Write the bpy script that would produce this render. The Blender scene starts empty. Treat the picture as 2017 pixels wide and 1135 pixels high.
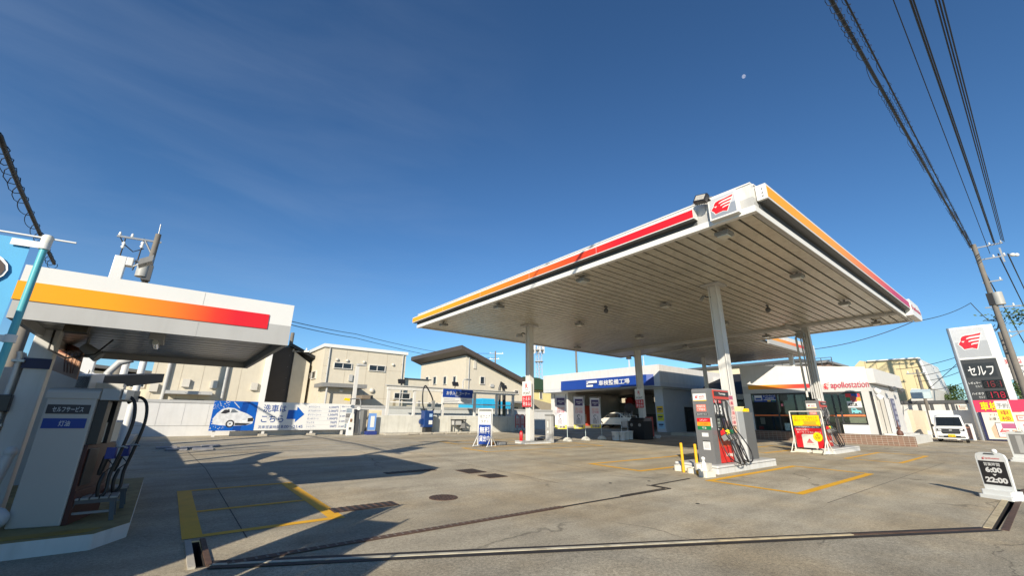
import bpy, math, random
import numpy as np
from mathutils import Vector, Matrix
random.seed(7)
SC = bpy.context.scene
COL = SC.collection
# ---------------------------------------------------------------- camera
F = 815.11
P, RO, YW = [math.radians(a) for a in (17.463, 0.509, 51.467)]
H = 1.5
_f = np.array([math.cos(YW)*math.cos(P), math.sin(YW)*math.cos(P), math.sin(P)])
_r = np.array([math.sin(YW), -math.cos(YW), 0.0]); _u = np.cross(_r, _f)
RT = _r*math.cos(RO)+_u*math.sin(RO); UP = _u*math.cos(RO)-_r*math.sin(RO)
CAM = np.array([0, 0, H])
cd = bpy.data.cameras.new('camera'); cam = bpy.data.objects.new('camera', cd); COL.objects.link(cam)
cd.sensor_width = 36; cd.lens = F/2017*36; cd.clip_start = .05; cd.clip_end = 6000
cam.matrix_world = Matrix(((RT[0], UP[0], -_f[0], 0), (RT[1], UP[1], -_f[1], 0), (RT[2], UP[2], -_f[2], H), (0, 0, 0, 1)))
SC.camera = cam
# ---------------------------------------------------------------- sky, sun, exposure
SUN_AZ, SUN_EL = math.radians(38.5+180), math.radians(25.0)
w = bpy.data.worlds.new('World'); SC.world = w; w.use_nodes = True
nt = w.node_tree; nt.nodes.clear()
out = nt.nodes.new('ShaderNodeOutputWorld'); bg = nt.nodes.new('ShaderNodeBackground')
sky = nt.nodes.new('ShaderNodeTexSky'); sky.sky_type = 'NISHITA'; sky.sun_disc = False
sky.sun_elevation = SUN_EL; sky.sun_rotation = math.pi/2-SUN_AZ; sky.air_density = 1.0; sky.dust_density = .1; sky.ozone_density = 3.0
bg.inputs['Strength'].default_value = .07
tc = nt.nodes.new('ShaderNodeTexCoord'); mp = nt.nodes.new('ShaderNodeMapping'); mp.inputs['Scale'].default_value = (1.1, 2.3, 5.5); mp.inputs['Rotation'].default_value = (.12, .2, .9)
nz = nt.nodes.new('ShaderNodeTexNoise'); nz.inputs['Scale'].default_value = 1.5; nz.inputs['Detail'].default_value = 8; nz.inputs['Roughness'].default_value = .55; nz.inputs['Distortion'].default_value = .5
cr = nt.nodes.new('ShaderNodeValToRGB'); cr.color_ramp.elements[0].position = .38; cr.color_ramp.elements[1].position = .8
cr.color_ramp.elements[0].color = (0, 0, 0, 1); cr.color_ramp.elements[1].color = (.13, .13, .13, 1)
mx = nt.nodes.new('ShaderNodeMixRGB'); mx.inputs[2].default_value = (5.6, 6.6, 8.2, 1)
lk = nt.links.new
lk(tc.outputs['Generated'], mp.inputs[0]); lk(mp.outputs[0], nz.inputs[0]); lk(nz.outputs[0], cr.inputs[0]); dt = nt.nodes.new('ShaderNodeVectorMath'); dt.operation = 'DOT_PRODUCT'; dt.inputs[1].default_value = (-.2, .9, .38); mr = nt.nodes.new('ShaderNodeMapRange'); mr.inputs[1].default_value = .62; mr.inputs[2].default_value = .95; ml = nt.nodes.new('ShaderNodeMath'); ml.operation = 'MULTIPLY'
lk(tc.outputs['Generated'], dt.inputs[0]); lk(dt.outputs['Value'], mr.inputs[0]); lk(mr.outputs[0], ml.inputs[0]); lk(cr.outputs[0], ml.inputs[1]); lk(ml.outputs[0], mx.inputs[0])
gm_ = nt.nodes.new('ShaderNodeGamma'); gm_.inputs[1].default_value = 1.1; tint = nt.nodes.new('ShaderNodeVectorMath'); tint.operation = 'MULTIPLY'; tint.inputs[1].default_value = (.66, .95, 1.14)
lk(sky.outputs[0], gm_.inputs[0]); lk(gm_.outputs[0], tint.inputs[0]); lk(tint.outputs[0], mx.inputs[1]); lk(mx.outputs[0], bg.inputs[0]); lk(bg.outputs[0], out.inputs[0])
sd = bpy.data.lights.new('sun', 'SUN'); sd.energy = 5.0; sd.angle = math.radians(.5); sd.color = (1, .9, .74)
sun = bpy.data.objects.new('sun', sd); COL.objects.link(sun); sun.location = (-20, -20, 30)
_t = Vector((-math.cos(SUN_AZ)*math.cos(SUN_EL), -math.sin(SUN_AZ)*math.cos(SUN_EL), -math.sin(SUN_EL)))
sun.rotation_euler = _t.to_track_quat('-Z', 'Y').to_euler()
SC.view_settings.view_transform = 'Standard'; SC.view_settings.look = 'None'; SC.view_settings.exposure = 0.5; SC.view_settings.gamma = 1
SC.cycles.max_bounces = 6
# ---------------------------------------------------------------- measuring the place: ground slope and points on real planes
SX, SY = .002, .0215
def gz(x, y): return SX*min(max(x, -10), 60)+SY*min(max(y, -6), 34)
def ray(px, py): return _f*F+RT*(px-1008.5)-UP*(py-567.5)
def atz(px, py, z): d = ray(px, py); return Vector(CAM+d*((z-H)/d[2]))
def atx(px, py, x): d = ray(px, py); return Vector(CAM+d*(x/d[0]))
def aty(px, py, y): d = ray(px, py); return Vector(CAM+d*(y/d[1]))
def atd(px, py, r): d = ray(px, py); return Vector(CAM+d*(r/math.hypot(d[0], d[1])))
def gp(px, py, dz=0.0):
    d = ray(px, py); z = dz
    for _ in range(60):
        p = CAM+d*((z-H)/d[2]); z = .5*z+.5*(gz(p[0], p[1])+dz)
    return Vector(CAM+d*((z-H)/d[2]))
def hgt(p, px, py): return atd(px, py, math.hypot(p[0], p[1])).z
def G(x, y, dz=0.0): return Vector((x, y, gz(x, y)+dz))
# ---------------------------------------------------------------- materials
MATS = {}
def nodes(name):
    m = bpy.data.materials.new(name); m.use_nodes = True
    n = m.node_tree; return m, n, n.nodes['Principled BSDF'], n.nodes.new, n.links.new
def pm(name, col, rough=.5, metal=0.0, var=.08, vs=2.5, dirt=0.0, bump=0.0, bs=60, emit=0.0, coat=0.0, streak=True):
    if name in MATS: return MATS[name]
    m, n, b, new, link = nodes(name)
    b.inputs['Roughness'].default_value = rough; b.inputs['Metallic'].default_value = metal
    if coat: b.inputs['Coat Weight'].default_value = coat; b.inputs['Coat Roughness'].default_value = .08
    c4 = (*col, 1)
    t = new('ShaderNodeTexCoord')
    a = new('ShaderNodeTexNoise'); a.inputs['Scale'].default_value = vs; a.inputs['Detail'].default_value = 6; link(t.outputs['Object'], a.inputs[0])
    r = new('ShaderNodeMapRange'); r.inputs[1].default_value = .25; r.inputs[2].default_value = .75; r.inputs[3].default_value = 1-var; r.inputs[4].default_value = 1+var*.6
    link(a.outputs[0], r.inputs[0])
    mu = new('ShaderNodeVectorMath'); mu.operation = 'SCALE'; mu.inputs[0].default_value = col; link(r.outputs[0], mu.inputs['Scale'])
    src = mu.outputs[0]
    if dirt:
        mp = new('ShaderNodeMapping'); mp.inputs['Scale'].default_value = (5, 5, .55 if streak else 5); link(t.outputs['Object'], mp.inputs[0])
        d = new('ShaderNodeTexNoise'); d.inputs['Scale'].default_value = 1.1; d.inputs['Detail'].default_value = 9; d.inputs['Roughness'].default_value = .65; link(mp.outputs[0], d.inputs[0])
        k = new('ShaderNodeMapRange'); k.inputs[1].default_value = .48; k.inputs[2].default_value = .78; k.inputs[3].default_value = 0; k.inputs[4].default_value = dirt; link(d.outputs[0], k.inputs[0])
        mi = new('ShaderNodeMixRGB'); mi.inputs[2].default_value = (col[0]*.32+.01, col[1]*.28+.008, col[2]*.22+.005, 1); link(k.outputs[0], mi.inputs[0]); link(src, mi.inputs[1]); src = mi.outputs[0]
    link(src, b.inputs['Base Color'])
    if bump:
        e = new('ShaderNodeTexNoise'); e.inputs['Scale'].default_value = bs; e.inputs['Detail'].default_value = 4; link(t.outputs['Object'], e.inputs[0])
        bp = new('ShaderNodeBump'); bp.inputs['Strength'].default_value = bump; bp.inputs['Distance'].default_value = .02; link(e.outputs[0], bp.inputs['Height']); link(bp.outputs[0], b.inputs['Normal'])
    if emit:
        b.inputs['Emission Color'].default_value = c4; b.inputs['Emission Strength'].default_value = emit
    MATS[name] = m; return m
def glass(name, tint=(.55, .6, .6), ior=1.5):
    if name in MATS: return MATS[name]
    m, n, b, new, link = nodes(name); n.nodes.remove(b)
    tr = new('ShaderNodeBsdfTransparent'); tr.inputs[0].default_value = (*tint, 1)
    g = new('ShaderNodeBsdfGlossy'); g.inputs['Roughness'].default_value = .03; g.inputs[0].default_value = (.9, .9, .9, 1)
    fr = new('ShaderNodeFresnel'); fr.inputs[0].default_value = ior
    mx = new('ShaderNodeMixShader'); link(fr.outputs[0], mx.inputs[0]); link(tr.outputs[0], mx.inputs[1]); link(g.outputs[0], mx.inputs[2])
    link(mx.outputs[0], n.nodes['Material Output'].inputs[0]); MATS[name] = m; return m
def ramp_mat(name, axis, lo, hi, stops, rough=.35):
    # a printed colour run (yellow to red) along one axis of the sign band, in metres of the object's own space
    if name in MATS: return MATS[name]
    m, n, b, new, link = nodes(name); b.inputs['Roughness'].default_value = rough
    t = new('ShaderNodeTexCoord'); s = new('ShaderNodeSeparateXYZ'); link(t.outputs['Object'], s.inputs[0])
    r = new('ShaderNodeMapRange'); r.inputs[1].default_value = lo; r.inputs[2].default_value = hi; link(s.outputs[axis], r.inputs[0])
    c = new('ShaderNodeValToRGB'); e = c.color_ramp.elements
    e[0].position, e[0].color = stops[0][0], (*stops[0][1], 1); e[1].position, e[1].color = stops[-1][0], (*stops[-1][1], 1)
    for p, q in stops[1:-1]: k = e.new(p); k.color = (*q, 1)
    link(r.outputs[0], c.inputs[0]); link(c.outputs[0], b.inputs['Base Color']); MATS[name] = m; return m
# ---------------------------------------------------------------- mesh builder
FONT = None
class MB:
    def __init__(s): s.v = []; s.f = []; s.m = []; s.mats = []; s.M = None; s.sm = []
    def mi(s, m):
        if m not in s.mats: s.mats.append(m)
        return s.mats.index(m)
    def add(s, vs, fs, m, smooth=False):
        o = len(s.v); k = s.mi(m)
        for p in vs: p = Vector(p); s.v.append(s.M @ p if s.M else p)
        for q in fs: s.f.append([o+i for i in q]); s.m.append(k); s.sm.append(smooth)
        return s
    def hexa(s, p, m): return s.add(p, [(0, 3, 2, 1), (4, 5, 6, 7), (0, 1, 5, 4), (1, 2, 6, 5), (2, 3, 7, 6), (3, 0, 4, 7)], m)
    def box(s, x0, x1, y0, y1, z0, z1, m):
        x0, x1 = min(x0, x1), max(x0, x1); y0, y1 = min(y0, y1), max(y0, y1); z0, z1 = min(z0, z1), max(z0, z1)
        return s.hexa([(x0, y0, z0), (x1, y0, z0), (x1, y1, z0), (x0, y1, z0), (x0, y0, z1), (x1, y0, z1), (x1, y1, z1), (x0, y1, z1)], m)
    def cbox(s, c, d, m): return s.box(c[0]-d[0]/2, c[0]+d[0]/2, c[1]-d[1]/2, c[1]+d[1]/2, c[2]-d[2]/2, c[2]+d[2]/2, m)
    def gbox(s, x0, x1, y0, y1, h, m, dz=0.0, sink=.1):     # a box standing on the sloping ground
        z = gz((x0+x1)/2, (y0+y1)/2)+dz; return s.box(x0, x1, y0, y1, z-sink, z+h, m)
    def quad(s, a, b, c, d, m): return s.add([a, b, c, d], [(0, 1, 2, 3)], m)
    def slab(s, pts, n, m, side=None):                       # polygon given thickness n
        n = Vector(n); k = len(pts); a = [Vector(p) for p in pts]; b = [p+n for p in a]
        s.add(a+b, [tuple(range(k-1, -1, -1)), tuple(range(k, 2*k))], m)
        s.add(a+b, [(i, (i+1) % k, k+(i+1) % k, k+i) for i in range(k)], side or m); return s
    def cyl(s, a, b, r0, r1, m, seg=14, cap=True):
        a, b = Vector(a), Vector(b); d = (b-a).normalized(); u = d.orthogonal().normalized(); w_ = d.cross(u)
        vs = []
        for c, r in ((a, r0), (b, r1)):
            for i in range(seg): t = 2*math.pi*i/seg; vs.append(c+u*(math.cos(t)*r)+w_*(math.sin(t)*r))
        s.add(vs, [(i, (i+1) % seg, seg+(i+1) % seg, seg+i) for i in range(seg)], m, True)
        if cap: s.add(vs, [tuple(range(seg-1, -1, -1)), tuple(range(seg, 2*seg))], m)
        return s
    def tube(s, pts, r, m, seg=8):
        pts = [Vector(p) for p in pts]; n = len(pts); vs = []; u = None
        for i, p in enumerate(pts):
            d = (pts[min(i+1, n-1)]-pts[max(i-1, 0)]).normalized()
            u = (u-d*u.dot(d)).normalized() if u is not None and (u-d*u.dot(d)).length > 1e-4 else d.orthogonal().normalized()
            w_ = d.cross(u); rr = r[i] if isinstance(r, (list, tuple)) else r
            for k in range(seg): t = 2*math.pi*k/seg; vs.append(p+u*(math.cos(t)*rr)+w_*(math.sin(t)*rr))
        fs = [(i*seg+k, i*seg+(k+1) % seg, (i+1)*seg+(k+1) % seg, (i+1)*seg+k) for i in range(n-1) for k in range(seg)]
        s.add(vs, fs, m, True); s.add(vs, [tuple(range(seg-1, -1, -1)), tuple(range((n-1)*seg, n*seg))], m); return s
    def lathe(s, c, prof, m, seg=20):                        # prof: (radius, height) list
        c = Vector(c); vs = []
        for r, z in prof:
            for k in range(seg): t = 2*math.pi*k/seg; vs.append(c+Vector((math.cos(t)*r, math.sin(t)*r, z)))
        n = len(prof)
        s.add(vs, [(i*seg+k, i*seg+(k+1) % seg, (i+1)*seg+(k+1) % seg, (i+1)*seg+k) for i in range(n-1) for k in range(seg)], m, True)
        s.add(vs, [tuple(range(seg-1, -1, -1)), tuple(range((n-1)*seg, n*seg))], m); return s
    def ball(s, c, r, m, sq=(1, 1, 1), seg=14, rings=8):
        c = Vector(c); vs = []
        for i in range(rings+1):
            a = -math.pi/2+math.pi*i/rings
            for k in range(seg):
                t = 2*math.pi*k/seg; vs.append(c+Vector((math.cos(a)*math.cos(t)*r*sq[0], math.cos(a)*math.sin(t)*r*sq[1], math.sin(a)*r*sq[2])))
        return s.add(vs, [(i*seg+k, i*seg+(k+1) % seg, (i+1)*seg+(k+1) % seg, (i+1)*seg+k) for i in range(rings) for k in range(seg)], m, True)
    def build(s, name, parent=None, bevel=0.0, world=True):
        off = Vector((0, 0, 0))
        if parent is not None and world:
            q = parent
            while q is not None: off += q.location; q = q.parent
        me = bpy.data.meshes.new(name); me.from_pydata([tuple(p-off) for p in s.v], [], s.f)
        for m in s.mats: me.materials.append(m)
        me.polygons.foreach_set('material_index', s.m); me.polygons.foreach_set('use_smooth', s.sm); me.update()
        o = bpy.data.objects.new(name, me); COL.objects.link(o)
        if parent is not None: o.parent = parent
        if bevel:
            b = o.modifiers.new('bevel', 'BEVEL'); b.width = bevel; b.segments = 2; b.limit_method = 'ANGLE'; b.angle_limit = .7
        return o
def smooth(pts, n=5):
    p = [Vector(q) for q in pts]; o = []
    for i in range(len(p)-1):
        a, b, c, d = p[max(i-1, 0)], p[i], p[i+1], p[min(i+2, len(p)-1)]
        for k in range(n): t = k/n; o.append(.5*((2*b)+(c-a)*t+(2*a-5*b+4*c-d)*t*t+(3*b-a-3*c+d)*t*t*t))
    return o+[p[-1]]
_TXT = {}
def glyphs(t, bold):
    k = (t, bold)
    if k not in _TXT:
        cjk = any(ord(ch) > 0x2e80 for ch in t)
        c = bpy.data.curves.new('tmp', 'FONT'); c.body = t; c.offset = min(bold, .012) if cjk else bold; c.resolution_u = 3; c.fill_mode = 'FRONT'
        o = bpy.data.objects.new('tmp', c); COL.objects.link(o); bpy.context.view_layer.update()
        me = o.evaluated_get(bpy.context.evaluated_depsgraph_get()).to_mesh()
        v = [(p.co.x, p.co.y) for p in me.vertices]; f = [tuple(p.vertices) for p in me.polygons]
        o.to_mesh_clear(); bpy.data.objects.remove(o); bpy.data.curves.remove(c)
        _TXT[k] = (v, f)
    return _TXT[k]
class Panel:
    """flat printing on a panel: o = top left corner, u = unit vector to the right, v = unit vector down, n = outward; fractions of w x h"""
    def __init__(s, mb, o, u, v, w, h, n=None):
        s.mb, s.o, s.u, s.v, s.w, s.h = mb, Vector(o), Vector(u).normalized(), Vector(v).normalized(), w, h
        s.n = (Vector(n).normalized() if n is not None else s.v.cross(s.u).normalized()); s.k = 1
    def pt(s, x, y, lift): return s.o+s.u*(x*s.w)+s.v*(y*s.h)+s.n*lift
    def poly(s, pts, m, lift=.003):
        a = [s.pt(x, y, lift) for x, y in pts]; s.mb.add(a, [tuple(range(len(a)))], m); return s
    def rect(s, x0, y0, x1, y1, m, lift=.003): return s.poly([(x0, y0), (x0, y1), (x1, y1), (x1, y0)], m, lift)
    def disc(s, x, y, r, m, lift=.004, ax=1.0, seg=18): return s.poly([(x+r*math.cos(-t*2*math.pi/seg)*ax, y+r*math.sin(-t*2*math.pi/seg)*s.w/s.h) for t in range(seg)], m, lift)
    def txt(s, t, x0, y0, x1, y1, m, bold=.0, lift=.006, keep=False, mirror=False, fill=None):
        v, f = glyphs(t, bold)
        if not v: return s
        xs = [p[0] for p in v]; ys = [p[1] for p in v]; a0, a1, b0, b1 = min(xs), max(xs), min(ys), max(ys)
        if keep:
            k = min((x1-x0)*s.w/(a1-a0), (y1-y0)*s.h/(b1-b0)); dx = (x1-x0)-k*(a1-a0)/s.w; dy = (y1-y0)-k*(b1-b0)/s.h
            x0 += dx/2; x1 -= dx/2; y0 += dy/2; y1 -= dy/2
        P_ = []
        for p in v:
            fx = (p[0]-a0)/(a1-a0+1e-9); fy = (b1-p[1])/(b1-b0+1e-9)
            if mirror: fx = 1-fx
            P_.append(s.pt(x0+fx*(x1-x0), y0+fy*(y1-y0), lift))
        s.mb.add(P_, f, m); return s
    def emblem(s, x0, y0, x1, y1, red, white, lift=.004, outline=True):
        E = [(0, .62), (.12, .42), (.15, .27), (.22, .15), (.36, .09), (.62, .08), (1, 0), (.67, 1), (.5, .91), (.3, .94), (.17, .97), (.11, .8)]
        q = lambda p: (x0+p[0]*(x1-x0), y0+p[1]*(y1-y0))
        if outline:
            cx, cy = .47, .55; s.poly([q((cx+(p[0]-cx)*1.1, cy+(p[1]-cy)*1.12)) for p in E[::-1]], white, lift)
        s.poly([q(p) for p in E[::-1]], red, lift+.004)
        for sl in ([(.97, .14), (.52, .2), (.38, .27), (.36, .34), (.5, .3), (.93, .25)], [(.9, .36), (.56, .4), (.43, .46), (.42, .53), (.55, .49), (.85, .46)], [(.81, .57), (.6, .6), (.5, .65), (.49, .72), (.6, .68), (.77, .66)], [(.14, .44), (.28, .44), (.2, .54)]):
            s.poly([q(p) for p in sl], white, lift+.008)
        return s
# ---------------------------------------------------------------- things, parts, setting
def tag(o, label, cat, group=None):
    o['label'] = label; o['category'] = cat
    if group: o['group'] = group
    return o
def thing(name, label, cat, loc=(0, 0, 0), group=None, rz=0.0):
    o = bpy.data.objects.new(name, None); COL.objects.link(o); o.location = Vector(loc); o.rotation_euler = (0, 0, rz); o.empty_display_size = .2
    return tag(o, label, cat, group)
def struct(o): o['kind'] = 'structure'; return o
def dup(root, loc, rz=None, label=None):
    r = root.copy(); COL.objects.link(r); r.location = Vector(loc)
    if rz is not None: r.rotation_euler = (0, 0, rz)
    if label: r['label'] = label
    for ch in list(root.children):
        c = ch.copy(); COL.objects.link(c); c.parent = r
        for g in list(ch.children): d = g.copy(); COL.objects.link(d); d.parent = c
    return r
X, Y, Z = Vector((1, 0, 0)), Vector((0, 1, 0)), Vector((0, 0, 1))
# ---------------------------------------------------------------- palette
white = pm('white paint', (.62, .61, .58), .45, var=.06, dirt=.3)
white2 = pm('clean white', (.68, .68, .66), .4, var=.03)
offw = pm('off white plastic', (.72, .7, .62), .5, var=.06, dirt=.25)
lgrey = pm('light grey paint', (.42, .42, .41), .5, var=.05, dirt=.15)
mgrey = pm('mid grey paint', (.23, .23, .225), .45, var=.06, dirt=.15)
dgrey = pm('dark grey paint', (.08, .082, .085), .5, var=.08)
steel = pm('galvanised steel', (.42, .42, .41), .42, .7, var=.15, vs=8)
black = pm('black rubber', (.012, .012, .013), .45, var=.1)
blackp = pm('black panel', (.02, .02, .022), .35, var=.05)
red = pm('sign red', (.62, .012, .02), .4, var=.03)
redp = pm('pump red', (.6, .025, .02), .35, var=.06)
orange = pm('sign orange', (.85, .3, .01), .45, var=.04)
yellow = pm('bright yellow', (.85, .56, .0), .45, var=.04)
lemon = pm('lemon yellow', (.85, .72, .02), .45, var=.04)
green = pm('sign green', (.01, .17, .06), .45, var=.04)
blue = pm('sign blue', (.008, .045, .26), .45, var=.05)
navy = pm('navy', (.012, .016, .07), .5, var=.05)
sky_b = pm('water blue', (.03, .42, .72), .45, var=.08)
cream = pm('cream render', (.68, .58, .42), .8, var=.06, dirt=.12, bump=.15, bs=90)
concrete = pm('kerb concrete', (.42, .39, .33), .85, var=.15, vs=6, dirt=.4, bump=.3, streak=False)
yel_paint = pm('road yellow', (.72, .38, .01), .7, var=.12, vs=5)
brown = pm('brown panel', (.22, .11, .06), .5, var=.1)
pink = pm('sign pink', (.75, .05, .12), .45, var=.04)
gwin = pm('window glass dark', (.02, .025, .03), .06, var=.1)
# ================================================================ GROUND
def ground_mat(name, base, spec, crack, seed):
    m, n, b, new, link = nodes(name); b.inputs['Roughness'].default_value = .88; b.inputs['Specular IOR Level'].default_value = .25
    t = new('ShaderNodeTexCoord')
    def noise(sc, det, ro=.6, mapping=None, dist=0):
        a = new('ShaderNodeTexNoise'); a.inputs['Scale'].default_value = sc; a.inputs['Detail'].default_value = det; a.inputs['Roughness'].default_value = ro; a.inputs['Distortion'].default_value = dist
        mp = new('ShaderNodeMapping'); mp.inputs['Location'].default_value = (seed, seed*1.7, 0)
        if mapping: mp.inputs['Scale'].default_value = mapping[:3]; mp.inputs['Rotation'].default_value = (0, 0, mapping[3])
        link(t.outputs['Object'], mp.inputs[0]); link(mp.outputs[0], a.inputs[0]); return a.outputs[0]
    def rng(s, a, b_, c, d):
        r = new('ShaderNodeMapRange'); r.inputs[1].default_value = a; r.inputs[2].default_value = b_; r.inputs[3].default_value = c; r.inputs[4].default_value = d; link(s, r.inputs[0]); return r.outputs[0]
    def mul(a, b_):
        r = new('ShaderNodeMath'); r.operation = 'MULTIPLY'; link(a, r.inputs[0]); link(b_, r.inputs[1]); return r.outputs[0]
    big = rng(noise(.16, 5), .3, .7, .8, 1.12); mid = rng(noise(1.3, 8, .65), .3, .7, .82, 1.11)
    run = rng(noise(.9, 6, .6, (.25, 1.6, 1, .45)), .35, .72, 1.07, .72); fine = rng(noise(30, 6, .8), .3, .7, 1-spec, 1+spec); grit = rng(noise(110, 3, .8), .34, .5, 1-spec*1.3, 1.0)
    fac = mul(mul(mul(big, mid), mul(run, fine)), grit)
    # oil and tyre stains
    st = rng(noise(.55, 6, .6, (1, 1, 1, 0), 1.2), .6, .76, 1.0, .62); fac = mul(fac, st)
    # fine cracks
    vo = new('ShaderNodeTexVoronoi'); vo.feature = 'DISTANCE_TO_EDGE'; vo.inputs['Scale'].default_value = crack
    nn = new('ShaderNodeTexNoise'); nn.inputs['Scale'].default_value = 1.7; nn.inputs['Detail'].default_value = 8; link(t.outputs['Object'], nn.inputs[0])
    ad = new('ShaderNodeMixRGB'); ad.blend_type = 'LINEAR_LIGHT'; ad.inputs[0].default_value = .32; link(t.outputs['Object'], ad.inputs[1]); link(nn.outputs[1], ad.inputs[2]); link(ad.outputs[0], vo.inputs[0])
    ck = rng(vo.outputs[0], .0, .005, .52, 1.0)
    gate = rng(noise(.22, 3), .5, .58, 0, 1)
    g1 = new('ShaderNodeMath'); g1.operation = 'MAXIMUM'; inv = new('ShaderNodeMath'); inv.operation = 'SUBTRACT'; inv.inputs[0].default_value = 1; link(gate, inv.inputs[1]); link(inv.outputs[0], g1.inputs[0]); link(ck, g1.inputs[1])
    fac = mul(fac, g1.outputs[0])
    sc = new('ShaderNodeVectorMath'); sc.operation = 'SCALE'; sc.inputs[0].default_value = base; link(fac, sc.inputs['Scale'])
    hue = new('ShaderNodeMixRGB'); hue.blend_type = 'MULTIPLY'; hue.inputs[2].default_value = (1.06, .97, .84, 1); link(rng(noise(.4, 4), .45, .7, 0, 1), hue.inputs[0]); link(sc.outputs[0], hue.inputs[1])
    link(hue.outputs[0], b.inputs['Base Color'])
    bp = new('ShaderNodeBump'); bp.inputs['Strength'].default_value = .5; bp.inputs['Distance'].default_value = .012; link(noise(60, 6, .8), bp.inputs['Height']); link(bp.outputs[0], b.inputs['Normal'])
    return m
conc = ground_mat('worn concrete', (.46, .41, .31), .36, .16, 3.1)
asph = ground_mat('rough street concrete', (.41, .37, .285), .5, .3, 8.7)
earth = pm('far ground', (.16, .15, .12), .95, var=.2, vs=.2)
SL1 = (9.56, 15.5, .83, .92); SL2 = (.5, .58, 5.38, 6.4)        # the two open drain slots (x0,x1,y0,y1)
xs = sorted([-600, -10, SL2[0], SL2[1], SL1[0], SL1[1], 60, 600]); ys = sorted([-600, -6, SL1[2], SL1[3], SL2[2], SL2[3], 34, 600])
gm = MB(); vs = [G(x, y) for y in ys for x in xs]; fs = []; nx = len(xs)
for j in range(len(ys)-1):
    for i in range(nx-1):
        cx, cy = (xs[i]+xs[i+1])/2, (ys[j]+ys[j+1])/2
        if any(s[0] < cx < s[1] and s[2] < cy < s[3] for s in (SL1, SL2)): continue
        fs.append((j*nx+i, j*nx+i+1, (j+1)*nx+i+1, (j+1)*nx+i))
gm.add(vs, fs, conc); struct(gm.build('ground'))
rust = pm('rusty steel', (.11, .065, .045), .75, .2, var=.35, vs=9, dirt=.5, streak=False)
dkiron = pm('dark iron', (.035, .03, .028), .7, .3, var=.3, vs=12)
chipped = pm('chipped cream paint', (.5, .42, .27), .7, var=.2, vs=7, dirt=.75, streak=False)
for s, lb in ((SL1, 'open steel edged drain slot running out under the opening hours sign'), (SL2, 'open steel edged drain slot in front of the kerosene kerb')):
    o = thing('drain_slot', lb, 'drain', G((s[0]+s[1])/2, (s[2]+s[3])/2))
    x0, x1, y0, y1 = s; t = .006; m = MB(); z = gz((x0+x1)/2, (y0+y1)/2)
    m.box(x0, x0+t, y0, y1, z-.3, z-.003, dkiron); m.box(x1-t, x1, y0, y1, z-.3, z-.003, dkiron); m.box(x0+t, x1-t, y0, y0+t, z-.3, z-.003, dkiron); m.box(x0+t, x1-t, y1-t, y1, z-.3, z-.003, dkiron); m.box(x0, x1, y0, y1, z-.32, z-.3, black)
    m.build('channel', o)
    m = MB(); long_x = (x1-x0) > (y1-y0)
    for q in (0, 1):
        if long_x: yy = (y0-.075, y0) if q == 0 else (y1, y1+.085); m.hexa([G(x0, yy[0], .0), G(x1, yy[0], .0), G(x1, yy[1], .0), G(x0, yy[1], .0), G(x0, yy[0], .012), G(x1, yy[0], .012), G(x1, yy[1], .012), G(x0, yy[1], .012)], chipped if q else rust)
        else: xx = (x0-.06, x0) if q == 0 else (x1, x1+.05); m.hexa([G(xx[0], y0), G(xx[1], y0), G(xx[1], y1), G(xx[0], y1), G(xx[0], y0, .02), G(xx[1], y0, .02), G(xx[1], y1, .02), G(xx[0], y1, .02)], concrete if q == 0 else rust)
    m.build('edge_rail', o)
def strip(mb, a, b, wd, m, dz=.004, th=0.0):
    a, b = Vector((a[0], a[1], 0)), Vector((b[0], b[1], 0)); n = max(1, int((b-a).length/2)); d = (b-a).normalized(); q = Vector((-d.y, d.x, 0))*wd/2
    for i in range(n):
        p0, p1 = a.lerp(b, i/n), a.lerp(b, (i+1)/n); c = [p0-q, p1-q, p1+q, p0+q]
        if th: mb.hexa([G(p.x, p.y, dz) for p in c]+[G(p.x, p.y, dz+th) for p in c], m)
        else: mb.quad(*[G(p.x, p.y, dz) for p in c], m)
# pavement in front of the gate rail (towards the street)
pv = MB()
edge = [(-30, 20.5), (.4, 5.34), (3.2, 4.02), (9.45, .86), (16, .8), (60, -6)]
for i in range(len(edge)-1):
    (ax, ay), (bx, by) = edge[i], edge[i+1]; n = 8
    for k in range(n):
        p = Vector((ax, ay)).lerp(Vector((bx, by)), k/n); q = Vector((ax, ay)).lerp(Vector((bx, by)), (k+1)/n)
        lo = [(p.x, min(-6, p.y-.1)), (q.x, min(-6, q.y-.1))]
        pv.quad(G(*lo[0], .004), G(*lo[1], .004), G(q.x, q.y, .004), G(p.x, p.y, .004), asph)
struct(pv.build('pavement'))
# sliding gate rail and pit drains
o = thing('gate_rail', 'long painted sliding gate rail set flush across the forecourt entrance', 'rail', G(4, 3.6))
m = MB()
for a, b, mt in (((.62, 5.4), (5.6, 2.93), pm('pale rail paint', (.5, .46, .35), .6, var=.25, vs=3, dirt=.85, streak=False)), ((5.6, 2.93), (7.4, 2.02), chipped), ((7.4, 2.02), (9.5, .92), rust)): strip(m, a, b, .05, mt, .005, .007)
m.build('rail_top', o); m = MB()
strip(m, (.62, 5.40+.078), (9.5, .92+.078), .09, dkiron, .007, .003); strip(m, (.6, 5.4-.075), (9.5, .92-.075), .08, dkiron, .008, .003); m.build('rail_groove', o)
def tagd(mb, name, label, cat, group=None): return tag(mb.build(name), label, cat, group)
rust2 = pm('worn grating bar', (.2, .17, .14), .7, .3, var=.3)
m = MB(); strip(m, (.75, 5.36), (5.3, 5.31), .11, rust, .004, .008); strip(m, (5.3, 5.31), (8.45, 5.29), .05, dkiron, .004, .005); strip(m, (8.45, 5.29), (8.45, 5.72), .05, dkiron, .004, .005); strip(m, (8.45, 5.72), (10.1, 5.79), .05, dkiron, .004, .005)
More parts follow.
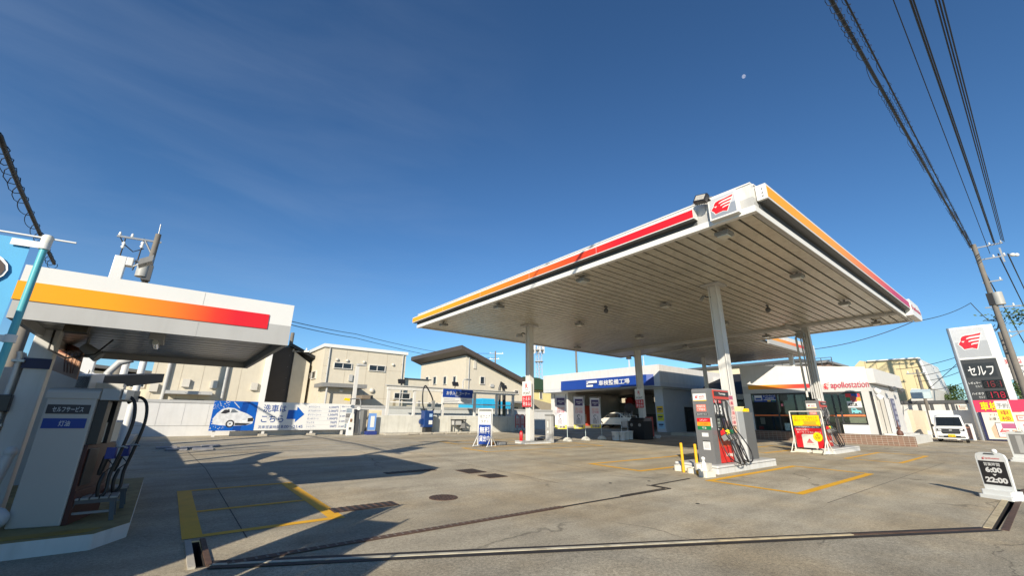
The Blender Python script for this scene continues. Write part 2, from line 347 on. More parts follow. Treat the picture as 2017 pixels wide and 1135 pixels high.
strip(m, (6.9, 5.37), (8.37, 5.37), .035, dkiron, .004, .005); strip(m, (8.37, 5.37), (8.37, 5.8), .035, dkiron, .004, .005)
for i in range(46): x = .8+i*.098; strip(m, (x, 5.31), (x, 5.39), .02, rust2, .0125, .002)
tagd(m, 'drain_grating', 'narrow rusty slotted drain with a kink beside the pump posts', 'drain')
def lid(name, label, x0, x1, y0, y1, ang=0):
    m = MB(); c = Vector(((x0+x1)/2, (y0+y1)/2)); dx, dy = (x1-x0)/2, (y1-y0)/2; ca, sa = math.cos(ang), math.sin(ang)
    R = lambda u, v: (c.x+u*ca-v*sa, c.y+u*sa+v*ca)
    pts = [R(-dx, -dy), R(dx, -dy), R(dx, dy), R(-dx, dy)]
    m.hexa([G(*p, .002) for p in pts]+[G(*p, .01) for p in pts], rust)
    n = 9
    for i in range(n):
        u = -dx+(i+.5)*2*dx/n; strip(m, R(u, -dy*.93), R(u, dy*.93), dx*.9/n, dkiron, .011, .004)
    return tagd(m, name, label, 'drain cover', 'rusty drain covers in the forecourt')
lid('drain_cover', 'farther of the two rusty square covers lying left of the pump lane', 5.98, 6.5, 9.1, 9.75)
lid('drain_cover', 'nearer of the two rusty square covers lying left of the pump lane', 6.0, 6.52, 8.27, 8.78)
lid('drain_cover', 'rusty grating at the corner of the left yellow bay', 2.2, 3.2, 6.86, 7.16)
lid('drain_cover', 'long dark grating along the edge of the small canopy shadow', 4.3, 5.6, 10.0, 10.25)
m = MB(); c = Vector((4.07, 6.98)); n = 28
ring = [(c.x+.25*math.cos(t*2*math.pi/n), c.y+.25*math.sin(t*2*math.pi/n)) for t in range(n)]
m.slab([G(*p, .001) for p in ring], (0, 0, .009), rust)
for k in range(4):
    for i in range(0, n, 2):
        r = .05+.055*k; a = 2*math.pi*(i+k % 2)/n; strip(m, (c.x+r*math.cos(a), c.y+r*math.sin(a)), (c.x+r*math.cos(a+.16), c.y+r*math.sin(a+.16)), .022, dkiron, .0105, .003)
tagd(m, 'manhole_cover', 'round rusty manhole cover in the middle of the forecourt', 'manhole cover')
for x, y in ((8.9, 6.1), (7.5, 4.2), (7.9, 6.4)):
    m = MB(); m.slab([G(x+.035*math.cos(t), y+.035*math.sin(t), .001) for t in [k*.63 for k in range(10)]], (0, 0, .006), dkiron)
    tagd(m, 'survey_pin', {8.9: 'dark iron pin set in the concrete nearest the pump posts', 7.5: 'dark iron pin set in the bare concrete in front of the kinked drain', 7.9: 'dark iron pin set in the concrete behind the drain'}[x], 'pin')
# painted markings
ym = MB()
def bay(x0, x1, y0, y1, wx, wy):
    strip(ym, (x0, y0+wy/2), (x1, y0+wy/2), wy, yel_paint); strip(ym, (x0, y1-wy/2), (x1, y1-wy/2), wy, yel_paint)
    strip(ym, (x0+wx/2, y0+wy), (x0+wx/2, y1-wy), wx, yel_paint); strip(ym, (x1-wx/2, y0+wy), (x1-wx/2, y1-wy), wx, yel_paint)
bay(10.15, 15.6, 3.45, 5.45, .16, .16)
bay(10.1, 15.6, 7.15, 9.0, .16, .14)
bay(.42, 2.25, 6.52, 9.95, .2, .13); strip(ym, (.5, 8.0), (2.2, 8.02), .12, yel_paint, .0045)
bay(9.4, 16.0, 13.2, 15.0, .14, .1); bay(10.2, 15.5, 16.6, 18.3, .14, .1)
bay(20.1, 25.2, 3.6, 5.3, .16, .14); bay(19.5, 24.6, 7.7, 9.4, .16, .14)
struct(ym.build('road_marking'))
wm = MB()
wpaint = pm('worn white line', (.5, .48, .43), .8, var=.3, vs=6)
for i in range(5): strip(wm, (-.2+i*.1, 20.8-i*1.0+.9), (9.5, 21.0-i*1.0+.9), .08, wpaint, .005)
strip(wm, (9.6, 22.2), (10.9, 20.4), .09, wpaint); strip(wm, (12.4, 23), (15.5, 21.6), .09, wpaint)
struct(wm.build('parking_line'))
jm = MB(); jmat = pm('joint filler', (.07, .06, .05), .9, var=.4, vs=14)
for a, b in (((1.02, 6.2), (1.0, 13)), ((1.0, 13), (.72, 19)), ((6.9, 7.0), (6.85, 24)), ((9.3, 5.85), (9.35, 13)), ((2.6, 12.9), (9.3, 12.8)), ((10.3, 6.2), (16, 6.15)), ((16.2, 1.4), (16.2, 5.6)), ((9.6, 2.9), (22, 2.8)), ((12.9, 9.6), (13.1, 14))): strip(jm, a, b, .014, jmat, .003)
struct(jm.build('expansion_joint'))
fl = pm('flattened cardboard', (.25, .25, .26), .8, var=.3, vs=7)
for j, (qx, qy) in enumerate([(.25, 19.2), (.9, 18.9), (1.5, 19.3), (.5, 18.3), (1.2, 18.2)]):
    m = MB(); m.hexa([G(qx+a*.28, qy+b*.3, .006) for a, b in ((-1, -1), (1, -1), (1, 1), (-1, 1))]+[G(qx+a*.28, qy+b*.3, .05) for a, b in ((-1, -1), (1, -1), (1, 1), (-1, 1))], fl)
    tagd(m, 'rubber_mat', 'grey rubber mat lying flat on the wash bay lines', 'mat', 'rubber mats on the wash bay')
# ================================================================ MAIN CANOPY
ZC = 6.0; CX0, CX1, CY0, CY1 = 9.45, 26.65, 3.12, 19.86
dirtyw = pm('dirty white soffit', (.58, .55, .47), .38, .35, var=.16, vs=.9, dirt=.55, streak=False)
gapm = pm('soffit groove', (.1, .092, .078), .7)
can = thing('station_canopy', 'large flat white filling station canopy with red to yellow sign band above the pumps', 'canopy', G(18, 11.5))
m = MB(); n = 50; pw = (CY1-CY0-.3)/n
for i in range(n):
    y = CY0+.15+i*pw
    for xa, xb in ((CX0+.05, 14.9), (14.91, 20.4), (20.41, 23.7), (23.98, CX1-.05)): m.box(xa, xb, y+.028, y+pw-.028, ZC+.05, ZC+.09+.004*(i % 3), dirtyw)
m.box(CX0+.05, CX1-.05, CY0+.1, CY1-.05, ZC+.16, ZC+.18, gapm); m.build('soffit', can)
m = MB(); m.box(23.72, 23.95, CY0+.1, CY1-.3, ZC-.04, ZC+.16, lgrey); m.box(23.95, 24.0, CY0+.1, CY1-.3, ZC-.07, ZC-.02, white); m.build('gutter_beam', can)
m = MB()   # fascia: light grey below, white above, all round; 690 mm high
FZ = 6.69; FM = 6.36
m.box(CX0, CX0+.12, CY0, CY1, ZC, FM, lgrey); m.box(CX0, CX0+.12, CY0, CY1, FM, FZ, white)
m.box(CX0+.12, CX1, CY0, CY0+.12, ZC, FM, lgrey); m.box(CX0+.12, CX1, CY0, CY0+.12, FM, FZ, white)
m.box(CX0+.12, CX1, CY1-.12, CY1, ZC-.0, FZ, white); m.box(CX1-.12, CX1, CY0+.12, CY1-.12, ZC, FZ, white)
m.box(CX0+.12, CX1-.12, CY0+.12, CY1-.12, FZ-.1, FZ-.06, lgrey)
for yy in (4.2, 6.1, 8.9, 11.7, 14.5, 17.3): m.box(CX0-.006, CX0, yy, yy+.015, ZC, FZ-.01, lgrey)
m.build('fascia', can)
m = MB(); m.box(CX0-.02, CX0+.12, CY0-.02, CY1+.01, ZC-.02, ZC+.13, white2); m.box(CX0+.12, CX1, CY0-.02, CY0, ZC-.02, ZC+.13, white2); m.box(CX0-.02, CX0+.12, CY0+.0, CY1, FZ, FZ+.03, white2); m.box(CX0+.12, CX1, CY0-.02, CY0+.12, FZ, FZ+.03, white2); m.build('drip_edge', can)
yo = (.85, .36, .0); od = (.83, .2, .008); rd = (.66, .012, .02)
band1 = ramp_mat('front band colours', 1, CY1-11.5+.0, 4.4-11.5, [(0, yo), (.25, (.85, .31, .0)), (.5, od), (.72, (.75, .07, .012)), (.85, rd), (1, rd)])
m = MB(); m.box(CX0-.22, CX0-.021, 4.42, CY1+.14, ZC+.25, ZC+.52, white2); m.box(CX0-.2, CX0-.022, 4.44, CY1+.1, ZC+.235, ZC+.25, dgrey); m.box(CX0-.024, CX0-.0205, 4.44, CY1-.02, ZC+.131, ZC+.235, dgrey); m.box(CX0-.224, CX0-.2201, 4.43, CY1+.13, ZC+.275, ZC+.485, band1)  # dgrey strips: shade under the front light box put in as dark colour
for yy in (7.5, 10.6, 13.7, 16.8): m.box(CX0-.226, CX0-.2241, yy, yy+.012, ZC+.275, ZC+.485, lgrey)
m.build('front_sign_band', can)
band2 = ramp_mat('side band colours', 0, 10.0-18, 25.0-18, [(0, yo), (.3, (.85, .33, .0)), (.6, (.75, .13, .02)), (.8, (.55, .02, .06)), (1, (.5, .012, .07))])
m = MB(); m.box(9.62, 25.1, CY0-.24, CY0-.021, ZC+.29, ZC+.66, white2); m.box(9.7, 25.0, CY0-.22, CY0-.022, ZC+.275, ZC+.29, dgrey); m.box(9.7, 25.0, CY0-.025, CY0-.0215, ZC+.131, ZC+.275, dgrey); m.box(9.66, 25.05, CY0-.244, CY0-.2401, ZC+.33, ZC+.61, band2)  # dgrey strips darken the recess below the side band, painted shade
for a in (.37, .45, .55): m.cyl((9.6, CY0-.16, ZC+a), (9.62, CY0-.16, ZC+a), .014, .014, steel, 8)
m.build('side_sign_band', can)
m = MB(); pts = [(25.15, ZC+.05), (27.2, ZC+.05), (27.45, ZC+.2), (27.5, ZC+.45), (27.35, ZC+.66), (27.05, ZC+.78), (25.15, ZC+.78)]
m.slab([(x, CY0-.03, z) for x, z in pts], (0, -.24, 0), white2)
pa = Panel(m, (25.15, CY0-.27, ZC+.78), X, -Z, 2.3, .73, -Y); pa.emblem(.03, .3, .17, .62, red, white2); pa.txt('apollostation', .2, .3, .95, .68, red, .02); m.build('name_sign', can)
m = MB(); m.box(CX0-.16, CX0-.005, 3.4, 4.06, 6.04, 6.62, white2)
pa = Panel(m, (CX0-.16, 4.06, 6.62), -Y, -Z, .66, .58, -X); pa.rect(.06, .07, .94, .93, pm('emblem light grey', (.62, .63, .65), .4, .3, var=.04)); pa.poly([(.06, .5), (.06, .93), (.94, .93), (.94, .5)], pm('emblem grey', (.33, .36, .4), .4, .3, var=.04), .005); pa.emblem(.1, .18, .9, .8, red, white2, .008); m.build('logo_sign', can)
# columns
def column(top_px, w, d, name='column'):
    p = atz(*top_px, ZC); zb = gz(p.x, p.y)
    m = MB(); t = .03
    m.box(p.x-w/2, p.x+w/2, p.y-d/2, p.y-d/2+t, zb, ZC+.05, white); m.box(p.x-w/2, p.x+w/2, p.y+d/2-t, p.y+d/2, zb, ZC+.05, white)
    m.box(p.x-w/2+.05, p.x+w/2-.05, p.y-d/2+t, p.y+d/2-t, zb, ZC+.05, white); m.box(p.x-.33, p.x+.33, p.y-.33, p.y+.33, ZC-.02, ZC+.05, lgrey)
    m.build(name, can, .012); return p
C1 = column((1405, 564), .3, .3); C2 = column((1043, 643), .3, .3); C3 = column((1255, 690), .34, .34); C4 = column((1585, 645), .28, .28)
m = MB()
for i in range(4):
    a = Vector((C4.x-.3-.0*i, C4.y+.02+.09*i-.1, ZC-.4)); m.tube([(a.x-.9+.1*i, a.y+.5, ZC+.02), (a.x-.6, a.y+.3, ZC-.08), (a.x-.12, a.y+.1, ZC-.25), a, (a.x, a.y, gz(a.x, a.y)+2.3)], .032, lgrey, 8)
m.tube([(C4.x-.1, C4.y+.45, ZC-.45), (C4.x-.1, C4.y+.45, gz(C4.x, C4.y)+2.4)], .05, white, 8); m.build('conduit', can)
m = MB(); zz = gz(*C4.xy); m.box(C4.x-.6, C4.x+.1, C4.y-.05, C4.y+.3, ZC-.55, ZC-.35, mgrey); m.build('junction_box', can)
# ---- link canopy between the pumps and the shop
lk_ = thing('link_canopy', 'lower white canopy with yellow band joining pump canopy to shop', 'canopy', G(31, 13.8))
LX0, LX1, LY0, LY1 = 26.75, 36.2, 9.8, 17.7
m = MB(); n = 20; pw2 = (LY1-LY0-.3)/n
for i in range(n): y = LY0+.15+i*pw2; m.box(LX0, LX1, y+.045, y+pw2-.045, 6.06, 6.1, dirtyw)
m.box(LX0, LX1, LY0+.1, LY1-.1, 6.14, 6.16, gapm); m.build('soffit', lk_)
m = MB(); m.box(LX0, LX1, LY1-.12, LY1, 5.98, 6.6, white); m.build('rear_fascia', lk_); m = MB(); m.box(27.95, LX1, LY0, LY0+.12, 5.98, 6.3, lgrey); m.box(27.95, LX1, LY0, LY0+.12, 6.3, 6.75, white); m.build('fascia', lk_)
m = MB(); m.box(28.4, 33.9, LY0-.006, LY0-.001, 6.28, 6.48, ramp_mat('link band colours', 0, 28-31, 34-31, [(0, yo), (.6, od), (.85, (.75, .07, .012)), (1, rd)])); m.build('sign_band', lk_)
for px, w_ in ((1385, .22), (1545, .26)):
    p = atz(px, 706, 6.0) if px < 1500 else atz(1557, 700, 6.0); m = MB(); m.box(p.x-w_/2, p.x+w_/2, p.y-w_/2, p.y+w_/2, gz(p.x, p.y), 6.06, white); m.build('column', lk_, .01)
# ---- soffit lamps and cameras
def lamp(px, py, label, s=1.0):
    p = atz(px, py, ZC+.05); t = thing('canopy_light', label, 'light', (p.x, p.y, ZC+.05), 'lamps under the large canopy')
    m = MB(); m.cyl((p.x, p.y, ZC+.05), (p.x, p.y, ZC-.03), .035, .035, mgrey); m.box(p.x-.17*s, p.x+.17*s, p.y-.17*s, p.y+.17*s, ZC-.13, ZC-.03, mgrey); m.build('housing', t, .012)
    m = MB(); m.box(p.x-.13*s, p.x+.13*s, p.y-.13*s, p.y+.13*s, ZC-.17, ZC-.13, pm('lamp lens', (.55, .55, .5), .15, var=.05)); m.build('lens', t, .015)
for px, py, lb in ((1425, 452, 'square lamp under the canopy corner just below the emblem sign'), (1569, 537, 'square lamp along the street side of the canopy, second from the emblem'), (1662, 592, 'square lamp along the street side of the canopy, third from the emblem'), (1148, 545, 'square lamp behind the red end of the front band'), (983, 599, 'square lamp behind the orange part of the front band'), (874, 635, 'square lamp by the far left canopy corner'),
    (1310, 596, 'square lamp left of the near column in mid canopy'), (1141, 634, 'square lamp between the point sign column and the canopy middle'), (1259, 660, 'square lamp just above the column with the shaded point sign'), (1426, 633, 'square lamp right behind the near column'), (1725, 631, 'square lamp beyond the gutter below the name sign'), (1509, 658, 'square lamp hanging beside the pipe bundle column'), (1137, 681, 'faint lamp near the rear edge above the flags'), (1351, 679, 'small lamp under the rear part of the canopy')): lamp(px, py, lb)
for px, py, lb in ((1193, 603, 'dark dome camera in the middle of the canopy underside'), (1511, 601, 'black hanging sensor between the near column and the pipe bundle column')):
    p = atz(px, py, ZC+.05); t = thing('security_camera', lb, 'camera', (p.x, p.y, ZC)); m = MB(); m.cyl((p.x, p.y, ZC+.05), (p.x, p.y, ZC-.1), .03, .03, dgrey); m.box(p.x-.11, p.x+.11, p.y-.02, p.y+.02, ZC-.02, ZC+.03, dgrey); m.build('bracket', t); m = MB(); m.ball((p.x, p.y, ZC-.16), .1, dgrey, (1, 1, 1.1)); m.build('dome', t)
def colcam(c, z, label, dx, dy):
    t = thing('security_camera', label, 'camera', (c.x+dx*.2, c.y+dy*.2, z)); m = MB(); m.tube([(c.x+dx*.15, c.y+dy*.15, z-.02), (c.x+dx*.3, c.y+dy*.3, z), (c.x+dx*.38, c.y+dy*.38, z+.06)], .03, dgrey); m.build('arm', t)
    m = MB(); a = Vector((c.x+dx*.4, c.y+dy*.4, z+.05)); m.cyl(a, a+Vector((dx*.16-.05, dy*.05, -.17)), .05, .06, mgrey); m.build('body', t)
colcam(C1, 5.62, 'small grey camera on the near canopy column', -.5, .75)
def collight(c, z, label):
    t = thing('flood_lamp', label, 'lamp', (c.x, c.y+.2, z)); m = MB(); m.tube([(c.x, c.y+.15, z), (c.x-.1, c.y+.4, z+.15), (c.x-.15, c.y+.6, z+.08)], .03, dgrey); m.build('arm', t); m = MB(); m.cyl((c.x-.15, c.y+.62, z+.1), (c.x-.15, c.y+.62, z-.06), .16, .19, lgrey); m.build('shade', t)
collight(C2, 5.55, 'round lamp on a short arm on the sunlit point sign column'); collight(C3, 5.5, 'round lamp on a short arm on the column with the shaded point sign')
# floodlight on top of the canopy
t = thing('flood_light', 'black rectangular floodlight standing on the canopy edge beside the emblem', 'floodlight', (CX0, 4.3, FZ))
c = atx(1381, 392, CX0-.25); m = MB(); m.M = Matrix.Translation(c) @ Matrix.Rotation(.35, 4, 'Y') @ Matrix.Rotation(.25, 4, 'X'); m.box(-.06, .06, -.16, .16, -.11, .11, blackp)
for k in range(6): m.box(.06, .1, -.14+k*.05, -.12+k*.05, -.1, .1, blackp)
m.build('body', t, .01); m = MB(); m.M = Matrix.Translation(c) @ Matrix.Rotation(.35, 4, 'Y') @ Matrix.Rotation(.25, 4, 'X'); m.box(-.068, -.061, -.12, .12, -.075, .075, pm('led glass', (.42, .4, .36), .2, var=.2, vs=30)); m.build('lens', t)
m = MB(); m.tube([(c.x+.05, c.y-.15, c.z-.05), (c.x+.15, c.y-.2, c.z-.12), (CX0+.06, 4.05, FZ-.01)], .02, blackp); m.box(CX0-.03, CX0+.1, 4.0, 4.5, FZ+.03, FZ+.05, mgrey); m.build('bracket', t)
# ================================================================ KEROSENE CORNER (left)
KX0, KX1, KY0, KY1 = -1.5, 1.17, 6.6, 10.5; KZ0, KZ1 = 2.46, 3.05
kc = thing('kerosene_canopy', 'small low white canopy with yellow to red band over the kerosene dispenser', 'canopy', G(-.2, 8.5))
soff2 = pm('grey metal soffit', (.36, .35, .33), .3, .6, var=.2, vs=1.2, dirt=.35, streak=False)  # dirty grey metal for the small canopy's slats
m = MB()
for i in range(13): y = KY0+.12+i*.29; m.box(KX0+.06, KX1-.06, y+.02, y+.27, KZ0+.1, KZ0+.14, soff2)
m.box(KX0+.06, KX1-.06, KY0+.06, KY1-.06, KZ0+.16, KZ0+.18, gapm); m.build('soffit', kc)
m = MB(); mid = 2.74
m.box(KX0, KX1, KY0, KY0+.06, KZ0, mid, lgrey); m.box(KX0, KX1, KY0, KY0+.06, mid, KZ1, white2)
m.box(KX1-.06, KX1, KY0+.06, KY1, KZ0, mid, lgrey); m.box(KX1-.06, KX1, KY0+.06, KY1, mid, KZ1, white2)
m.box(KX0, KX0+.06, KY0+.06, KY1, KZ0, KZ1, lgrey); m.box(KX0+.06, KX1-.06, KY1-.06, KY1, KZ0, KZ1, lgrey)
m.box(.1-.0, .104, KY0-.002, KY0, KZ0+.01, KZ1-.01, lgrey); m.box(KX0+.06, KX1-.06, KY0+.06, KY1-.06, KZ1-.05, KZ1-.03, lgrey); m.build('fascia', kc)
m = MB(); m.box(KX0-.02, .875, KY0-.012, KY0-.0025, 2.66, 2.865, ramp_mat('small band colours', 0, KX0+.2, .85+.2, [(0, yo), (.3, (.86, .33, .0)), (.55, (.84, .2, .01)), (.75, (.7, .04, .015)), (.85, rd), (1, rd)])); m.build('sign_band', kc)
ct = atz(101, 652, KZ0+.1); CB = Vector((ct.x, ct.y)); zb = gz(*CB)
m = MB(); m.box(CB.x-.11, CB.x+.11, CB.y-.11, CB.y+.11, zb+.1, KZ0+.1, white); m.build('column', kc, .008)
m = MB()
for i in range(5): a = (CB.x-.17-.0*i, CB.y-.12+.055*i); m.tube([(a[0], a[1], zb+.2), (a[0], a[1], 2.2), (a[0]-.02, a[1], 2.25)], .02 if i % 2 else .026, white2, 8)
for k in (1.35, 2.12): m.box(CB.x-.22, CB.x-.11, CB.y-.17, CB.y+.15, k, k+.03, steel)
m.tube([(CB.x+.05, CB.y-.11, KZ0+.1), (CB.x+.06, CB.y-.16, 2.3), (CB.x+.25, CB.y-.2, 2.2), (CB.x+.5, CB.y-.15, 2.28), (CB.x+.62, CB.y, KZ0+.05)], .012, black, 6); m.build('conduit', kc)
m = MB(); m.box(CB.x-.26, CB.x-.1, CB.y-.2, CB.y+.12, 1.52, 1.72, blackp); m.build('junction_box', kc, .01)
m = MB(); m.box(CB.x-.13, CB.x+.12, CB.y-.13, CB.y-.111, 2.05, 2.18, navy); m.build('column_band', kc)
m = MB(); q = atz(148, 646, KZ0); m.box(q.x-.1, q.x+.1, q.y+.05, q.y+.22, KZ0-.04, KZ0+.1, pm('oily machine', (.1, .08, .05), .6, .3, var=.4, vs=20)); tag(m.build('hose_reel_motor'), 'grimy motor box under the small canopy beside the column', 'motor')
def tube_light(px, py, label):
    p = atz(px, py, KZ0+.08); t = thing('strip_light', label, 'light', (p.x, p.y, KZ0)); m = MB(); m.box(p.x-.08, p.x+.08, p.y-.3, p.y+.3, KZ0, KZ0+.09, lgrey); m.build('housing', t, .01); m = MB()
    m.cyl((p.x, p.y-.27, KZ0-.03), (p.x, p.y+.27, KZ0-.03), .035, .035, pm('lamp lens', (.5, .5, .45))); m.build('tube', t)
tube_light(311, 664, 'short strip light under the middle of the small canopy')
p = aty(178, 690, 8.6); t = thing('flood_lamp', 'grey floodlight hanging on a stem under the small canopy', 'lamp', p); m = MB(); m.tube([(p.x-.05, p.y, KZ0+.1), (p.x-.05, p.y, p.z+.06)], .02, mgrey); m.build('stem', t); m = MB(); m.cyl(p+Vector((-.08, 0, .05)), p+Vector((.12, -.05, -.1)), .06, .08, mgrey, 12); m.build('shade', t)
# island and dispenser
isl = MB(); kz = gz(-1.5, 8.8)
topc = pm('worn yellow island paint', (.3, .24, .1), .85, var=.3, vs=2.2, dirt=.85, bump=.2, streak=False)
kerbp = pm('white kerb paint', (.6, .6, .58), .6, var=.08, dirt=.3)
o = thing('kerosene_island', 'raised kerb island with yellow painted top under the small canopy', 'kerb island', G(-1.6, 8.8))
pts = [(-3.6, 6.75), (-.35, 6.62), (-.08, 7.0), (-.08, 10.85), (-3.6, 10.85)]
m = MB(); m.slab([G(x, y, -.05) for x, y in pts], (0, 0, .2), topc, kerbp); m.build('kerb', o, .018)
KI = .15
m = MB()
m.slab([G(x, y, KI+.002) for x, y in [(-3.5, 6.86), (-.42, 6.74), (-.3, 6.9), (-3.5, 7.0)]], (0, 0, .003), pm('fresh yellow edge', (.33, .22, .04), .7, var=.15, vs=4, dirt=.4, streak=False)); m.build('yellow_edge', o)
bz = gz(-.9, 7.3)+KI
A = gp(6, 1045, KI); B = gp(116, 1038, KI)
kd = thing('kerosene_dispenser', 'tall white kerosene dispenser with navy and blue name plates on the island', 'dispenser', (A+B)/2)
u = Vector((B.x-A.x, B.y-A.y, 0)); W = u.length; u.normalize(); nn = Vector((u.y, -u.x, 0)); HT = 1.5
m = MB(); m.M = Matrix(((u.x, -nn.x, 0, A.x), (u.y, -nn.y, 0, A.y), (0, 0, 1, bz), (0, 0, 0, 1)))
cabw = pm('cabinet white', (.47, .44, .4), .4, var=.03); m.box(0, W, 0, .2, 0, HT-.12, cabw)
m.build('cabinet', kd, .012)
m = MB(); m.M = Matrix(((u.x, -nn.x, 0, A.x), (u.y, -nn.y, 0, A.y), (0, 0, 1, bz), (0, 0, 0, 1))); prof = [(0, -.01), (0, .06)]+[(.1-.1*math.cos(a), .06+.06*math.sin(a)) for a in (.4, .8, 1.2, 1.57)]+[(.24, .12), (.24, -.01)]
m.slab([(-.015, y-.012, HT-.12+z) for y, z in prof], (W+.03, 0, 0), cabw); m.build('hood', kd, .004)
m = MB(); pa = Panel(m, A+Vector((0, 0, HT-.14)), u, -Z, W, HT-.2, nn)
def plate(y0, y1, txt, mt, x0, x1):
    m2 = MB(); pb = Panel(m2, pa.pt(.06, y0, .0), u, -Z, W*.86, (y1-y0)*(HT-.2), nn); m2.slab([pb.pt(0, 0, 0), pb.pt(0, 1, 0), pb.pt(1, 1, 0), pb.pt(1, 0, 0)], nn*.006, mt); pb.txt(txt, x0, .22, x1, .8, pm('plate lettering', (.62, .62, .62), .5), .02, .0085); m2.build('name_plate', kd)
plate(.045, .125, 'セルフサービス', pm('plate black', (.03, .03, .04), .35), .14, .86); plate(.165, .25, '灯油', blue, .38, .64)
# right hand side of the dispenser: working face with nozzles
S0 = B+u*.0; wf = MB(); wf.M = Matrix(((u.x, -nn.x, 0, B.x), (u.y, -nn.y, 0, B.y), (0, 0, 1, bz), (0, 0, 0, 1)))
dred = pm('dispenser red', (.055, .012, .01), .45, var=.1)
wf.box(.001, .04, .02, .75, .35, .85, dred); wf.box(.001, .05, .02, .75, .0, .35, pm('dispenser red low', (.06, .012, .01), .5)); wf.box(.001, .06, .1, .7, .86, 1.1, offw); wf.box(.001, .1, .04, .16, .85, 1.36, blackp); wf.box(.001, .1, .3, .4, .85, 1.36, blackp); wf.box(.041, .055, .06, .3, .4, .8, blackp); wf.build('working_face', kd, .004)
m = MB(); m.M = wf.M; m.box(.02, .2, .02, .3, 1.36, 1.5, lgrey); m.box(.02, .2, .34, .62, 1.36, 1.5, lgrey); m.box(.21, .25, .05, .28, 1.37, 1.49, white2); m.build('meter_box', kd, .006)
def pump_nozzle(root, Mx, colr, hose, hr=.016):
    m = MB(); m.M = Mx; m.tube([(0, 0, .04), (.03, 0, -.02), (.05, 0, -.16), (.06, 0, -.22)], [.028, .034, .03, .02], blackp, 8); m.box(-.05, .04, -.035, .035, -.04, .09, colr); m.tube([(-.02, 0, .08), (-.1, 0, .1), (-.15, 0, .08)], .011, steel, 6); m.tube([(.0, 0, -.06), (-.06, 0, -.12), (.02, 0, -.2)], .008, blackp, 5)
    a = m.build('nozzle', root, .004); m = MB(); m.tube(smooth(hose), hr, black, 8); h = m.build('hose', root); return a, h
for k, oy in enumerate((.16, .55)):
    Mx = wf.M @ Matrix.Translation((.22, oy, .72)) @ Matrix.Rotation(math.pi, 4, 'Z')
    T = lambda x, y, z: wf.M @ Vector((x, y, z))
    pump_nozzle(kd, Mx, pm('nozzle blue', (.012, .03, .22), .4), [T(.1, oy+.05, 1.34), T(.2, oy+.05, 1.42), T(.3, oy+.05, 1.34), T(.34, oy+.04, 1.1), T(.3, oy+.03, .75), T(.26, oy+.02, .5), T(.27, oy, .32), T(.22, oy-.02, .26), T(.2, oy-.03, .4), T(.21, oy, .52)], .019)
# slatted stools
slat = pm('weathered timber', (.36, .33, .29), .8, var=.3, vs=9, dirt=.4, bump=.2)
def stool(x, y, label):
    z = gz(x, y)+KI; t = thing('slatted_stool', label, 'stool', (x, y, z), 'slatted stools by the kerosene dispenser')
    m = MB()
    for i in range(5): m.box(x-.2+i*.084, x-.2+i*.084+.072, y-.17, y+.17, z+.24, z+.262, slat)
    m.build('seat', t, .003); m = MB(); m.box(x-.2, x+.212, y-.16, y-.13, z+.2, z+.24, dgrey); m.build('rail', t); m = MB(); m.box(x-.2, x+.212, y+.13, y+.16, z+.2, z+.24, dgrey); m.build('rail', t); m = MB(); m.box(x-.19, x+.2, y-.155, y-.135, z+.09, z+.115, mgrey); m.build('rail', t)
    for sx in (-.17, .17):
        for sy in (-.14, .14): m = MB(); m.hexa([(x+sx*1.18-.022, y+sy*1.1-.018, z), (x+sx*1.18+.022, y+sy*1.1-.018, z), (x+sx*1.18+.022, y+sy*1.1+.018, z), (x+sx*1.18-.022, y+sy*1.1+.018, z), (x+sx-.022, y+sy-.018, z+.2), (x+sx+.022, y+sy-.018, z+.2), (x+sx+.022, y+sy+.018, z+.2), (x+sx-.022, y+sy+.018, z+.2)], pm('stool grey', (.07, .085, .095), .6)); m.build('leg', t)
sa_, sb_ = gp(124, 1036, KI), gp(192, 1030, KI); stool((sa_.x+sb_.x)/2+.05, sa_.y+.17, 'slatted grey stool nearest the front of the kerosene island'); stool((sa_.x+sb_.x)/2+.1, sa_.y+.85, 'slatted grey stool standing behind the front one on the kerosene island')
# clutter left of the dispenser
q = gp(25, 1042, KI); m = MB(); m.ball((q.x-.2, q.y-.08, q.z+.12), .15, pm('white bag', (.5, .51, .53), .6, var=.1, bump=.4, bs=14), (1.1, .9, .85)); tag(m.build('plastic_sack'), 'pale plastic sack slumped at the foot of the kerosene dispenser', 'sack')
m = MB(); q = aty(12, 880, 8.2)
for k in range(4):
    m.tube([(q.x-.05+.13*math.cos(a), q.y+.02*k, q.z+.16*math.sin(a)) for a in [i*math.pi/8 for i in range(17)]], .014, pm('orange hose', (.35, .12, .04), .5), 6)
tag(m.build('coiled_hose'), 'coiled orange hose hanging left of the kerosene dispenser', 'hose')
m = MB(); q = aty(18, 900, 8.0); m.tube([(q.x-.1, q.y, gz(q.x, q.y)+KI), (q.x-.02, q.y, q.z-.05), (q.x, q.y, q.z+.05)], [.06, .06, .05], white2, 12); m.ball((q.x, q.y, q.z+.05), .065, white2); tag(m.build('hose_post'), 'stubby white post with domed cap left of the kerosene dispenser', 'post')
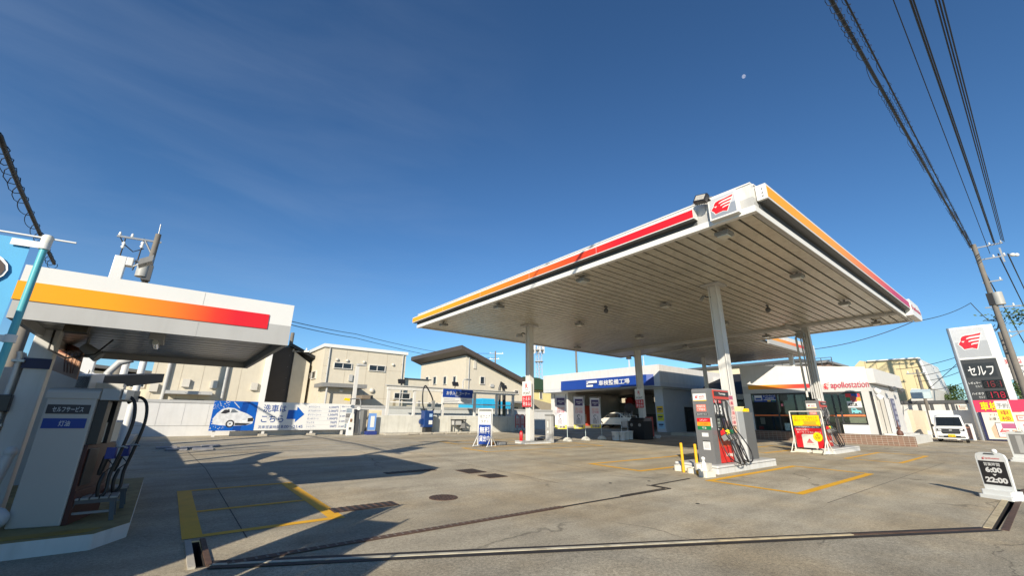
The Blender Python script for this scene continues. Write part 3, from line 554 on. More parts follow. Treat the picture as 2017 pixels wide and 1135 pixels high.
# hanging price banner with a line drawing
bp_ = [aty(118, 670, 9.9), aty(166, 690, 9.2), aty(150, 748, 9.2), aty(92, 726, 9.9)]
t = thing('hanging_banner', 'faded brown hanging banner with line drawing behind the column', 'banner', bp_[0])
m = MB(); a, b, c, d = bp_; m.slab([a, d, c, b], (.01, .02, 0), pm('faded brown banner', (.46, .26, .16), .6, var=.12)); m.build('cloth', t)
m = MB(); L = lambda u_, v_: a.lerp(b, u_).lerp(d.lerp(c, u_), v_)+Vector((-.01, -.03, 0)); n_ = (0, 0, 0)
for pl in ([(.45, .2), (.5, .6), (.6, .9)], [(.6, .15), (.58, .5), (.7, .9)], [(.75, .2), (.72, .5), (.8, .88)], [(.86, .2), (.86, .85)], [(.45, .2), (.86, .2)], [(.5, .6), (.86, .6)]): m.tube([L(*p) for p in pl], .008, brown, 5)
m.add([L(.02, 0), L(.02, .35), L(.9, .35), L(.98, 0)], [(0, 1, 2, 3)], pm('faded rust print', (.22, .07, .03), .6)); m.build('print', t)
# long dark lamp arm with white end box, on a post
ea, eb = aty(150, 756, 11.0), aty(305, 745, 13.5)
t = thing('area_lamp', 'long dark lamp arm with white end cap pointing right below the small canopy', 'lamp', G(ea.x, ea.y))
m = MB(); d = (eb-ea); s = d.normalized().cross(Z).normalized()*.18; q = Vector((0, 0, .13)); m.hexa([ea-s-q, ea+s-q, eb+s-q*.8, eb-s-q*.8, ea-s+q, ea+s+q, eb+s+q*.8, eb-s+q*.8], pm('dark lamp housing', (.03, .028, .024), .6)); m.build('arm', t)
m = MB(); e1 = ea+d*.14; m.hexa([ea-s*1.1-q, ea+s*1.1-q, e1+s*1.1-q, e1-s*1.1-q, ea-s*1.1+q*1.3, ea+s*1.1+q*1.3, e1+s*1.1+q*1.3, e1-s*1.1+q*1.3], white2); m.build('end_cap', t, .01)
m = MB(); m.cyl(G(ea.x+.1, ea.y+.1), (ea.x+.1, ea.y+.1, ea.z), .06, .05, white); m.build('post', t)
# white swan neck frame, white pipes and spot lamps behind
for px, lb in ((228, 'white tubular post nearest the dispenser behind the small canopy'), (262, 'white tubular post closer to the cream building behind the small canopy')):
    a = aty(px, 790, 17); m = MB(); m.cyl(G(a.x, a.y), (a.x, a.y, 4.3), .09, .09, white2); tag(m.build('frame_post'), lb, 'post')
m = MB(); pl = [aty(205, 800, 15.5), aty(213, 735, 15.5), aty(235, 715, 15.5), aty(262, 708, 15.5)]; pl = [G(pl[0].x, pl[0].y)]+pl; m.tube(pl, .09, lgrey, 10); tag(m.build('bent_pipe'), 'thick bent light grey pipe rising behind the kerosene dispenser', 'pipe')
p = aty(192, 742, 12); t = thing('spot_lamp', 'white bell shaped spot lamp behind the kerosene dispenser', 'lamp', p); m = MB(); m.cyl(p, p+Vector((.13, 0, -.13)), .06, .14, white2, 14); m.build('shade', t); m = MB(); m.tube([p, p+Vector((-.15, 0, .12)), p+Vector((-.2, .1, -.5)), G(p.x-.2, p.y+.1)], .022, white2); m.build('arm', t)
m = MB(); q = aty(128, 775, 11); m.gbox(q.x-.9, q.x+.1, q.y, q.y+.6, q.z-gz(q.x, q.y)+.4, lgrey); m.gbox(q.x+.15, q.x+.75, q.y+.1, q.y+.7, q.z-gz(q.x, q.y)+.2, white); m.box(q.x-.6, q.x-.3, q.y-.05, q.y, q.z-.2, q.z+.3, mgrey); tag(m.build('equipment_cabinet'), 'white pair of equipment cabinets standing behind the kerosene dispenser', 'cabinet')
# raised concrete slab behind (before the wall)
m = MB(); pts = [gp(222, 882), gp(240, 892), gp(271, 861), gp(225, 861)]; m.slab([p-Vector((0, 0, .03)) for p in pts], (0, 0, .17), concrete); tag(m.build('kerb_slab'), 'low concrete slab with pale edge against the white wall', 'slab')
# neighbour's grey wall at far left
nb = thing('neighbour_shed', 'old grey shed with layered eaves at the far left edge', 'shed', G(-3.4, 11)); m = MB()
shw = pm('old grey cladding', (.36, .36, .33), .8, var=.12, dirt=.3, bump=.1); a = atx(80, 735, -3.2); ze = 2.35
m.box(-6, -3.2, 9, 24, gz(-3.2, 12), ze, shw)
for k in range(3): m.box(-3.2, -3.19, 9, 24, .9+.5*k, .915+.5*k, dgrey)
m.build('wall', nb); m = MB()
for k in range(4): m.box(-6.2+.0*k, -3.0-.1*k+.18, 8.9, 24.1, ze+.03*k+.0, ze+.03*k+.022, [mgrey, lgrey, shw, dgrey][k])
m.build('roof', nb)
# ================================================================ WALL AND WASH BOARD
YWL = 25.7
wl = thing('boundary_wall', 'long low white boundary wall with grey coping at the rear of the forecourt', 'wall', G(5, YWL)); m = MB()
wallw = pm('wall white', (.6, .6, .59), .75, var=.06, dirt=.12, bump=.1)
zt = aty(420, 790, YWL).z; zb = gz(5, YWL)-.1
m.box(-6, 8.2, YWL, YWL+.15, zb, zt-.13, wallw); m.box(8.2, 26, YWL+1.2, YWL+1.35, zb, zt, wallw); m.build('masonry', wl)
m = MB()
for i in range(5): m.box(-6+i*2.84, -6+i*2.84+2.83, YWL-.03, YWL+.18, zt-.13, zt, lgrey)
for i in range(6): m.box(8.2+i*2.97, 8.2+i*2.97+2.96, YWL+1.17, YWL+1.38, zt-.15, zt+.0, lgrey)
m.build('coping', wl); m = MB(); m.box(-6, 8.2, YWL-.012, YWL, zb+.55, zb+.575, lgrey)
for i in range(16): m.box(-6+i*.95, -6+i*.95+.008, YWL-.008, YWL, zb+.58, zt-.14, lgrey)
m.build('joint', wl)
# wash board
tl, tr_, br, bl = [aty(*p, 24.7) for p in ((421, 790), (704, 797), (690, 850), (410, 845.5))]
wb = thing('wash_price_board', 'long white car wash price board with blue car picture and big arrow', 'signboard', G(5, 24.7)); x0, x1 = bl.x+.02, tr_.x-.15; zt_ = (tl.z+tr_.z)/2; zb_ = (bl.z+br.z)/2
m = MB(); m.box(x0, x1, 24.7, 24.76, zb_, zt_, white2); pa = Panel(m, (x0, 24.7, zt_), X, -Z, x1-x0, zt_-zb_, -Y)
royal = pm('board blue', (.0, .09, .42), .4, var=.05)
pa.rect(0, 0, .275, 1, royal); pa.poly([(.18, 0), (.14, 1), (.19, 1), (.22, 0)], pm('board dark blue', (.0, .05, .28), .4), .0045)
sil = pm('car silver print', (.62, .63, .64), .4, var=.25, vs=6); ink = pm('print black', (.02, .02, .025), .5)
pa.poly([(.015, .78), (.01, .6), (.03, .42), (.055, .28), (.09, .22), (.13, .24), (.17, .34), (.215, .42), (.25, .52), (.265, .62), (.26, .76), (.225, .82), (.13, .84), (.06, .82)], sil, .006)
pa.poly([(.05, .42), (.07, .3), (.1, .28), (.105, .38), (.08, .43)], ink, .008); pa.poly([(.115, .28), (.13, .28), (.16, .38), (.11, .4)], pm('glass print', (.12, .14, .16), .4), .008)
pa.disc(.12, .77, .027, ink, .009); pa.disc(.12, .77, .018, sil, .011); pa.disc(.12, .77, .005, ink, .012); pa.poly([(.225, .58), (.26, .56), (.262, .68), (.228, .7)], ink, .009); pa.poly([(.19, .66), (.22, .64), (.222, .71), (.195, .72)], pm('lamp print', (.75, .76, .76), .3), .009); pa.poly([(.15, .74), (.25, .76), (.22, .82), (.15, .82)], ink, .0085)
rr = random.Random(3)
for k in range(70):
    cx, cy = rr.uniform(.0, .09), rr.choice([rr.uniform(.5, .95), rr.uniform(.02, .3)]); a = rr.uniform(.002, .009); pa.poly([(cx, cy), (cx+a, cy+a*3), (cx+a*.5, cy-a*2)], white2, .0085)
pa.tube = None
for k in range(10): cx = .12+.004*k; pa.poly([(cx, .03+.02*k), (cx+.003, .07+.02*k), (cx+.005, .02+.02*k)], white2, .008)
bl_ = pm('board lettering', (.02, .07, .27), .45)
pa.txt('洗車は', .315, .09, .475, .36, bl_, .02, keep=False); pa.txt('こちら', .312, .47, .465, .72, bl_, .02); pa.txt('洗車営業時間', .3, .83, .447, .94, bl_, .0); pa.txt('8:00〜21:45', .455, .82, .61, .93, bl_, .02)
pa.poly([(.49, .27), (.485, .6), (.548, .6), (.548, .72), (.61, .42), (.552, .14), (.551, .27)], royal, .005)
for i, (nm, pr) in enumerate((('ガラスコート', '2,500円'), ('ダブルポリマー', '2,000円'), ('ポリマーコート', '1,500円'), ('はっ水コート', '1,000円'), ('ワックス', '700円'), ('シャンプー', '500円'))):
    y = .09+i*.147; pa.txt(nm, .635, y+.012, .635+.0145*len(nm), y+.085, bl_, .0); pa.txt(pr, .868-.0128*len(pr), y, .868, y+.095, bl_, .015); pa.rect(.63, y+.125, .87, y+.131, pm('rule grey', (.5, .5, .5), .6), .004)
pa.rect(.882, .06, .885, .95, pm('rule grey', (.5, .5, .5), .6), .004); pa.txt('追加オプション', .895, .07, .96, .13, bl_, .0)
for i, pr in enumerate(('各1,000円', '各 200円', '各 200円', '各 200円')): pa.txt(pr, .887, .24+i*.2, .931, .31+i*.2, bl_, .01); pa.rect(.936, .17+i*.2, .982, .34+i*.2, pm('thumb grey %d' % (i % 3), [(.3, .36, .42), (.2, .2, .2), (.4, .41, .42)][i % 3], .5, var=.4, vs=12), .005)
m.build('panel', wb)
m = MB()
for px in (420, 517, 612, 672): a = aty(px, 855, 24.8); m.box(a.x-.06, a.x+.06, 24.77, 24.87, gz(a.x, 24.8)-.05, zb_+.3, white)
m.box(x0+.05, x1-.05, 24.77, 24.8, zb_+.05, zb_+.1, white)
for px in (517, 612): a = aty(px, 855, 24.8); m.box(a.x-.18, a.x+.18, 24.6, 25.0, gz(a.x, 24.8), gz(a.x, 24.8)+.1, concrete)
m.build('post', wb)
m = MB(); m.box(2.6, 8.1, 25.2, 25.3, gz(5, 25)-.05, gz(5, 25)+.22, white); tag(m.build('low_kerb_wall'), 'low white kerb running behind the wash board posts', 'kerb')
# payment terminal, lamp pole with yellow detector, hatch cabinet, cream locker, blue sign at the gate of the wash
a = aty(688, 857, 23.8); t = thing('wash_terminal', 'small white payment post at the right end of the wash board', 'terminal', G(a.x, a.y)); z = gz(a.x, a.y); m = MB(); m.box(a.x-.16, a.x+.16, 23.7, 23.95, z, z+.62, white2); m.hexa([(a.x-.12, 23.74, z+.62), (a.x+.16, 23.74, z+.62), (a.x+.16, 23.92, z+.62), (a.x-.12, 23.92, z+.62), (a.x-.02, 23.78, z+1.12), (a.x+.13, 23.78, z+1.12), (a.x+.13, 23.9, z+1.12), (a.x-.02, 23.9, z+1.12)], offw); m.build('body', t, .01); m = MB(); m.box(a.x-.1, a.x+.02, 23.688, 23.699, z+.3, z+.42, dgrey); m.box(a.x-.07, a.x+.03, 23.725, 23.739, z+.7, z+.86, brown); m.build('screen', t)
a = aty(704, 850, 24.2); z = gz(a.x, a.y); t = thing('sensor_pole', 'thin grey bent pole carrying a yellow sensor above the wash board', 'pole', G(a.x, a.y)); b = aty(711, 790, 24.2); c = aty(687, 787, 24.2); m = MB(); m.tube([(a.x+.1, a.y, z), (b.x, b.y, b.z-.1), b+Vector((-.05, 0, .08)), b+Vector((-.15, 0, .12)), c], .035, steel); m.build('pole', t); m = MB(); m.hexa([c+Vector(v) for v in ((-.28, -.05, -.05), (.05, -.05, -.1), (.05, .05, -.1), (-.28, .05, -.05), (-.2, -.05, .06), (.05, -.05, .04), (.05, .05, .04), (-.2, .05, .06))], yellow); m.build('sensor', t); m = MB(); m.cyl(b+Vector((-.1, -.03, -.42)), b+Vector((-.1, -.1, -.42)), .1, .1, white2); m.build('bell', t)
m = MB(); x = atx(0, 0, 1) and aty(716, 820, 24.9).x; m.gbox(x-.5, x+.28, 24.9, 25.3, 1.35, mgrey); m.gbox(x-.5, x-.25, 24.88, 24.9, 1.3, dgrey); m.gbox(x+.0, x+.25, 24.88, 24.9, 1.3, dgrey); tag(m.build('grey_locker'), 'grey metal locker between the wash board and the cream cabinet', 'locker')
a0, a1 = aty(722, 855, 24.7), aty(748, 855, 24.7); t = thing('storage_cabinet', 'cream storage cabinet with a plain door beside the wash corner', 'cabinet', G(a0.x, 24.7)); m = MB(); m.gbox(a0.x, a1.x, 24.7, 25.4, 1.32, cream); m.build('body', t, .01); m = MB(); m.gbox(a0.x+.14, a1.x-.1, 24.68, 24.699, 1.25, pm('cream door', (.6, .54, .38), .6), 0, -.05); m.build('door', t)
m = MB(); m.gbox(a0.x-.35, a0.x+.1, 24.5, 24.7, .16, pm('white block', (.6, .6, .56), .8, var=.1), 0, .02); tag(m.build('concrete_block'), 'white concrete block at the foot of the grey locker', 'block')
# ================================================================ CAR CARE CORNER
YC = 24.4; a0, a1 = aty(738, 855, YC), aty(1014, 848, YC)
zc = lambda x: gz(x, YC)
lw = thing('care_corner_wall', 'low whitewashed block wall of the car care corner with peeling paint', 'wall', G(15, YC)); m = MB(); zt2 = aty(880, 820, YC).z
m.box(a0.x, a1.x, YC, YC+.15, zc(15)-.1, zt2, pm('peeling white block', (.58, .57, .51), .85, var=.12, dirt=.35, bump=.25)); m.build('masonry', lw)
m = MB(); m.box(a0.x+.3, a1.x-2.5, YC-.9, YC-.02, zc(15)-.06, zc(15)+.07, concrete); m.build('kerb', lw)
for i in range(6): x = a0.x+1.6+i*.85; m = MB(); m.box(x, x+.6, YC-1.05, YC-.92, zc(x), zc(x)+.1, concrete); tag(m.build('wheel_stop'), 'short concrete wheel stop in the row along the car care wall', 'wheel stop', 'wheel stops along the car care wall')
fr = thing('care_corner_frame', 'white steel post and beam frame standing on the car care wall', 'frame', G(15, YC+.2))
pxs = [766, 817, 873, 935, 978, 1010]; ztop = [766, 769, 772, 775, 777, 780]; tops = [aty(p, z_, YC+.25) for p, z_ in zip(pxs, ztop)]
for p in tops: m = MB(); m.box(p.x-.075, p.x+.075, YC+.16, YC+.3, zc(p.x), p.z, white); m.build('post', fr)
m = MB(); a, b = tops[0], tops[-1]; zt3 = (a.z+b.z)/2; m.box(a.x-.1, b.x+.12, YC+.12, YC+.34, zt3-.02, zt3+.2, white); m.box(a.x-.2, b.x+.2, YC+.05, YC+.4, zt3+.2, zt3+.25, lgrey); m.build('beam', fr)
m = MB(); zr = aty(900, 797, YC).z; m.box(a.x, b.x, YC+.2, YC+.25, zr, zr+.06, white2); m.box(a.x, b.x, YC+.21, YC+.24, zt2, zt2+.04, white2); m.build('handrail', fr)
for i in range(5): m = MB(); m.box(tops[i].x+.09, tops[i+1].x-.09, YC+.222, YC+.23, zt2+.05, zr-.02, glass('clear screen', (.93, .94, .93), 1.2)); m.build('screen', fr)
s0, s1 = aty(873, 766, YC), aty(931, 796, YC); t = thing('corner_sign', 'blue and white car care corner sign hung on the white frame', 'sign', G(s0.x, YC)); m = MB(); pa = Panel(m, (s0.x, YC+.02, s0.z), X, -Z, s1.x-s0.x, s0.z-s1.z, -Y); m.box(s0.x, s1.x, YC+.02, YC+.06, s1.z, s0.z, white2); pa.rect(0, 0, 1, .6, blue); pa.txt('お手入れコーナー', .12, .15, .9, .42, white2, .03); pa.rect(.4, .48, .58, .51, white2, .005)
for yy, xa, xb in ((.7, .04, .4), (.8, .04, .55), (.8, .62, .95), (.7, .66, .8), (.9, .04, .5), (.9, .62, .9)): pa.rect(xa, yy, xb, yy+.035, pm('print grey', (.3, .3, .32), .5), .005)
m.build('panel', t)
def corner_flood(px, py, label):
    p = aty(px, py, YC+.2); t = thing('flood_light', label, 'floodlight', p, 'floodlights on the white frame'); m = MB(); m.M = Matrix.Translation(p) @ Matrix.Rotation(-.5, 4, 'X'); m.box(-.22, .22, -.05, .05, -.14, .14, blackp); m.build('body', t, .01); m = MB(); m.tube([p, (p.x, p.y+.05, zt3+.25)], .03, blackp); m.build('bracket', t)
corner_flood(791, 752, 'black floodlight above the left end of the white frame'); corner_flood(897, 757, 'black floodlight on the white frame above the blue sign'); corner_flood(993, 763, 'black floodlight near the right end of the white frame')
# vacuum cleaner with hose
v0 = aty(840, 850, YC-.45); t = thing('vacuum_machine', 'blue coin vacuum machine with black hose at the car care wall', 'vacuum', G(v0.x, v0.y)); z = gz(v0.x, v0.y); x, y = v0.x, v0.y; m = MB(); bluev = pm('machine blue', (.01, .04, .16), .35, var=.1)
m.box(x-.32, x+.28, y-.25, y+.25, z+.38, z+1.35, bluev); m.box(x-.2, x+.25, y-.22, y+.22, z+.0, z+.38, blackp); m.build('body', t, .03); m = MB(); m.box(x-.02, x+.22, y-.256, y-.251, z+.55, z+.78, white2); m.box(x+.0, x+.2, y-.256, y-.251, z+.98, z+1.16, pm('pale blue print', (.35, .5, .7), .5)); m.cyl((x-.34, y-.1, z+.7), (x-.34, y+.1, z+.7), .18, .18, bluev, 16); m.build('front_panel', t)
m = MB(); m.tube(smooth([(x-.25, y-.1, z+1.3), (x-.42, y-.1, z+1.7), (x-.45, y-.05, z+2.4), (x-.35, y, z+2.75), (x-.2, y, z+2.78), (x+.2, y, z+2.2), (x+.38, y, z+1.7), (x+.36, y-.05, z+1.4), (x+.1, y-.1, z+1.2)]), .045, blackp, 8); m.build('hose', t); m = MB(); m.box(x+.26, x+.42, y-.08, y+.08, z+1.45, z+1.95, steel); m.build('hose_holder', t)
h0 = aty(990, 815, YC+1.2); m = MB(); m.tube([(h0.x-.3, h0.y, zt2), (h0.x-.32, h0.y, zr+1.3), (h0.x-.15, h0.y, zr+1.75), (h0.x+.05, h0.y, zr+1.65), (h0.x+.08, h0.y, zt2)], .09, blackp, 8); m.tube([(h0.x-.05, h0.y, zr+1.7), (h0.x+.18, h0.y, zr+1.0), (h0.x+.2, h0.y, zt2)], .07, blackp, 8); tag(m.build('hanging_hose'), 'thick black looped hose behind the right end of the white frame', 'hose')
a = aty(905, 850, YC-.3); t = thing('side_table', 'small black metal table with a cloth box against the care wall', 'table', G(a.x, a.y)); z = gz(a.x, a.y); m = MB(); m.box(a.x-.55, a.x+.35, a.y-.25, a.y+.25, z+.78, z+.84, blackp); m.build('tabletop', t)
for sx in (-.5, .3):
    for sy in (-.2, .2): m = MB(); m.box(a.x+sx-.025, a.x+sx+.025, a.y+sy-.025, a.y+sy+.025, z, z+.78, dgrey); m.build('leg', t)
m = MB(); m.box(a.x-.5, a.x+.0, a.y-.2, a.y+.2, z+.5, z+.77, lgrey); m.box(a.x+.03, a.x+.3, a.y-.2, a.y+.2, z+.3, z+.6, mgrey); m.build('shelf_box', t)
a = aty(731, 850, 24.1); t = thing('standing_sign', 'narrow blue standing sign at the left end of the care wall', 'sign', G(a.x, a.y)); z = gz(a.x, a.y); m = MB(); m.box(a.x-.22, a.x+.22, a.y-.02, a.y+.02, z+.25, z+1.15, pm('panel blue', (.15, .3, .65), .5, var=.1)); m.box(a.x-.1, a.x+.12, a.y-.026, a.y-.021, z+.4, z+1.0, white2); m.build('panel', t); m = MB(); m.box(a.x-.3, a.x+.26, a.y-.2, a.y+.2, z, z+.2, pm('base blue', (.02, .04, .2), .5)); m.box(a.x-.2, a.x+.2, a.y-.04, a.y+.04, z+.2, z+.25, lgrey); m.build('base', t, .01)
# blue wash machine behind
a0, a1 = aty(935, 795, 29), aty(1006, 800, 29); t = thing('wash_machine', 'bright blue drive through wash machine behind the white frame', 'car wash', G(a0.x+2, 29)); zt4 = aty(965, 787, 29).z; z = gz(14, 29); m = MB()
m.box(a0.x, a0.x+.7, 29, 31.5, z, zt4, sky_b); m.box(a1.x-1.7, a1.x, 29, 31.5, z, zt4-.15, sky_b); m.box(a0.x+.7, a1.x-1.7, 29, 31.5, zt4-.95, zt4+.05, sky_b); m.build('gantry', t, .03); m = MB(); m.box(a0.x+.75, a0.x+1.6, 29.6, 31, z, zt4-1, dgrey); m.box(a1.x-2.5, a1.x-1.75, 29.6, 31, z, zt4-1, blackp); m.build('brush', t); m = MB(); m.box(a0.x+.8, a1.x-2, 28.98, 28.999, zt4-.5, zt4-.4, pm('deep blue', (.01, .15, .35), .4)); m.box(a1.x-1.5, a1.x-.1, 28.98, 28.999, z+1.0, z+1.6, pm('deep blue', (.01, .15, .35), .4)); m.build('trim', t)
# barrier boards and grey wall right of the corner
redw = pm('barrier red', (.65, .12, .1), .5)
for i, px in enumerate((1019, 1029, 1037)):
    a = aty(px, 845, 25.4); t = thing('barrier_board', ['red and white folding barrier farthest left of the three by the sunlit column', 'red and white folding barrier in the middle of the three by the sunlit column', 'red and white folding barrier half hidden by the sunlit column'][i], 'barrier', G(a.x, a.y), 'folding barriers behind the sunlit column'); z = gz(a.x, a.y); m = MB(); m.tube([(a.x-.17, a.y, z+.2), (a.x-.17, a.y, z+1.05), (a.x-.1, a.y, z+1.15), (a.x+.1, a.y, z+1.15), (a.x+.17, a.y, z+1.05), (a.x+.17, a.y, z+.2)], .035, redw); m.build('frame', t); m = MB(); m.box(a.x-.14, a.x+.14, a.y-.012, a.y+.012, z+.42, z+1.0, white2); m.box(a.x-.1, a.x+.1, a.y-.016, a.y-.0125, z+.55, z+.9, pm('barrier pink', (.75, .4, .36), .6)); m.box(a.x-.15, a.x+.15, a.y-.02, a.y+.02, z+.42, z+.5, redw); m.build('board', t); m = MB(); m.box(a.x-.2, a.x+.2, a.y-.25, a.y+.25, z, z+.2, white); m.build('foot', t, .02)
# ================================================================ WORKSHOP
WX = 31.0; wc = atx(1297, 718, WX); WY0, WY1, WT = wc.y, atx(1070, 740, WX).y, 5.85; WB = 4.08
ws = thing('workshop_building', 'white flat roofed car workshop with blue sign board over an open service bay', 'workshop', G(WX+4, 26))
wsw = pm('workshop white', (.6, .59, .57), .6, var=.05, dirt=.22); wsg = pm('workshop grey', (.5, .52, .54), .6, var=.05, dirt=.1)
zg = .45; XB = 43.5
m = MB(); m.box(WX, WX+1.3, WY0, WY1, WB+.35, WT, wsw); m.box(WX+1.3, XB, WY0, WY1, WB+.35, WT-.02, wsw); m.box(WX-.004, WX, WY0, WY1, WB+.0, WB+.345, wsg); m.box(WX, WX+1.3, WY0, WY1, WB, WB+.35, wsg); m.box(WX+1.3, XB, WY0, WY0+.3, WB, WB+.35, wsg)
m.build('fascia', ws); m = MB(); m.box(WX+1.3, XB, WY0+.3, WY1-.2, WB+.16, WB+.36, mgrey); m.build('ceiling', ws)
dkin = pm('workshop interior', (.26, .27, .27), .8, var=.15); dkin2 = pm('workshop interior dark', (.1, .105, .11), .8, var=.15)
m = MB(); m.box(WX+1.0, WX+2.2, WY1-2.6, WY1-.1, zg, WB+.2, wsw)                       # left wall block
m.box(WX+1.2, XB, WY1-.31, WY1-.11, zg, WB+.2, wsw); m.box(WX+1.0, WX+2.1, WY0+.5, WY0+1.3, zg, WB, wsg)   # right pillar
m.box(WX+2.1, XB, WY0+.55, WY0+.8, zg, WB+.2, wsg)
zw0, zw1 = 3.38, 3.92; WA = [(atx(1246, 778, 43.5).y, atx(1224, 778, 43.5).y), (atx(1307, 778, 43.5).y, atx(1288, 778, 43.5).y)]; WA.sort()
for a, b in ((WY0+.8, WA[0][0]), (WA[0][1], WA[1][0]), (WA[1][1], WY1-.3)): m.box(XB-.2, XB, a, b, zw0, zw1, dkin)
m.box(XB-.2, XB, WY0+.8, WY1-.3, zg+1.6, zw0, dkin); m.box(XB-.2, XB, WY0+.8, WY1-.3, zw1, WB+.2, dkin); m.box(XB-.2, XB, WY0+.8, WY1-.3, zg, zg+1.6, dkin2); m.build('wall', ws)
for a, b in WA:
    m = MB(); m.box(XB-.12, XB-.1, a, b, zw0, zw1, glass('workshop pane', (.9, .9, .88))); m.box(XB-.14, XB-.08, (a+b)/2-.04, (a+b)/2+.04, zw0, zw1, blackp); m.box(XB-.24, XB-.2, a-.1, b+.1, zw0-.1, zw0, blackp); m.box(XB-.24, XB-.2, a-.1, b+.1, zw1, zw1+.1, blackp); m.build('window', ws)
tl = atx(1107, 756, WX-.15); tr_ = atx(1278, 743, WX-.15); bl = atx(1107, 774, WX-.15); t0 = tl.z
m = MB(); yA, yB = tl.y, atx(1286, 748, WX-.15).y; zA, zB = WB+.1, WB+1.0
m.hexa([(WX-.35, yB+.5, zA), (WX-.01, yB, zA), (WX-.01, yA, zA), (WX-.35, yA-.0, zA), (WX-.3, yB+.5, zB), (WX-.01, yB, zB-.0), (WX-.01, yA, zB), (WX-.3, yA, zB)], blue)
pa = Panel(m, (WX-.365, yA, zB), -Y, -Z, yA-yB-.5, zB-zA, -X); pa.txt('車検整備工場', .5, .24, .84, .76, white2, .05, lift=.075); pa.rect(.35, .2, .37, .55, white2, .07); pa.rect(.375, .2, .48, .45, white2, .07); pa.rect(.35, .62, .43, .82, white2, .07); pa.poly([(.353, .25), (.353, .5), (.368, .25)], blue, .08); m.build('sign_board', ws)
for i, cc in enumerate(((.75, .45, .02), (.65, .6, .02), (.3, .55, .7))):
    m = MB(); z0 = 2.55-i*.62; pa = Panel(m, (WX+.99, WY0+1.2, z0), -Y, -Z, .6, .55, -X); m.box(WX+.98, WX+.995, WY0+.6, WY0+1.2, z0-.55, z0, pm('poster %d' % i, cc, .5, var=.1)); pa.rect(.15, .3, .85, .5, navy, .015); pa.rect(.2, .6, .7, .68, navy, .015); m.build('poster', ws)
m = MB(); d0 = atx(1345, 797, 0.1+WX); m.box(WX+4.2, WX+5.6, WY0+.52, WY0+.549, zg, zg+2.1, blackp); m.box(WX+4.4, WX+5.4, WY0+.505, WY0+.519, zg+.9, zg+1.9, gwin); m.build('door', ws)
m = MB(); m.box(WX+.6, WX+5, WY0+.2, WY0+2.6, WB-.12, WB-.01, wsg); m.build('canopy_slab', ws)
m = MB(); m.cyl((XB-.25, WY0+4.3, 3.35), (XB-.2, WY0+4.3, 3.35), .25, .25, white2, 20); m.cyl((XB-.27, WY0+4.3, 3.35), (XB-.25, WY0+4.3, 3.35), .2, .2, lgrey, 20); tag(m.build('wall_clock'), 'round wall clock between the small rear windows inside the workshop', 'clock')
a = atx(1131, 815, WX+.6); m = MB(); m.box(WX+.97, WX+.995, a.y-.32, a.y+.3, a.z-.35, a.z+.5, red); m.box(WX+.955, WX+.969, a.y-.15, a.y+.12, a.z-.1, a.z+.3, yellow); m.box(WX+.955, WX+.969, a.y-.3, a.y+.28, a.z-.32, a.z-.22, white2); tag(m.build('wall_poster'), 'red and yellow poster on the workshop wall behind the flags', 'poster')
m = MB(); a = atx(1240, 792, 41); m.slab([(41, a.y+.6, a.z-.6), (41, a.y-.5, a.z-.1), (41, a.y-.2, a.z+.5), (41, a.y+.6, a.z+.35)], (.5, 0, 0), pm('hoist red', (.4, .02, .02), .4)); tag(m.build('red_hoist'), 'red hoist panel leaning inside the workshop above the white sedan', 'hoist')
a = atx(1150, 830, 36); m = MB(); m.gbox(36, 36.6, a.y-.5, a.y+.5, 2.1, pm('tool cabinet red', (.5, .08, .05), .4, var=.1)); m.gbox(35.97, 35.999, a.y-.4, a.y+.4, 1.2, pm('tool cabinet print', (.6, .45, .4), .5, var=.4, vs=10), 0, -.4); tag(m.build('tool_cabinet'), 'tall red tool cabinet just inside the workshop behind the flags', 'cabinet')
m = MB(); m.box(52, 58, 14, 36, .2, 6.0, cream); m.box(51.7, 58.3, 13.7, 36.3, 6.0, 6.25, dgrey); tag(m.build('rear_house'), 'cream house seen through the small rear windows of the workshop', 'house')
# entrance wing with dark hipped roof
wing = thing('entrance_wing', 'low annex with dark hipped roof and white eave between workshop and shop', 'annex', G(38, 15)); ew = pm('dark roof', (.018, .018, .02), .6, var=.1)
e0, e1 = atx(1338, 790, 36.5), atx(1471, 778, 36.5); zE = (e0.z+e1.z)/2
m = MB(); m.box(36.5, 37, e1.y, e0.y, zE-.2, zE+.22, white); m.build('eave', wing)
m = MB(); pk = [(36.55, e0.y-.05, zE+.22), (36.55, e1.y, zE+.22), (40, e1.y, zE+2.2), (40, e0.y-3.2, zE+2.2)]; m.add(pk+[(x+.1, y, z-.12) for x, y, z in pk], [(3, 2, 1, 0), (4, 5, 6, 7), (0, 1, 5, 4), (1, 2, 6, 5), (2, 3, 7, 6), (3, 0, 4, 7)], ew); m.build('roof', wing)
m = MB(); m.box(40.2, 40.4, e1.y, WY0+.5, .3, 5.4, pm('annex wall', (.5, .5, .5), .7, var=.05)); m.box(38.3, 38.5, e1.y+3.2, WY0+.5, .3, zE, lgrey); m.box(38.28, 38.299, e1.y+.1, e1.y+3.2, .3, zE-.1, gwin); m.build('wall', wing)
a = atx(1475, 791, 36.4); t = thing('wall_clock', 'round white clock with black rim on the wall left of the shop window', 'clock', a); m = MB(); m.cyl(a, a+Vector((-.06, 0, 0)), .42, .42, blackp, 24); m.build('rim', t); m = MB(); m.cyl(a+Vector((-.06, 0, 0)), a+Vector((-.07, 0, 0)), .35, .35, white2, 24); m.box(a.x-.085, a.x-.072, a.y-.02, a.y+.02, a.z-.02, a.z+.25, black); m.box(a.x-.085, a.x-.072, a.y-.14, a.y+.02, a.z-.02, a.z+.02, black); m.build('face', t)
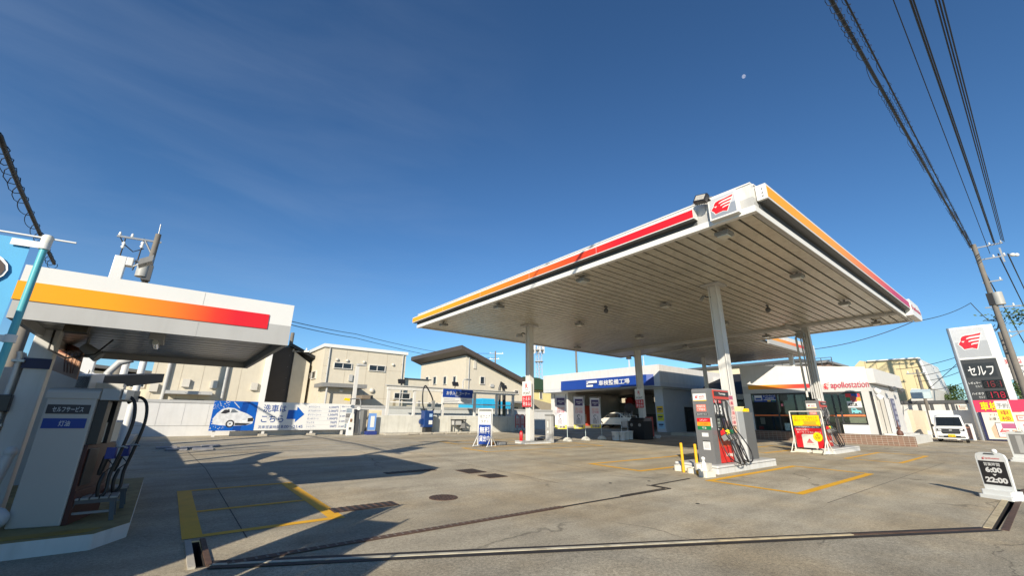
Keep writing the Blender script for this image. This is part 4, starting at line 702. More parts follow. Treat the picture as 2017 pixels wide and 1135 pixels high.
# ================================================================ SHOP
PX0 = 33.2; pc = atx(1730.6, 855.3, PX0); SH0 = pc.z
fa = math.radians(107); U_ = Vector((math.cos(fa), math.sin(fa), 0)); N_ = Vector((-U_.y, U_.x, 0)); PC = Vector((PX0, pc.y, 0))      # U_ runs left along the front, N_ points out
def onf(px, py, off=0.0):
    d = Vector(ray(px, py)); q = PC+N_*off; t = (q-Vector(CAM)).dot(N_)/d.dot(N_); p = Vector(CAM)+d*t; return (p-q).dot(U_), p.z
def fp(u, z, off=0.0): p = PC+U_*u+N_*off; return Vector((p.x, p.y, z))
shop = thing('shop_building', 'white single storey station shop with wide dark windows and a red name sign', 'shop', (PX0, pc.y+3, SH0))
SW = onf(1466, 790)[0]; zl = lambda px, py: onf(px, py)[1]
zr_, zlft = zl(1724, 722), zl(1480, 719); zmid = zl(1700, 752); zhd = (zl(1640, 771)+zl(1500, 777))/2; zwin = zl(1720, 838)
shw_ = pm('shop white', (.6, .59, .57), .55, var=.05, dirt=.12); shg = pm('shop grey', (.44, .44, .43), .55, var=.05)
def fslab(mb, u0, u1, z0, z1, th, mt, off=0.0, zt=None): mb.slab([fp(u0, z0, off), fp(u1, z0, off), fp(u1, zt if zt else z1, off), fp(u0, z1, off)], N_*th, mt)
m = MB(); fslab(m, -.1, SW, zmid-.1, zr_, -.3, shw_, .0, zlft); fslab(m, -.1, SW, zhd, zmid-.105, -.3, shg)
fslab(m, 0, .35, SH0-.3, zhd-.005, -.25, shg); u_l = onf(1482, 800)[0]; fslab(m, u_l, SW, SH0-.3, zhd-.005, -.25, shw_)
w0, w1 = onf(1722, 800)[0], onf(1660, 800)[0]
fslab(m, .35, onf(1661, 840)[0], SH0-.3, zwin, -.25, pm('white tile', (.66, .67, .66), .3, var=.12, vs=30)); m.build('facade', shop)
m = MB(); u2, u3 = onf(1474, 766)[0], onf(1597, 763)[0]; za, zb2 = zl(1540, 758), zl(1540, 766); fslab(m, u3, u2, za-.27, za, .006, ramp_mat('shop band colours', 1, fp(u2, 0).y-pc.y-3, fp(u3, 0).y-pc.y-3, [(0, yo), (.45, od), (.75, (.7, .04, .015)), (1, rd)]), .001)
m.build('sign_band', shop)
u_a, z_a = onf(1622, 764); u_b, z_b = onf(1709, 749); m = MB(); z_b = zl(1665, 751.5); z_a = zl(1665, 768); pa = Panel(m, fp(u_a, z_b, .03), -U_, -Z, u_a-u_b, z_b-z_a, N_); lp = pm('letter red', (.45, .02, .06), .4)
pa.emblem(.0, .1, .15, .95, red, white2, .004); pa.txt('apollo', .17, .05, .57, 1.0, lp, .015, .008); pa.txt('station', .575, .02, 1, .78, lp, .0, .008); m.build('name_sign', shop)
# windows: frames + panes with a real room behind
m = MB(); fr0 = pm('black aluminium', (.015, .015, .017), .35)
uw = onf(1480, 800)[0]
def post(u): fslab(m, u-.05, u+.05, SH0-.05, zhd-.006, -.12, fr0, -.02)
for px in (1482, 1532, 1568, 1612, 1643, 1655, 1722): post(onf(px, 800)[0])
fslab(m, .35, uw, zhd-.12, zhd-.007, -.12, fr0, -.01); fslab(m, .35, uw, SH0-.12, SH0-.0, -.12, fr0, -.01); fslab(m, .4, onf(1655, 820)[0], zwin, zwin+.1, -.12, fr0, -.01); m.build('window_frame', shop)
m = MB(); fslab(m, .4, uw, SH0, zhd-.12, -.02, glass('shop glass', (.8, .83, .82)), -.06); m.build('window_pane', shop)
m = MB(); zo = zl(1600, 819); fslab(m, .4, uw, zo-.045, zo+.045, .004, pm('glass stripe orange', (.75, .16, .03), .5), -.055); m.build('window_stripe', shop)
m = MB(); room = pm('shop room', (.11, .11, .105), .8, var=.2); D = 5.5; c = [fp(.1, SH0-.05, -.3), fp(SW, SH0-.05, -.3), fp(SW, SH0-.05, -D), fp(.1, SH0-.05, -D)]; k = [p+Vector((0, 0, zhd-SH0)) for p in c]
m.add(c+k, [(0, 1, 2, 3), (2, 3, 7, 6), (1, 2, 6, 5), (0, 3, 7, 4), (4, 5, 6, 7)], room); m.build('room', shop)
m = MB(); c = [fp(-.1, zr_-.05, -.3), fp(SW, zlft-.1, -.3), fp(SW, zlft-.1, -D-.5), fp(-.1, zr_-.05, -D-.5)]; m.slab(c, (0, 0, -.15), lgrey); m.build('roof', shop)
# things in the shop window
def inwin(name, label, cat, px0, py0, px1, py1, mt, off=-.5, th=-.3, deco=None):
    ua, za_ = onf(px0, py0, off); ub, zb_ = onf(px1, py1, off); m = MB(); fslab(m, ub, ua, zb_, za_, th, mt, off)
    if deco: deco(Panel(m, fp(ua, za_, off), -U_, -Z, ua-ub, za_-zb_, N_))
    return tag(m.build(name), label, cat)
def deco1(p):
    p.rect(.03, .12, .36, .8, pm('badge', (.6, .62, .66), .5), .004); p.rect(.06, .45, .33, .72, blue, .008); p.txt('カーコーティング', .42, .08, .97, .35, white2, .02); p.txt('技術認定店', .5, .4, .88, .62, white2, .02); p.rect(.42, .7, .96, .76, white2, .005); p.rect(.58, .8, .72, .95, yellow, .005); p.rect(.78, .8, .92, .95, green, .005)
inwin('window_sign', 'blue and white coating service sign at the top of the shop window', 'sign', 1484, 778, 1531, 792, blue, -.03, -.02, deco1)
inwin('sticker', 'grey lettered opening plate on the window right of the blue sign', 'sticker', 1535, 777, 1552, 790, pm('dull print', (.09, .1, .085), .6, var=.5, vs=18), -.03, -.01)
inwin('sticker', 'small pink sticker on the shop window', 'sticker', 1538, 796, 1543, 801, pm('pink sticker', (.75, .2, .25), .5), -.03, -.01)
inwin('vending_display', 'dark blue display stand inside the shop behind the glass', 'display', 1519, 815, 1528, 846, navy, -1.5)
inwin('poster_stand', 'white poster stand with black square inside the shop', 'stand', 1497, 823, 1508, 836, pm('paper', (.6, .6, .58), .7, var=.2, vs=12), -1.2, -.05)
inwin('red_box', 'red carton on the floor inside the shop window', 'box', 1495, 840, 1505, 846, red, -1.0)
inwin('notice_card', 'white and green notice card low in the shop window behind the yellow poster', 'card', 1545, 834, 1558, 849, pm('notice', (.4, .5, .45), .6, var=.5, vs=14), -.04, -.01)
inwin('blind', 'pale olive roller blind filling the right shop window', 'blind', 1662, 774, 1719, 836, pm('olive blind', (.26, .26, .2), .8, var=.05), -.16, -.03)
def deco2(p):
    p.rect(0, 0, 1, .36, red, .003); p.rect(.4, .0, .85, .2, blue, .005); p.rect(.0, .2, .3, .38, green, .005); p.rect(.7, .2, 1, .38, orange, .005); p.poly([(.3, .14), (.38, .3), (.38, .42), (.72, .42), (.74, .28), (.66, .14)], pm('poster car', (.3, .05, .06), .4), .008); p.txt('HUSTLER', .05, .47, .72, .63, ink, .06); p.rect(0, .68, 1, 1, pm('poster dark', (.05, .06, .06), .5), .004)
    p.poly([(.2, .85), (.22, .72), (.5, .7), (.62, .8), (.85, .83), (.86, .93), (.2, .95)], pm('poster teal', (.15, .45, .5), .4), .008); p.disc(.33, .93, .06, ink, .011); p.disc(.72, .93, .06, ink, .011); p.rect(.28, .74, .5, .8, ink, .01)
inwin('car_poster', 'large car poster with bold black lettering in the right shop window', 'poster', 1664, 775, 1702, 817, white2, -.04, -.015, deco2)
inwin('door_opening', 'dark open doorway panel with brown frame right of the second pump', 'door', 1645, 825, 1658, 855, pm('door brown', (.09, .07, .05), .5), -.03, -.03, lambda p: (p.rect(.12, .06, .88, .46, blackp, .004), p.rect(.12, .52, .88, .96, blackp, .004)))
# right side wall of the shop (chamfered, along X) with shutters and lamps
sw = MB(); SLn = 8.2; y0 = pc.y-.0
sw.box(PX0+.35, PX0+SLn, y0, y0+.25, SH0-.45, zr_-1.0, shw_); sw.box(PX0+.0, PX0+.35, y0-.02, y0+.25, SH0-.4, zr_-.9, shg); sw.box(PX0+.6, PX0+SLn, y0-.35, y0+.25, zr_-.95, zr_-.05, shw_); sw.build('side_wall', shop)
for i, (a, b) in enumerate(((.9, 1.9), (1.95, 3.1), (3.2, 4.6))):
    m = MB(); m.box(PX0+a, PX0+b, y0-.05, y0-.001, SH0, SH0+2.15, pm('shutter cream', (.62, .58, .5), .5, var=.05) if i < 2 else white2); m.box(PX0+b, PX0+b+.06, y0-.07, y0-.001, SH0, SH0+2.2, fr0); m.build('shutter', shop)
m = MB(); pa = Panel(m, (PX0+5.2, y0-.08, SH0+2.2), X, -Z, .75, 1.85, -Y); m.box(PX0+5.2, PX0+5.95, y0-.08, y0-.01, SH0+.35, SH0+2.2, pm('notice navy', (.09, .1, .17), .5))
for k in range(5): pa.rect(.12, .06+k*.19, .88, .17+k*.19, pm('notice grey', (.35, .37, .45), .5, var=.4, vs=15), .004)
m.build('notice_board', shop)
def wlamp(px, py, label, lit=True):
    u, z = onf(px, py, .3); p = fp(u, z, .3); t = thing('spot_lamp', label, 'lamp', p); m = MB(); m.cyl(p, p+Vector((.1, -.12, -.2)), .1, .2, white2, 12); m.build('shade', t); m = MB(); m.tube([p, p-N_*.3+Vector((0, 0, .1))], .03, lgrey); m.build('arm', t)
wlamp(1722, 766, 'upper white bell lamp on the shop corner'); wlamp(1727, 778, 'lower white bell lamp on the shop corner')
for dx, lb in ((3.9, 'black spotlight under the shop side eave, nearer the corner'), (6.4, 'black spotlight under the shop side eave, farther from the corner')):
    t = thing('eave_light', lb, 'spotlight', (PX0+dx, y0-.5, zr_-1.1)); m = MB(); m.tube([(PX0+dx, y0-.3, zr_-1.0), (PX0+dx, y0-.5, zr_-1.1)], .03, blackp); m.build('arm', t); m = MB(); m.cyl((PX0+dx-.2, y0-.45, zr_-1.25), (PX0+dx+.15, y0-.6, zr_-1.1), .13, .1, dgrey); m.build('shade', t)
# plinth, brick step
brick = pm('brown paving brick', (.2, .115, .075), .85, var=.3, vs=3, dirt=.3, streak=False)
def brick_mat():
    m, n, b, new, link = nodes('brick facing'); t = new('ShaderNodeTexCoord'); sx_ = new('ShaderNodeSeparateXYZ'); mp = new('ShaderNodeCombineXYZ'); br_ = new('ShaderNodeTexBrick'); br_.offset = 0
    br_.inputs['Scale'].default_value = 1; br_.inputs['Brick Width'].default_value = .22; br_.inputs['Row Height'].default_value = .11; br_.inputs['Mortar Size'].default_value = .009; br_.inputs['Color1'].default_value = (.2, .11, .075, 1); br_.inputs['Color2'].default_value = (.14, .085, .06, 1); br_.inputs['Mortar'].default_value = (.3, .26, .21, 1)
    link(t.outputs['Object'], sx_.inputs[0]); link(sx_.outputs[1], mp.inputs[0]); link(sx_.outputs[2], mp.inputs[1]); link(mp.outputs[0], br_.inputs[0]); link(br_.outputs[0], b.inputs['Base Color']); b.inputs['Roughness'].default_value = .85; return m
bm_ = brick_mat(); st = thing('shop_step', 'brown brick plinth step running along the shop front', 'step', fp(3, SH0-.5, 1.2)); m = MB()
b0, b1 = gp(1778, 878), gp(1669, 876); m.slab([Vector((p.x, p.y, gz(p.x, p.y)-.1)) for p in (fp(-1.4, 0, 1.3), fp(7.8, 0, 1.3), fp(7.8, 0, -.05), fp(-.2, 0, -.05))], (0, 0, SH0-gz(33, 7)+.06), bm_); m.build('plinth', st)
m = MB(); m.slab([Vector((p.x, p.y, gz(p.x, p.y)-.1)) for p in (fp(7.85, 0, 1.7), fp(11.5, 0, 1.7), fp(11.5, 0, -.05), fp(7.85, 0, -.05))], (0, 0, .3), concrete); m.build('tread', st)
m = MB(); m.box(PX0+.4, PX0+8, y0-1.2, y0-.01, .1, SH0-.12, pm('pale step', (.55, .54, .5), .8, var=.1)); m.box(PX0+1.2, PX0+5.5, y0-1.0, y0-.02, SH0-.12, SH0, white); m.build('side_step', st)
q = gp(1755, 873); m = MB(); qz = SH0-.05; c = fp(-.9, qz, .5); m.lathe(c, [(.13, 0), (.16, .07), (.13, .22), (.06, .27), (.06, .33)], pm('ornament brown', (.12, .05, .035), .6, var=.3), 14); m.ball(c+Vector((0, 0, .4)), .09, pm('ornament brown', (.12, .05, .035))); m.cyl(c+Vector((0, 0, .45)), c+Vector((-.03, 0, .8)), .035, .02, pm('ornament brown', (.12, .05, .035))); tag(m.build('garden_ornament'), 'small brown pot ornament on the brick step at the shop corner', 'ornament')
m = MB(); q = gp(1824, 863); m.box(q.x-.15, q.x+.2, q.y-.4, q.y+.4, q.z, q.z+.55, white2); m.cyl((q.x-.16, q.y+.1, q.z+.28), (q.x-.15, q.y+.1, q.z+.28), .2, .2, lgrey, 16); tag(m.build('air_unit'), 'white outdoor air unit beside the shop side step', 'air conditioner')
# roof rail behind shop
m = MB()
ya_, yb_ = atx(1640, 715, 41).y, atx(1470, 712, 41).y; zr0 = atx(1550, 712, 41).z
for k in range(2): m.box(41, 41.05, ya_, yb_, zr0-.2*k, zr0-.2*k+.04, dgrey)
for k in range(10): m.box(41, 41.05, ya_+(yb_-ya_-.05)*k/9, ya_+(yb_-ya_-.05)*k/9+.05, zr0-.9, zr0-.001, dgrey)
tag(m.build('roof_rail'), 'thin dark railing on the roof behind the shop', 'railing')
m = MB(); a, b = atx(1560, 712, 48), atx(1620, 716, 48); m.box(48, 54, b.y-.4, a.y+5, .2, b.z, pm('brown wall', (.3, .2, .15), .7, var=.1)); m.box(47.7, 54.3, b.y-.6, a.y+5, b.z, b.z+.2, mgrey); tag(m.build('rear_house'), 'brown walled house just visible over the shop roof', 'house')
m = MB(); a, b = atx(1400, 745, 56), atx(1466, 722, 56); m.box(56, 62, b.y-6, a.y+16, .2, b.z, cream); m.box(55.6, 62.4, b.y-6.4, a.y+16.4, b.z, b.z+.3, dgrey); tag(m.build('rear_house'), 'cream house with dark flat roof between workshop and shop', 'house')
# ================================================================ CARS
tyre = pm('tyre rubber', (.018, .018, .018), .75); rim = pm('wheel rim', (.4, .4, .41), .35, .7); cglass = pm('car glass', (.012, .015, .018), .05)
def kei_car(label, loc, rz, body, plate=(.75, .5, .0), h=1.79, face=0):
    # local frame: nose points to -Y, origin on the ground under the middle of the nose
    t = thing('parked_car', label, 'car', loc, None, rz); L, W_ = 3.4, 1.475
    def prof(zs): return zs
    pts = [(0, .3), (0, .62), (.05, .86), (.3, .98), (.42, 1.02), (.86, h-.12), (1.05, h-.02), (1.5, h), (L-.3, h-.02), (L-.05, h-.15), (L, .9), (L, .28)]
    m = MB(); xs_ = [(-W_/2, .0), (-W_/2+.06, .0)]
    def ring(x, ins, tum): return [(x*(1-(tum if z > .95 else 0)*(z-.95)), y+ins*(1 if y < L/2 else -1), z-(ins*.6 if z > 1.5 else 0)) for y, z in pts]
    R_ = [ring(-W_/2, .1, .14), ring(-W_/2+.07, .03, .14), ring(-W_/2+.22, 0, .14), ring(W_/2-.22, 0, .14), ring(W_/2-.07, .03, .14), ring(W_/2, .1, .14)]; k = len(pts); vs = [p for r in R_ for p in r]
    fs = [(i*k+j, i*k+(j+1) % k, (i+1)*k+(j+1) % k, (i+1)*k+j) for i in range(5) for j in range(k)]; m.add(vs, fs, body, True); m.add(vs, [tuple(range(k)), tuple(range(6*k-1, 5*k-1, -1))], body)
    o = m.build('body', t, world=False); o.modifiers.new('s', 'EDGE_SPLIT').split_angle = .6
    m = MB(); yz = lambda f: (.42+.44*f-.012, 1.02+(h-.12-1.02)*f+.006)
    a, b = yz(.04), yz(.93); m.slab([(-.63, a[0], a[1]), (.63, a[0], a[1]), (.57, b[0], b[1]), (-.57, b[0], b[1])], (0, -.006, .004), cglass); m.build('windscreen', t, world=False)
    for s in (-1, 1):
        m = MB(); xo = s*(W_/2+.001)
        for y0_, y1_ in ((.75, 1.45), (1.55, 2.4), (2.5, 3.1)): m.slab([(xo*(1-.14*.08), y0_, 1.03), (xo*(1-.14*.08), y1_, 1.03), (xo*(1-.14*.66), y1_, 1.6), (xo*(1-.14*.66), y0_+(.25 if y0_ < 1 else 0), 1.6)], (s*.01, 0, 0), cglass)
        m.build('side_window', t, world=False); m = MB(); m.cbox((s*(W_/2+.1), .72, 1.08), (.14, .1, .18), body if face else blackp); m.build('mirror', t, .03, world=False)
        m = MB(); m.slab([(s*.42, -.02, .76), (s*.69, -.0, .79), (s*.69, .0, .88), (s*.44, -.02, .86)], (0, .03, 0), pm('headlight', (.6, .62, .65), .1, .3)); m.slab([(s*.38, -.02, .76), (s*.62, .01, .78), (s*.62, .01, .82), (s*.4, -.02, .81)], (0, .02, 0), blackp); m.build('headlight', t, world=False)
        for yw in (.62, 2.95):
            w_ = MB(); w_.cyl((s*(W_/2-.16), yw, .27), (s*(W_/2-.0), yw, .27), .27, .27, tyre, 20); wo = w_.build('wheel', t, .02, world=False); w_ = MB(); w_.cyl((s*(W_/2-.01), yw, .27), (s*(W_/2+.012), yw, .27), .18, .16, rim, 16); w_.build('rim', t, world=False).parent = wo
    m = MB(); m.box(-.66, .66, -.008, .02, .74, .88, blackp); m.slab([(-.4, -.012, .56), (.4, -.012, .56), (.46, -.012, .66), (.36, .0, .87), (-.36, .0, .87), (-.46, -.012, .66)], (0, -.012, 0), blackp)
    for kz in (.66, .74): m.box(-.4, .4, -.032, -.024, kz, kz+.02, dgrey)
    m.box(-.07, .07, -.04, -.024, .74, .83, steel); m.build('grille', t, world=False)
    m = MB(); m.box(-.62, .62, -.03, -.0, .3, .44, blackp); m.box(-.72, .72, -.05, .0, .24, .3, body); m.box(-.62, -.4, -.045, -.03, .36, .42, lgrey); m.box(.4, .62, -.045, -.03, .36, .42, lgrey); m.build('bumper', t, .012, world=False)
    m = MB(); m.box(-.17, .17, -.05, -.04, .36, .52, pm('number plate %s' % label[:5], plate, .5)); pa = Panel(m, (-.17, -.05, .52), X, -Z, .34, .16, -Y); pa.txt('50-10', .1, .4, .9, .85, ink, .02, .004); m.build('number_plate', t, world=False); return t
vp = atx(1880, 872, 41.5); kei_car('white tall kei van facing out beside the price tower', G(41.3, vp.y), math.radians(-90)+.08, pm('van white', (.72, .72, .7), .25, var=.02, coat=.6))
vp = atx(1297, 848, 37); kei_car('white faced small van parked inside the workshop bay by the pillar', G(36.5, WY0+2.6), math.radians(-90), pm('van pale blue', (.5, .55, .6), .3, var=.03, coat=.5), face=1)
def sedan(label, loc, rz, body):
    t = thing('parked_car', label, 'car', loc, None, rz); m = MB(); L, W_ = 4.5, 1.72
    pts = [(0, .32), (0, .62), (.12, .72), (1.1, .88), (1.9, 1.36), (2.5, 1.44), (3.1, 1.4), (3.9, 1.0), (4.4, .95), (4.5, .7), (4.5, .34)]; k = len(pts)
    R_ = [[(x*(1-(.2*(z-.85) if z > .85 else 0)), y+i*(1 if y < 2 else -1), z-i*.3) for y, z in pts] for x, i in ((-W_/2, .1), (-W_/2+.1, .02), (W_/2-.1, .02), (W_/2, .1))]; vs = [p for r in R_ for p in r]
    m.add(vs, [(i*k+j, i*k+(j+1) % k, (i+1)*k+(j+1) % k, (i+1)*k+j) for i in range(3) for j in range(k)], body, True); m.add(vs, [tuple(range(k)), tuple(range(4*k-1, 3*k-1, -1))], body); o = m.build('body', t, world=False); o.modifiers.new('s', 'EDGE_SPLIT').split_angle = .6
    for s in (-1, 1):
        m = MB(); xo = s*(W_/2+.002); tm = lambda z: xo*(1-.2*(z-.85)) if z > .85 else xo
        m.slab([(tm(.92), 1.35, .92), (tm(.92), 3.6, .95), (tm(1.3), 3.05, 1.3), (tm(1.32), 1.95, 1.32)], (s*.008, 0, 0), cglass); m.build('side_window', t, world=False)
        for yw in (.85, 3.6):
            w_ = MB(); w_.cyl((s*(W_/2-.18), yw, .32), (s*(W_/2+.005), yw, .32), .33, .33, tyre, 20); wo = w_.build('wheel', t, .02, world=False); w_ = MB(); w_.cyl((s*W_/2, yw, .32), (s*(W_/2+.02), yw, .32), .21, .19, rim, 16); w_.build('rim', t, world=False).parent = wo
        m = MB(); m.cbox((s*.62, .02, .66), (.3, .06, .1), pm('tail lamp', (.3, .02, .02), .2)); m.build('tail_lamp', t, world=False)
    m = MB(); m.slab([(-.68, 1.18, .93), (.68, 1.18, .93), (.58, 1.84, 1.35), (-.58, 1.84, 1.35)], (0, -.006, .006), cglass); m.build('windscreen', t, world=False); return t
sp = atx(1178, 845, 35); sedan('cream white saloon car standing sideways inside the workshop behind the flags', G(34.2, atx(1185, 845, 34).y+.4), math.radians(180), pm('saloon white', (.72, .68, .58), .25, var=.02, coat=.6))
# ================================================================ PUMPS AND ISLANDS
IZ = .2
def island(x0, x1, y0, y1, label, h=IZ):
    t = thing('pump_island', label, 'kerb island', G((x0+x1)/2, (y0+y1)/2)); m = MB(); pts = [(x0, y0), (x1, y0), (x1, y1), (x0, y1)]; m.slab([G(x, y, -.05) for x, y in pts], (0, 0, .05+h), kerbp); m.build('kerb', t, .02)
    m = MB(); m.slab([G(x, y, h*.72) for x, y in [(x0-.012, y0-.012), (x1+.012, y0-.012), (x1+.012, y1+.012), (x0-.012, y1+.012)]], (0, 0, .012), mgrey); m.slab([G(x, y, h+.001) for x, y in [(x0+.06, y0+.06), (x1-.06, y0+.06), (x1-.06, y1-.06), (x0+.06, y1-.06)]], (0, 0, .004), pm('island top', (.4, .4, .39), .8, var=.1, dirt=.3, streak=False)); m.build('trim', t)
    return t
i1 = gp(1418, 936); island(11.45, 15.2, 5.74, 6.95, 'long white kerb island carrying the near pump and canopy column')
island(22.0, 25.7, 6.0, 7.1, 'white kerb island carrying the far pump by the poster stand')
island(C2.x-.6, C2.x+1.0, C2.y-.38, C2.y+.4, 'white kerb island under the sunlit point sign column', .11)
island(C3.x-.9, C3.x+1.2, C3.y-.45, C3.y+.5, 'grey kerb island under the shaded point sign column', .11)
island(22.1, 24.0, 16.3, 17.2, 'low kerb under the dark bin', .05) if False else None
pg = pm('pump grey', (.2, .2, .2), .38, .3, var=.05); pg2 = pm('pump light grey', (.42, .42, .42), .35, .3, var=.05)
c0 = gp(1411, 916, IZ); cl = gp(1381, 912, IZ); cr_ = gp(1450, 910, IZ)
PW = 1.3; PD = .46; PH = hgt(c0, 1394.5, 765)-c0.z
def make_pump(label):
    t = thing('fuel_pump', label, 'fuel pump', c0, 'fuel pumps under the canopy'); x, y, z = 0, 0, 0
    # local frame: near left corner at origin, front (nozzles) faces -Y, grey flank faces -X
    m = MB(); r_ = .07
    prof = [(0, 0), (0, PH-r_)]+[(r_-r_*math.cos(a), PH-r_+r_*math.sin(a)) for a in (.4, .8, 1.2, 1.57)]+[(.3, PH), (.3, 0)]
    m.slab([(px_, PD, pz) for px_, pz in prof], (0, -PD, 0), pg); m.build('left_pillar', t, .012, world=False)
    m = MB(); m.box(PW-.2, PW, 0, PD, 0, PH-.05, pg2); m.build('right_pillar', t, .03, world=False)
    m = MB(); m.box(.3, PW-.2, .16, PD, .0, PH-.3, blackp); m.box(.3, PW-.0, 0, PD, PH-.3, PH-.0, pg2); m.build('back_panel', t, .01, world=False)
    m = MB(); m.box(.3, PW-.1, -.03, -.001, PH-.28, PH-.03, pm('header red', (.5, .05, .03), .4)); m.box(.32, PW-.12, -.042, -.0301, PH-.2, PH-.07, pm('header black', (.03, .025, .025), .4)); pa = Panel(m, (.3, -.042, PH-.07), X, -Z, PW-.4, .13, -Y); pa.txt('Tominaga', .3, .25, .75, .75, white2, .03); m.build('header', t, .006, world=False)
    m = MB(); m.box(.79, PW-.22, .02, .159, 1.24, PH-.32, pg2); m.build('inner_panel', t, .02, world=False)
    m = MB(); m.box(.32, .78, .02, .158, 1.24, 1.6, blackp); m.box(.32, .78, .01, .0199, 1.61, 1.71, red); pa = Panel(m, (.32, .02, 1.6), X, -Z, .46, .36, -Y); pa.txt('153', .06, .12, .97, .86, white2, .05); pa2 = Panel(m, (.32, .01, 1.71), X, -Z, .46, .11, -Y); pa2.txt('レギュラー', .1, .2, .9, .8, white2, .03); m.build('price_display', t, world=False)
    m = MB(); m.box(.32, PW-.21, .0, .155, .86, 1.22, blackp); pa = Panel(m, (.32, 0, 1.22), X, -Z, PW-.53, .37, -Y); pa.rect(.04, .12, .26, .7, pm('meter lcd', (.3, .34, .3), .3)); pa.txt('0000', .06, .18, .24, .38, ink, .02); pa.txt('0000', .06, .46, .24, .66, ink, .02); pa.rect(.34, .1, .6, .62, pm('screen', (.04, .03, .06), .1)); pa.rect(.66, .1, .95, .8, pm('brown keypad', (.22, .17, .14), .4)); pa.rect(.72, .18, .84, .65, pm('pink leaflet', (.65, .3, .35), .6, var=.3, vs=12), .005); pa.rect(.04, .8, .2, .97, white2); pa.rect(.36, .82, .56, .95, orange); pa.rect(.66, .82, .9, .95, green); pa.txt('軽油', .7, .84, .86, .93, white2, .03); m.build('control_panel', t, world=False)
    m = MB(); m.slab([(.8, .01, 1.5), (.82, -.0, 1.14), (1.0, -.0, 1.12), (.95, .01, 1.48)], (0, -.006, 0), pm('paper notice', (.62, .6, .58), .7, var=.25, vs=16)); m.build('notice', t, world=False)
    m = MB(); m.box(.3, PW-.2, .02, .155, .42, .92, pm('orange red bay', (.6, .07, .02), .4)); m.slab([(.3, .0, .02), (PW-.2, .0, .02), (PW-.2, .0, .43), (.3, .0, .43)], (0, .155, 0), redp); pa = Panel(m, (.3, -.0, .43), X, -Z, PW-.5, .41, -Y); pa.txt('Tominaga', .38, .38, .92, .68, pm('pump lettering', (.8, .66, .58), .4), .05); m.build('lower_panel', t, .006, world=False)
    m = MB(); pa = Panel(m, (-.004, PD, PH), -Y, -Z, PD, PH, -X)
    def lab(x0, y0, x1, y1, mt): pa.rect(x0, y0, x1, y1, mt, .0)
    lab(.06, .07, .9, .17, white2); pa.poly([(.06, .165), (.06, .17), (.9, .172), (.9, .16)], yellow, .003); pa.emblem(.2, .095, .4, .135, red, white2, .004, False); pa.txt('apollo', .46, .1, .8, .122, red, .02); pa.txt('station', .46, .128, .8, .143, red, .0)
    lab(.2, .22, .82, .315, pm('sticker red', (.6, .15, .1), .5)); pa.txt('給油方法', .24, .225, .78, .262, white2, .05); pa.txt('ご確認を', .24, .27, .78, .305, white2, .05)
    lab(.14, .335, .88, .37, dgrey); pa.txt('セルフサービス', .2, .342, .82, .364, white2, .03)
    for k, (cc, tx, tc_) in enumerate(((red, 'レギュラー', white2), (orange, 'ハイオク', ink), (green, '軽油', white2))): y_ = .405+k*.052; lab(.14, y_, .97, y_+.05, cc); pa.txt(tx, .34 if k < 2 else .44, y_+.012, .8 if k < 2 else .68, y_+.04, tc_, .04)
    lab(.36, .6, .76, .65, white2); lab(.36, .705, .8, .82, white2); lab(.36, .705, .8, .716, green)
    for k in range(5): pa.rect(.42, .73+.016*k, .74, .735+.016*k, pm('print grey', (.3, .3, .32)), .003)
    m.build('labels', t, world=False); m = MB(); m.box(-.05, -.005, .02, .2, PH*.585, PH*.545, white2) if False else m.box(-.006, .05, -.012, -.001, PH*.47, PH*.6, white2); m.build('side_tag', t, world=False)
    for k, (cc, xx) in enumerate(((pm('nozzle red', (.55, .02, .02), .35), .42), (lemon, .68), (pm('nozzle green', (.01, .12, .05), .35), .92))):
        m = MB(); m.box(xx-.06, xx+.06, -.05, .02, .68, .88, blackp); m.build('nozzle_boot', t, .01, world=False)
        Mx = Matrix.Translation((xx, -.1, .8)) @ Matrix.Rotation(-math.pi/2, 4, 'Z') @ Matrix.Rotation(-.5, 4, 'Y'); m = MB(); m.M = Mx; m.tube([(-.02, 0, .16), (0, 0, .06), (.04, 0, -.06), (.07, 0, -.2)], [.02, .036, .034, .026], blackp, 8); m.box(-.07, .06, -.05, .05, -.05, .07, cc); m.tube([(.05, 0, .02), (.12, 0, -.08), (.09, 0, -.2)], .014, blackp, 6); m.box(-.09, .04, -.055, .055, -.2, -.06, mgrey); m.build('nozzle', t, .01, world=False)
        m = MB(); x2 = xx+.12; a = Mx @ Vector((.08, 0, -.2)); dr = [.1, .06, .1][k]
        m.tube(smooth([a, (xx+.02, -.3, .4), (xx+.08, -.36, dr+.06), (xx+.2, -.36, dr-.06), (xx+.32, -.3, dr+.0), (xx+.36, -.2, .4), (xx+.22, -.06, .9), (xx+.1-.02*k, -.04, 1.3), (xx+.06, -.03, PH-.3)]), .017, black, 8); m.build('hose', t, world=False)
    m = MB(); m.tube(smooth([(PW-.1, -.06, .95), (PW+.1, -.2, .6), (PW+.3, -.26, .3), (PW+.25, -.3, .08), (PW-.0, -.3, .02), (PW-.2, -.2, .2), (PW-.3, -.05, 1.0), (PW-.25, -.03, PH-.35)]), .017, black, 8); m.tube(smooth([(.34, -.02, 1.35), (.33, -.02, .7), (.36, -.2, .2), (.6, -.36, .02), (.95, -.34, .02), (1.05, -.2, .25), (1.0, -.04, .9)]), .015, black, 8); m.build('hose', t, world=False)
    m = MB(); m.tube([(.36, .0, PH-.3), (.45, -.03, PH-.5), (.5, 0, 1.3)], .014, pg2, 6); m.tube([(1.05, -.02, PH-.3), (1.2, -.05, PH-.5), (1.22, -.03, 1.3)], .014, pg2, 6); m.build('hose_hanger', t, world=False)
    return t
p1_ = make_pump('grey and red fuel pump nearest the yellow posts in full view')
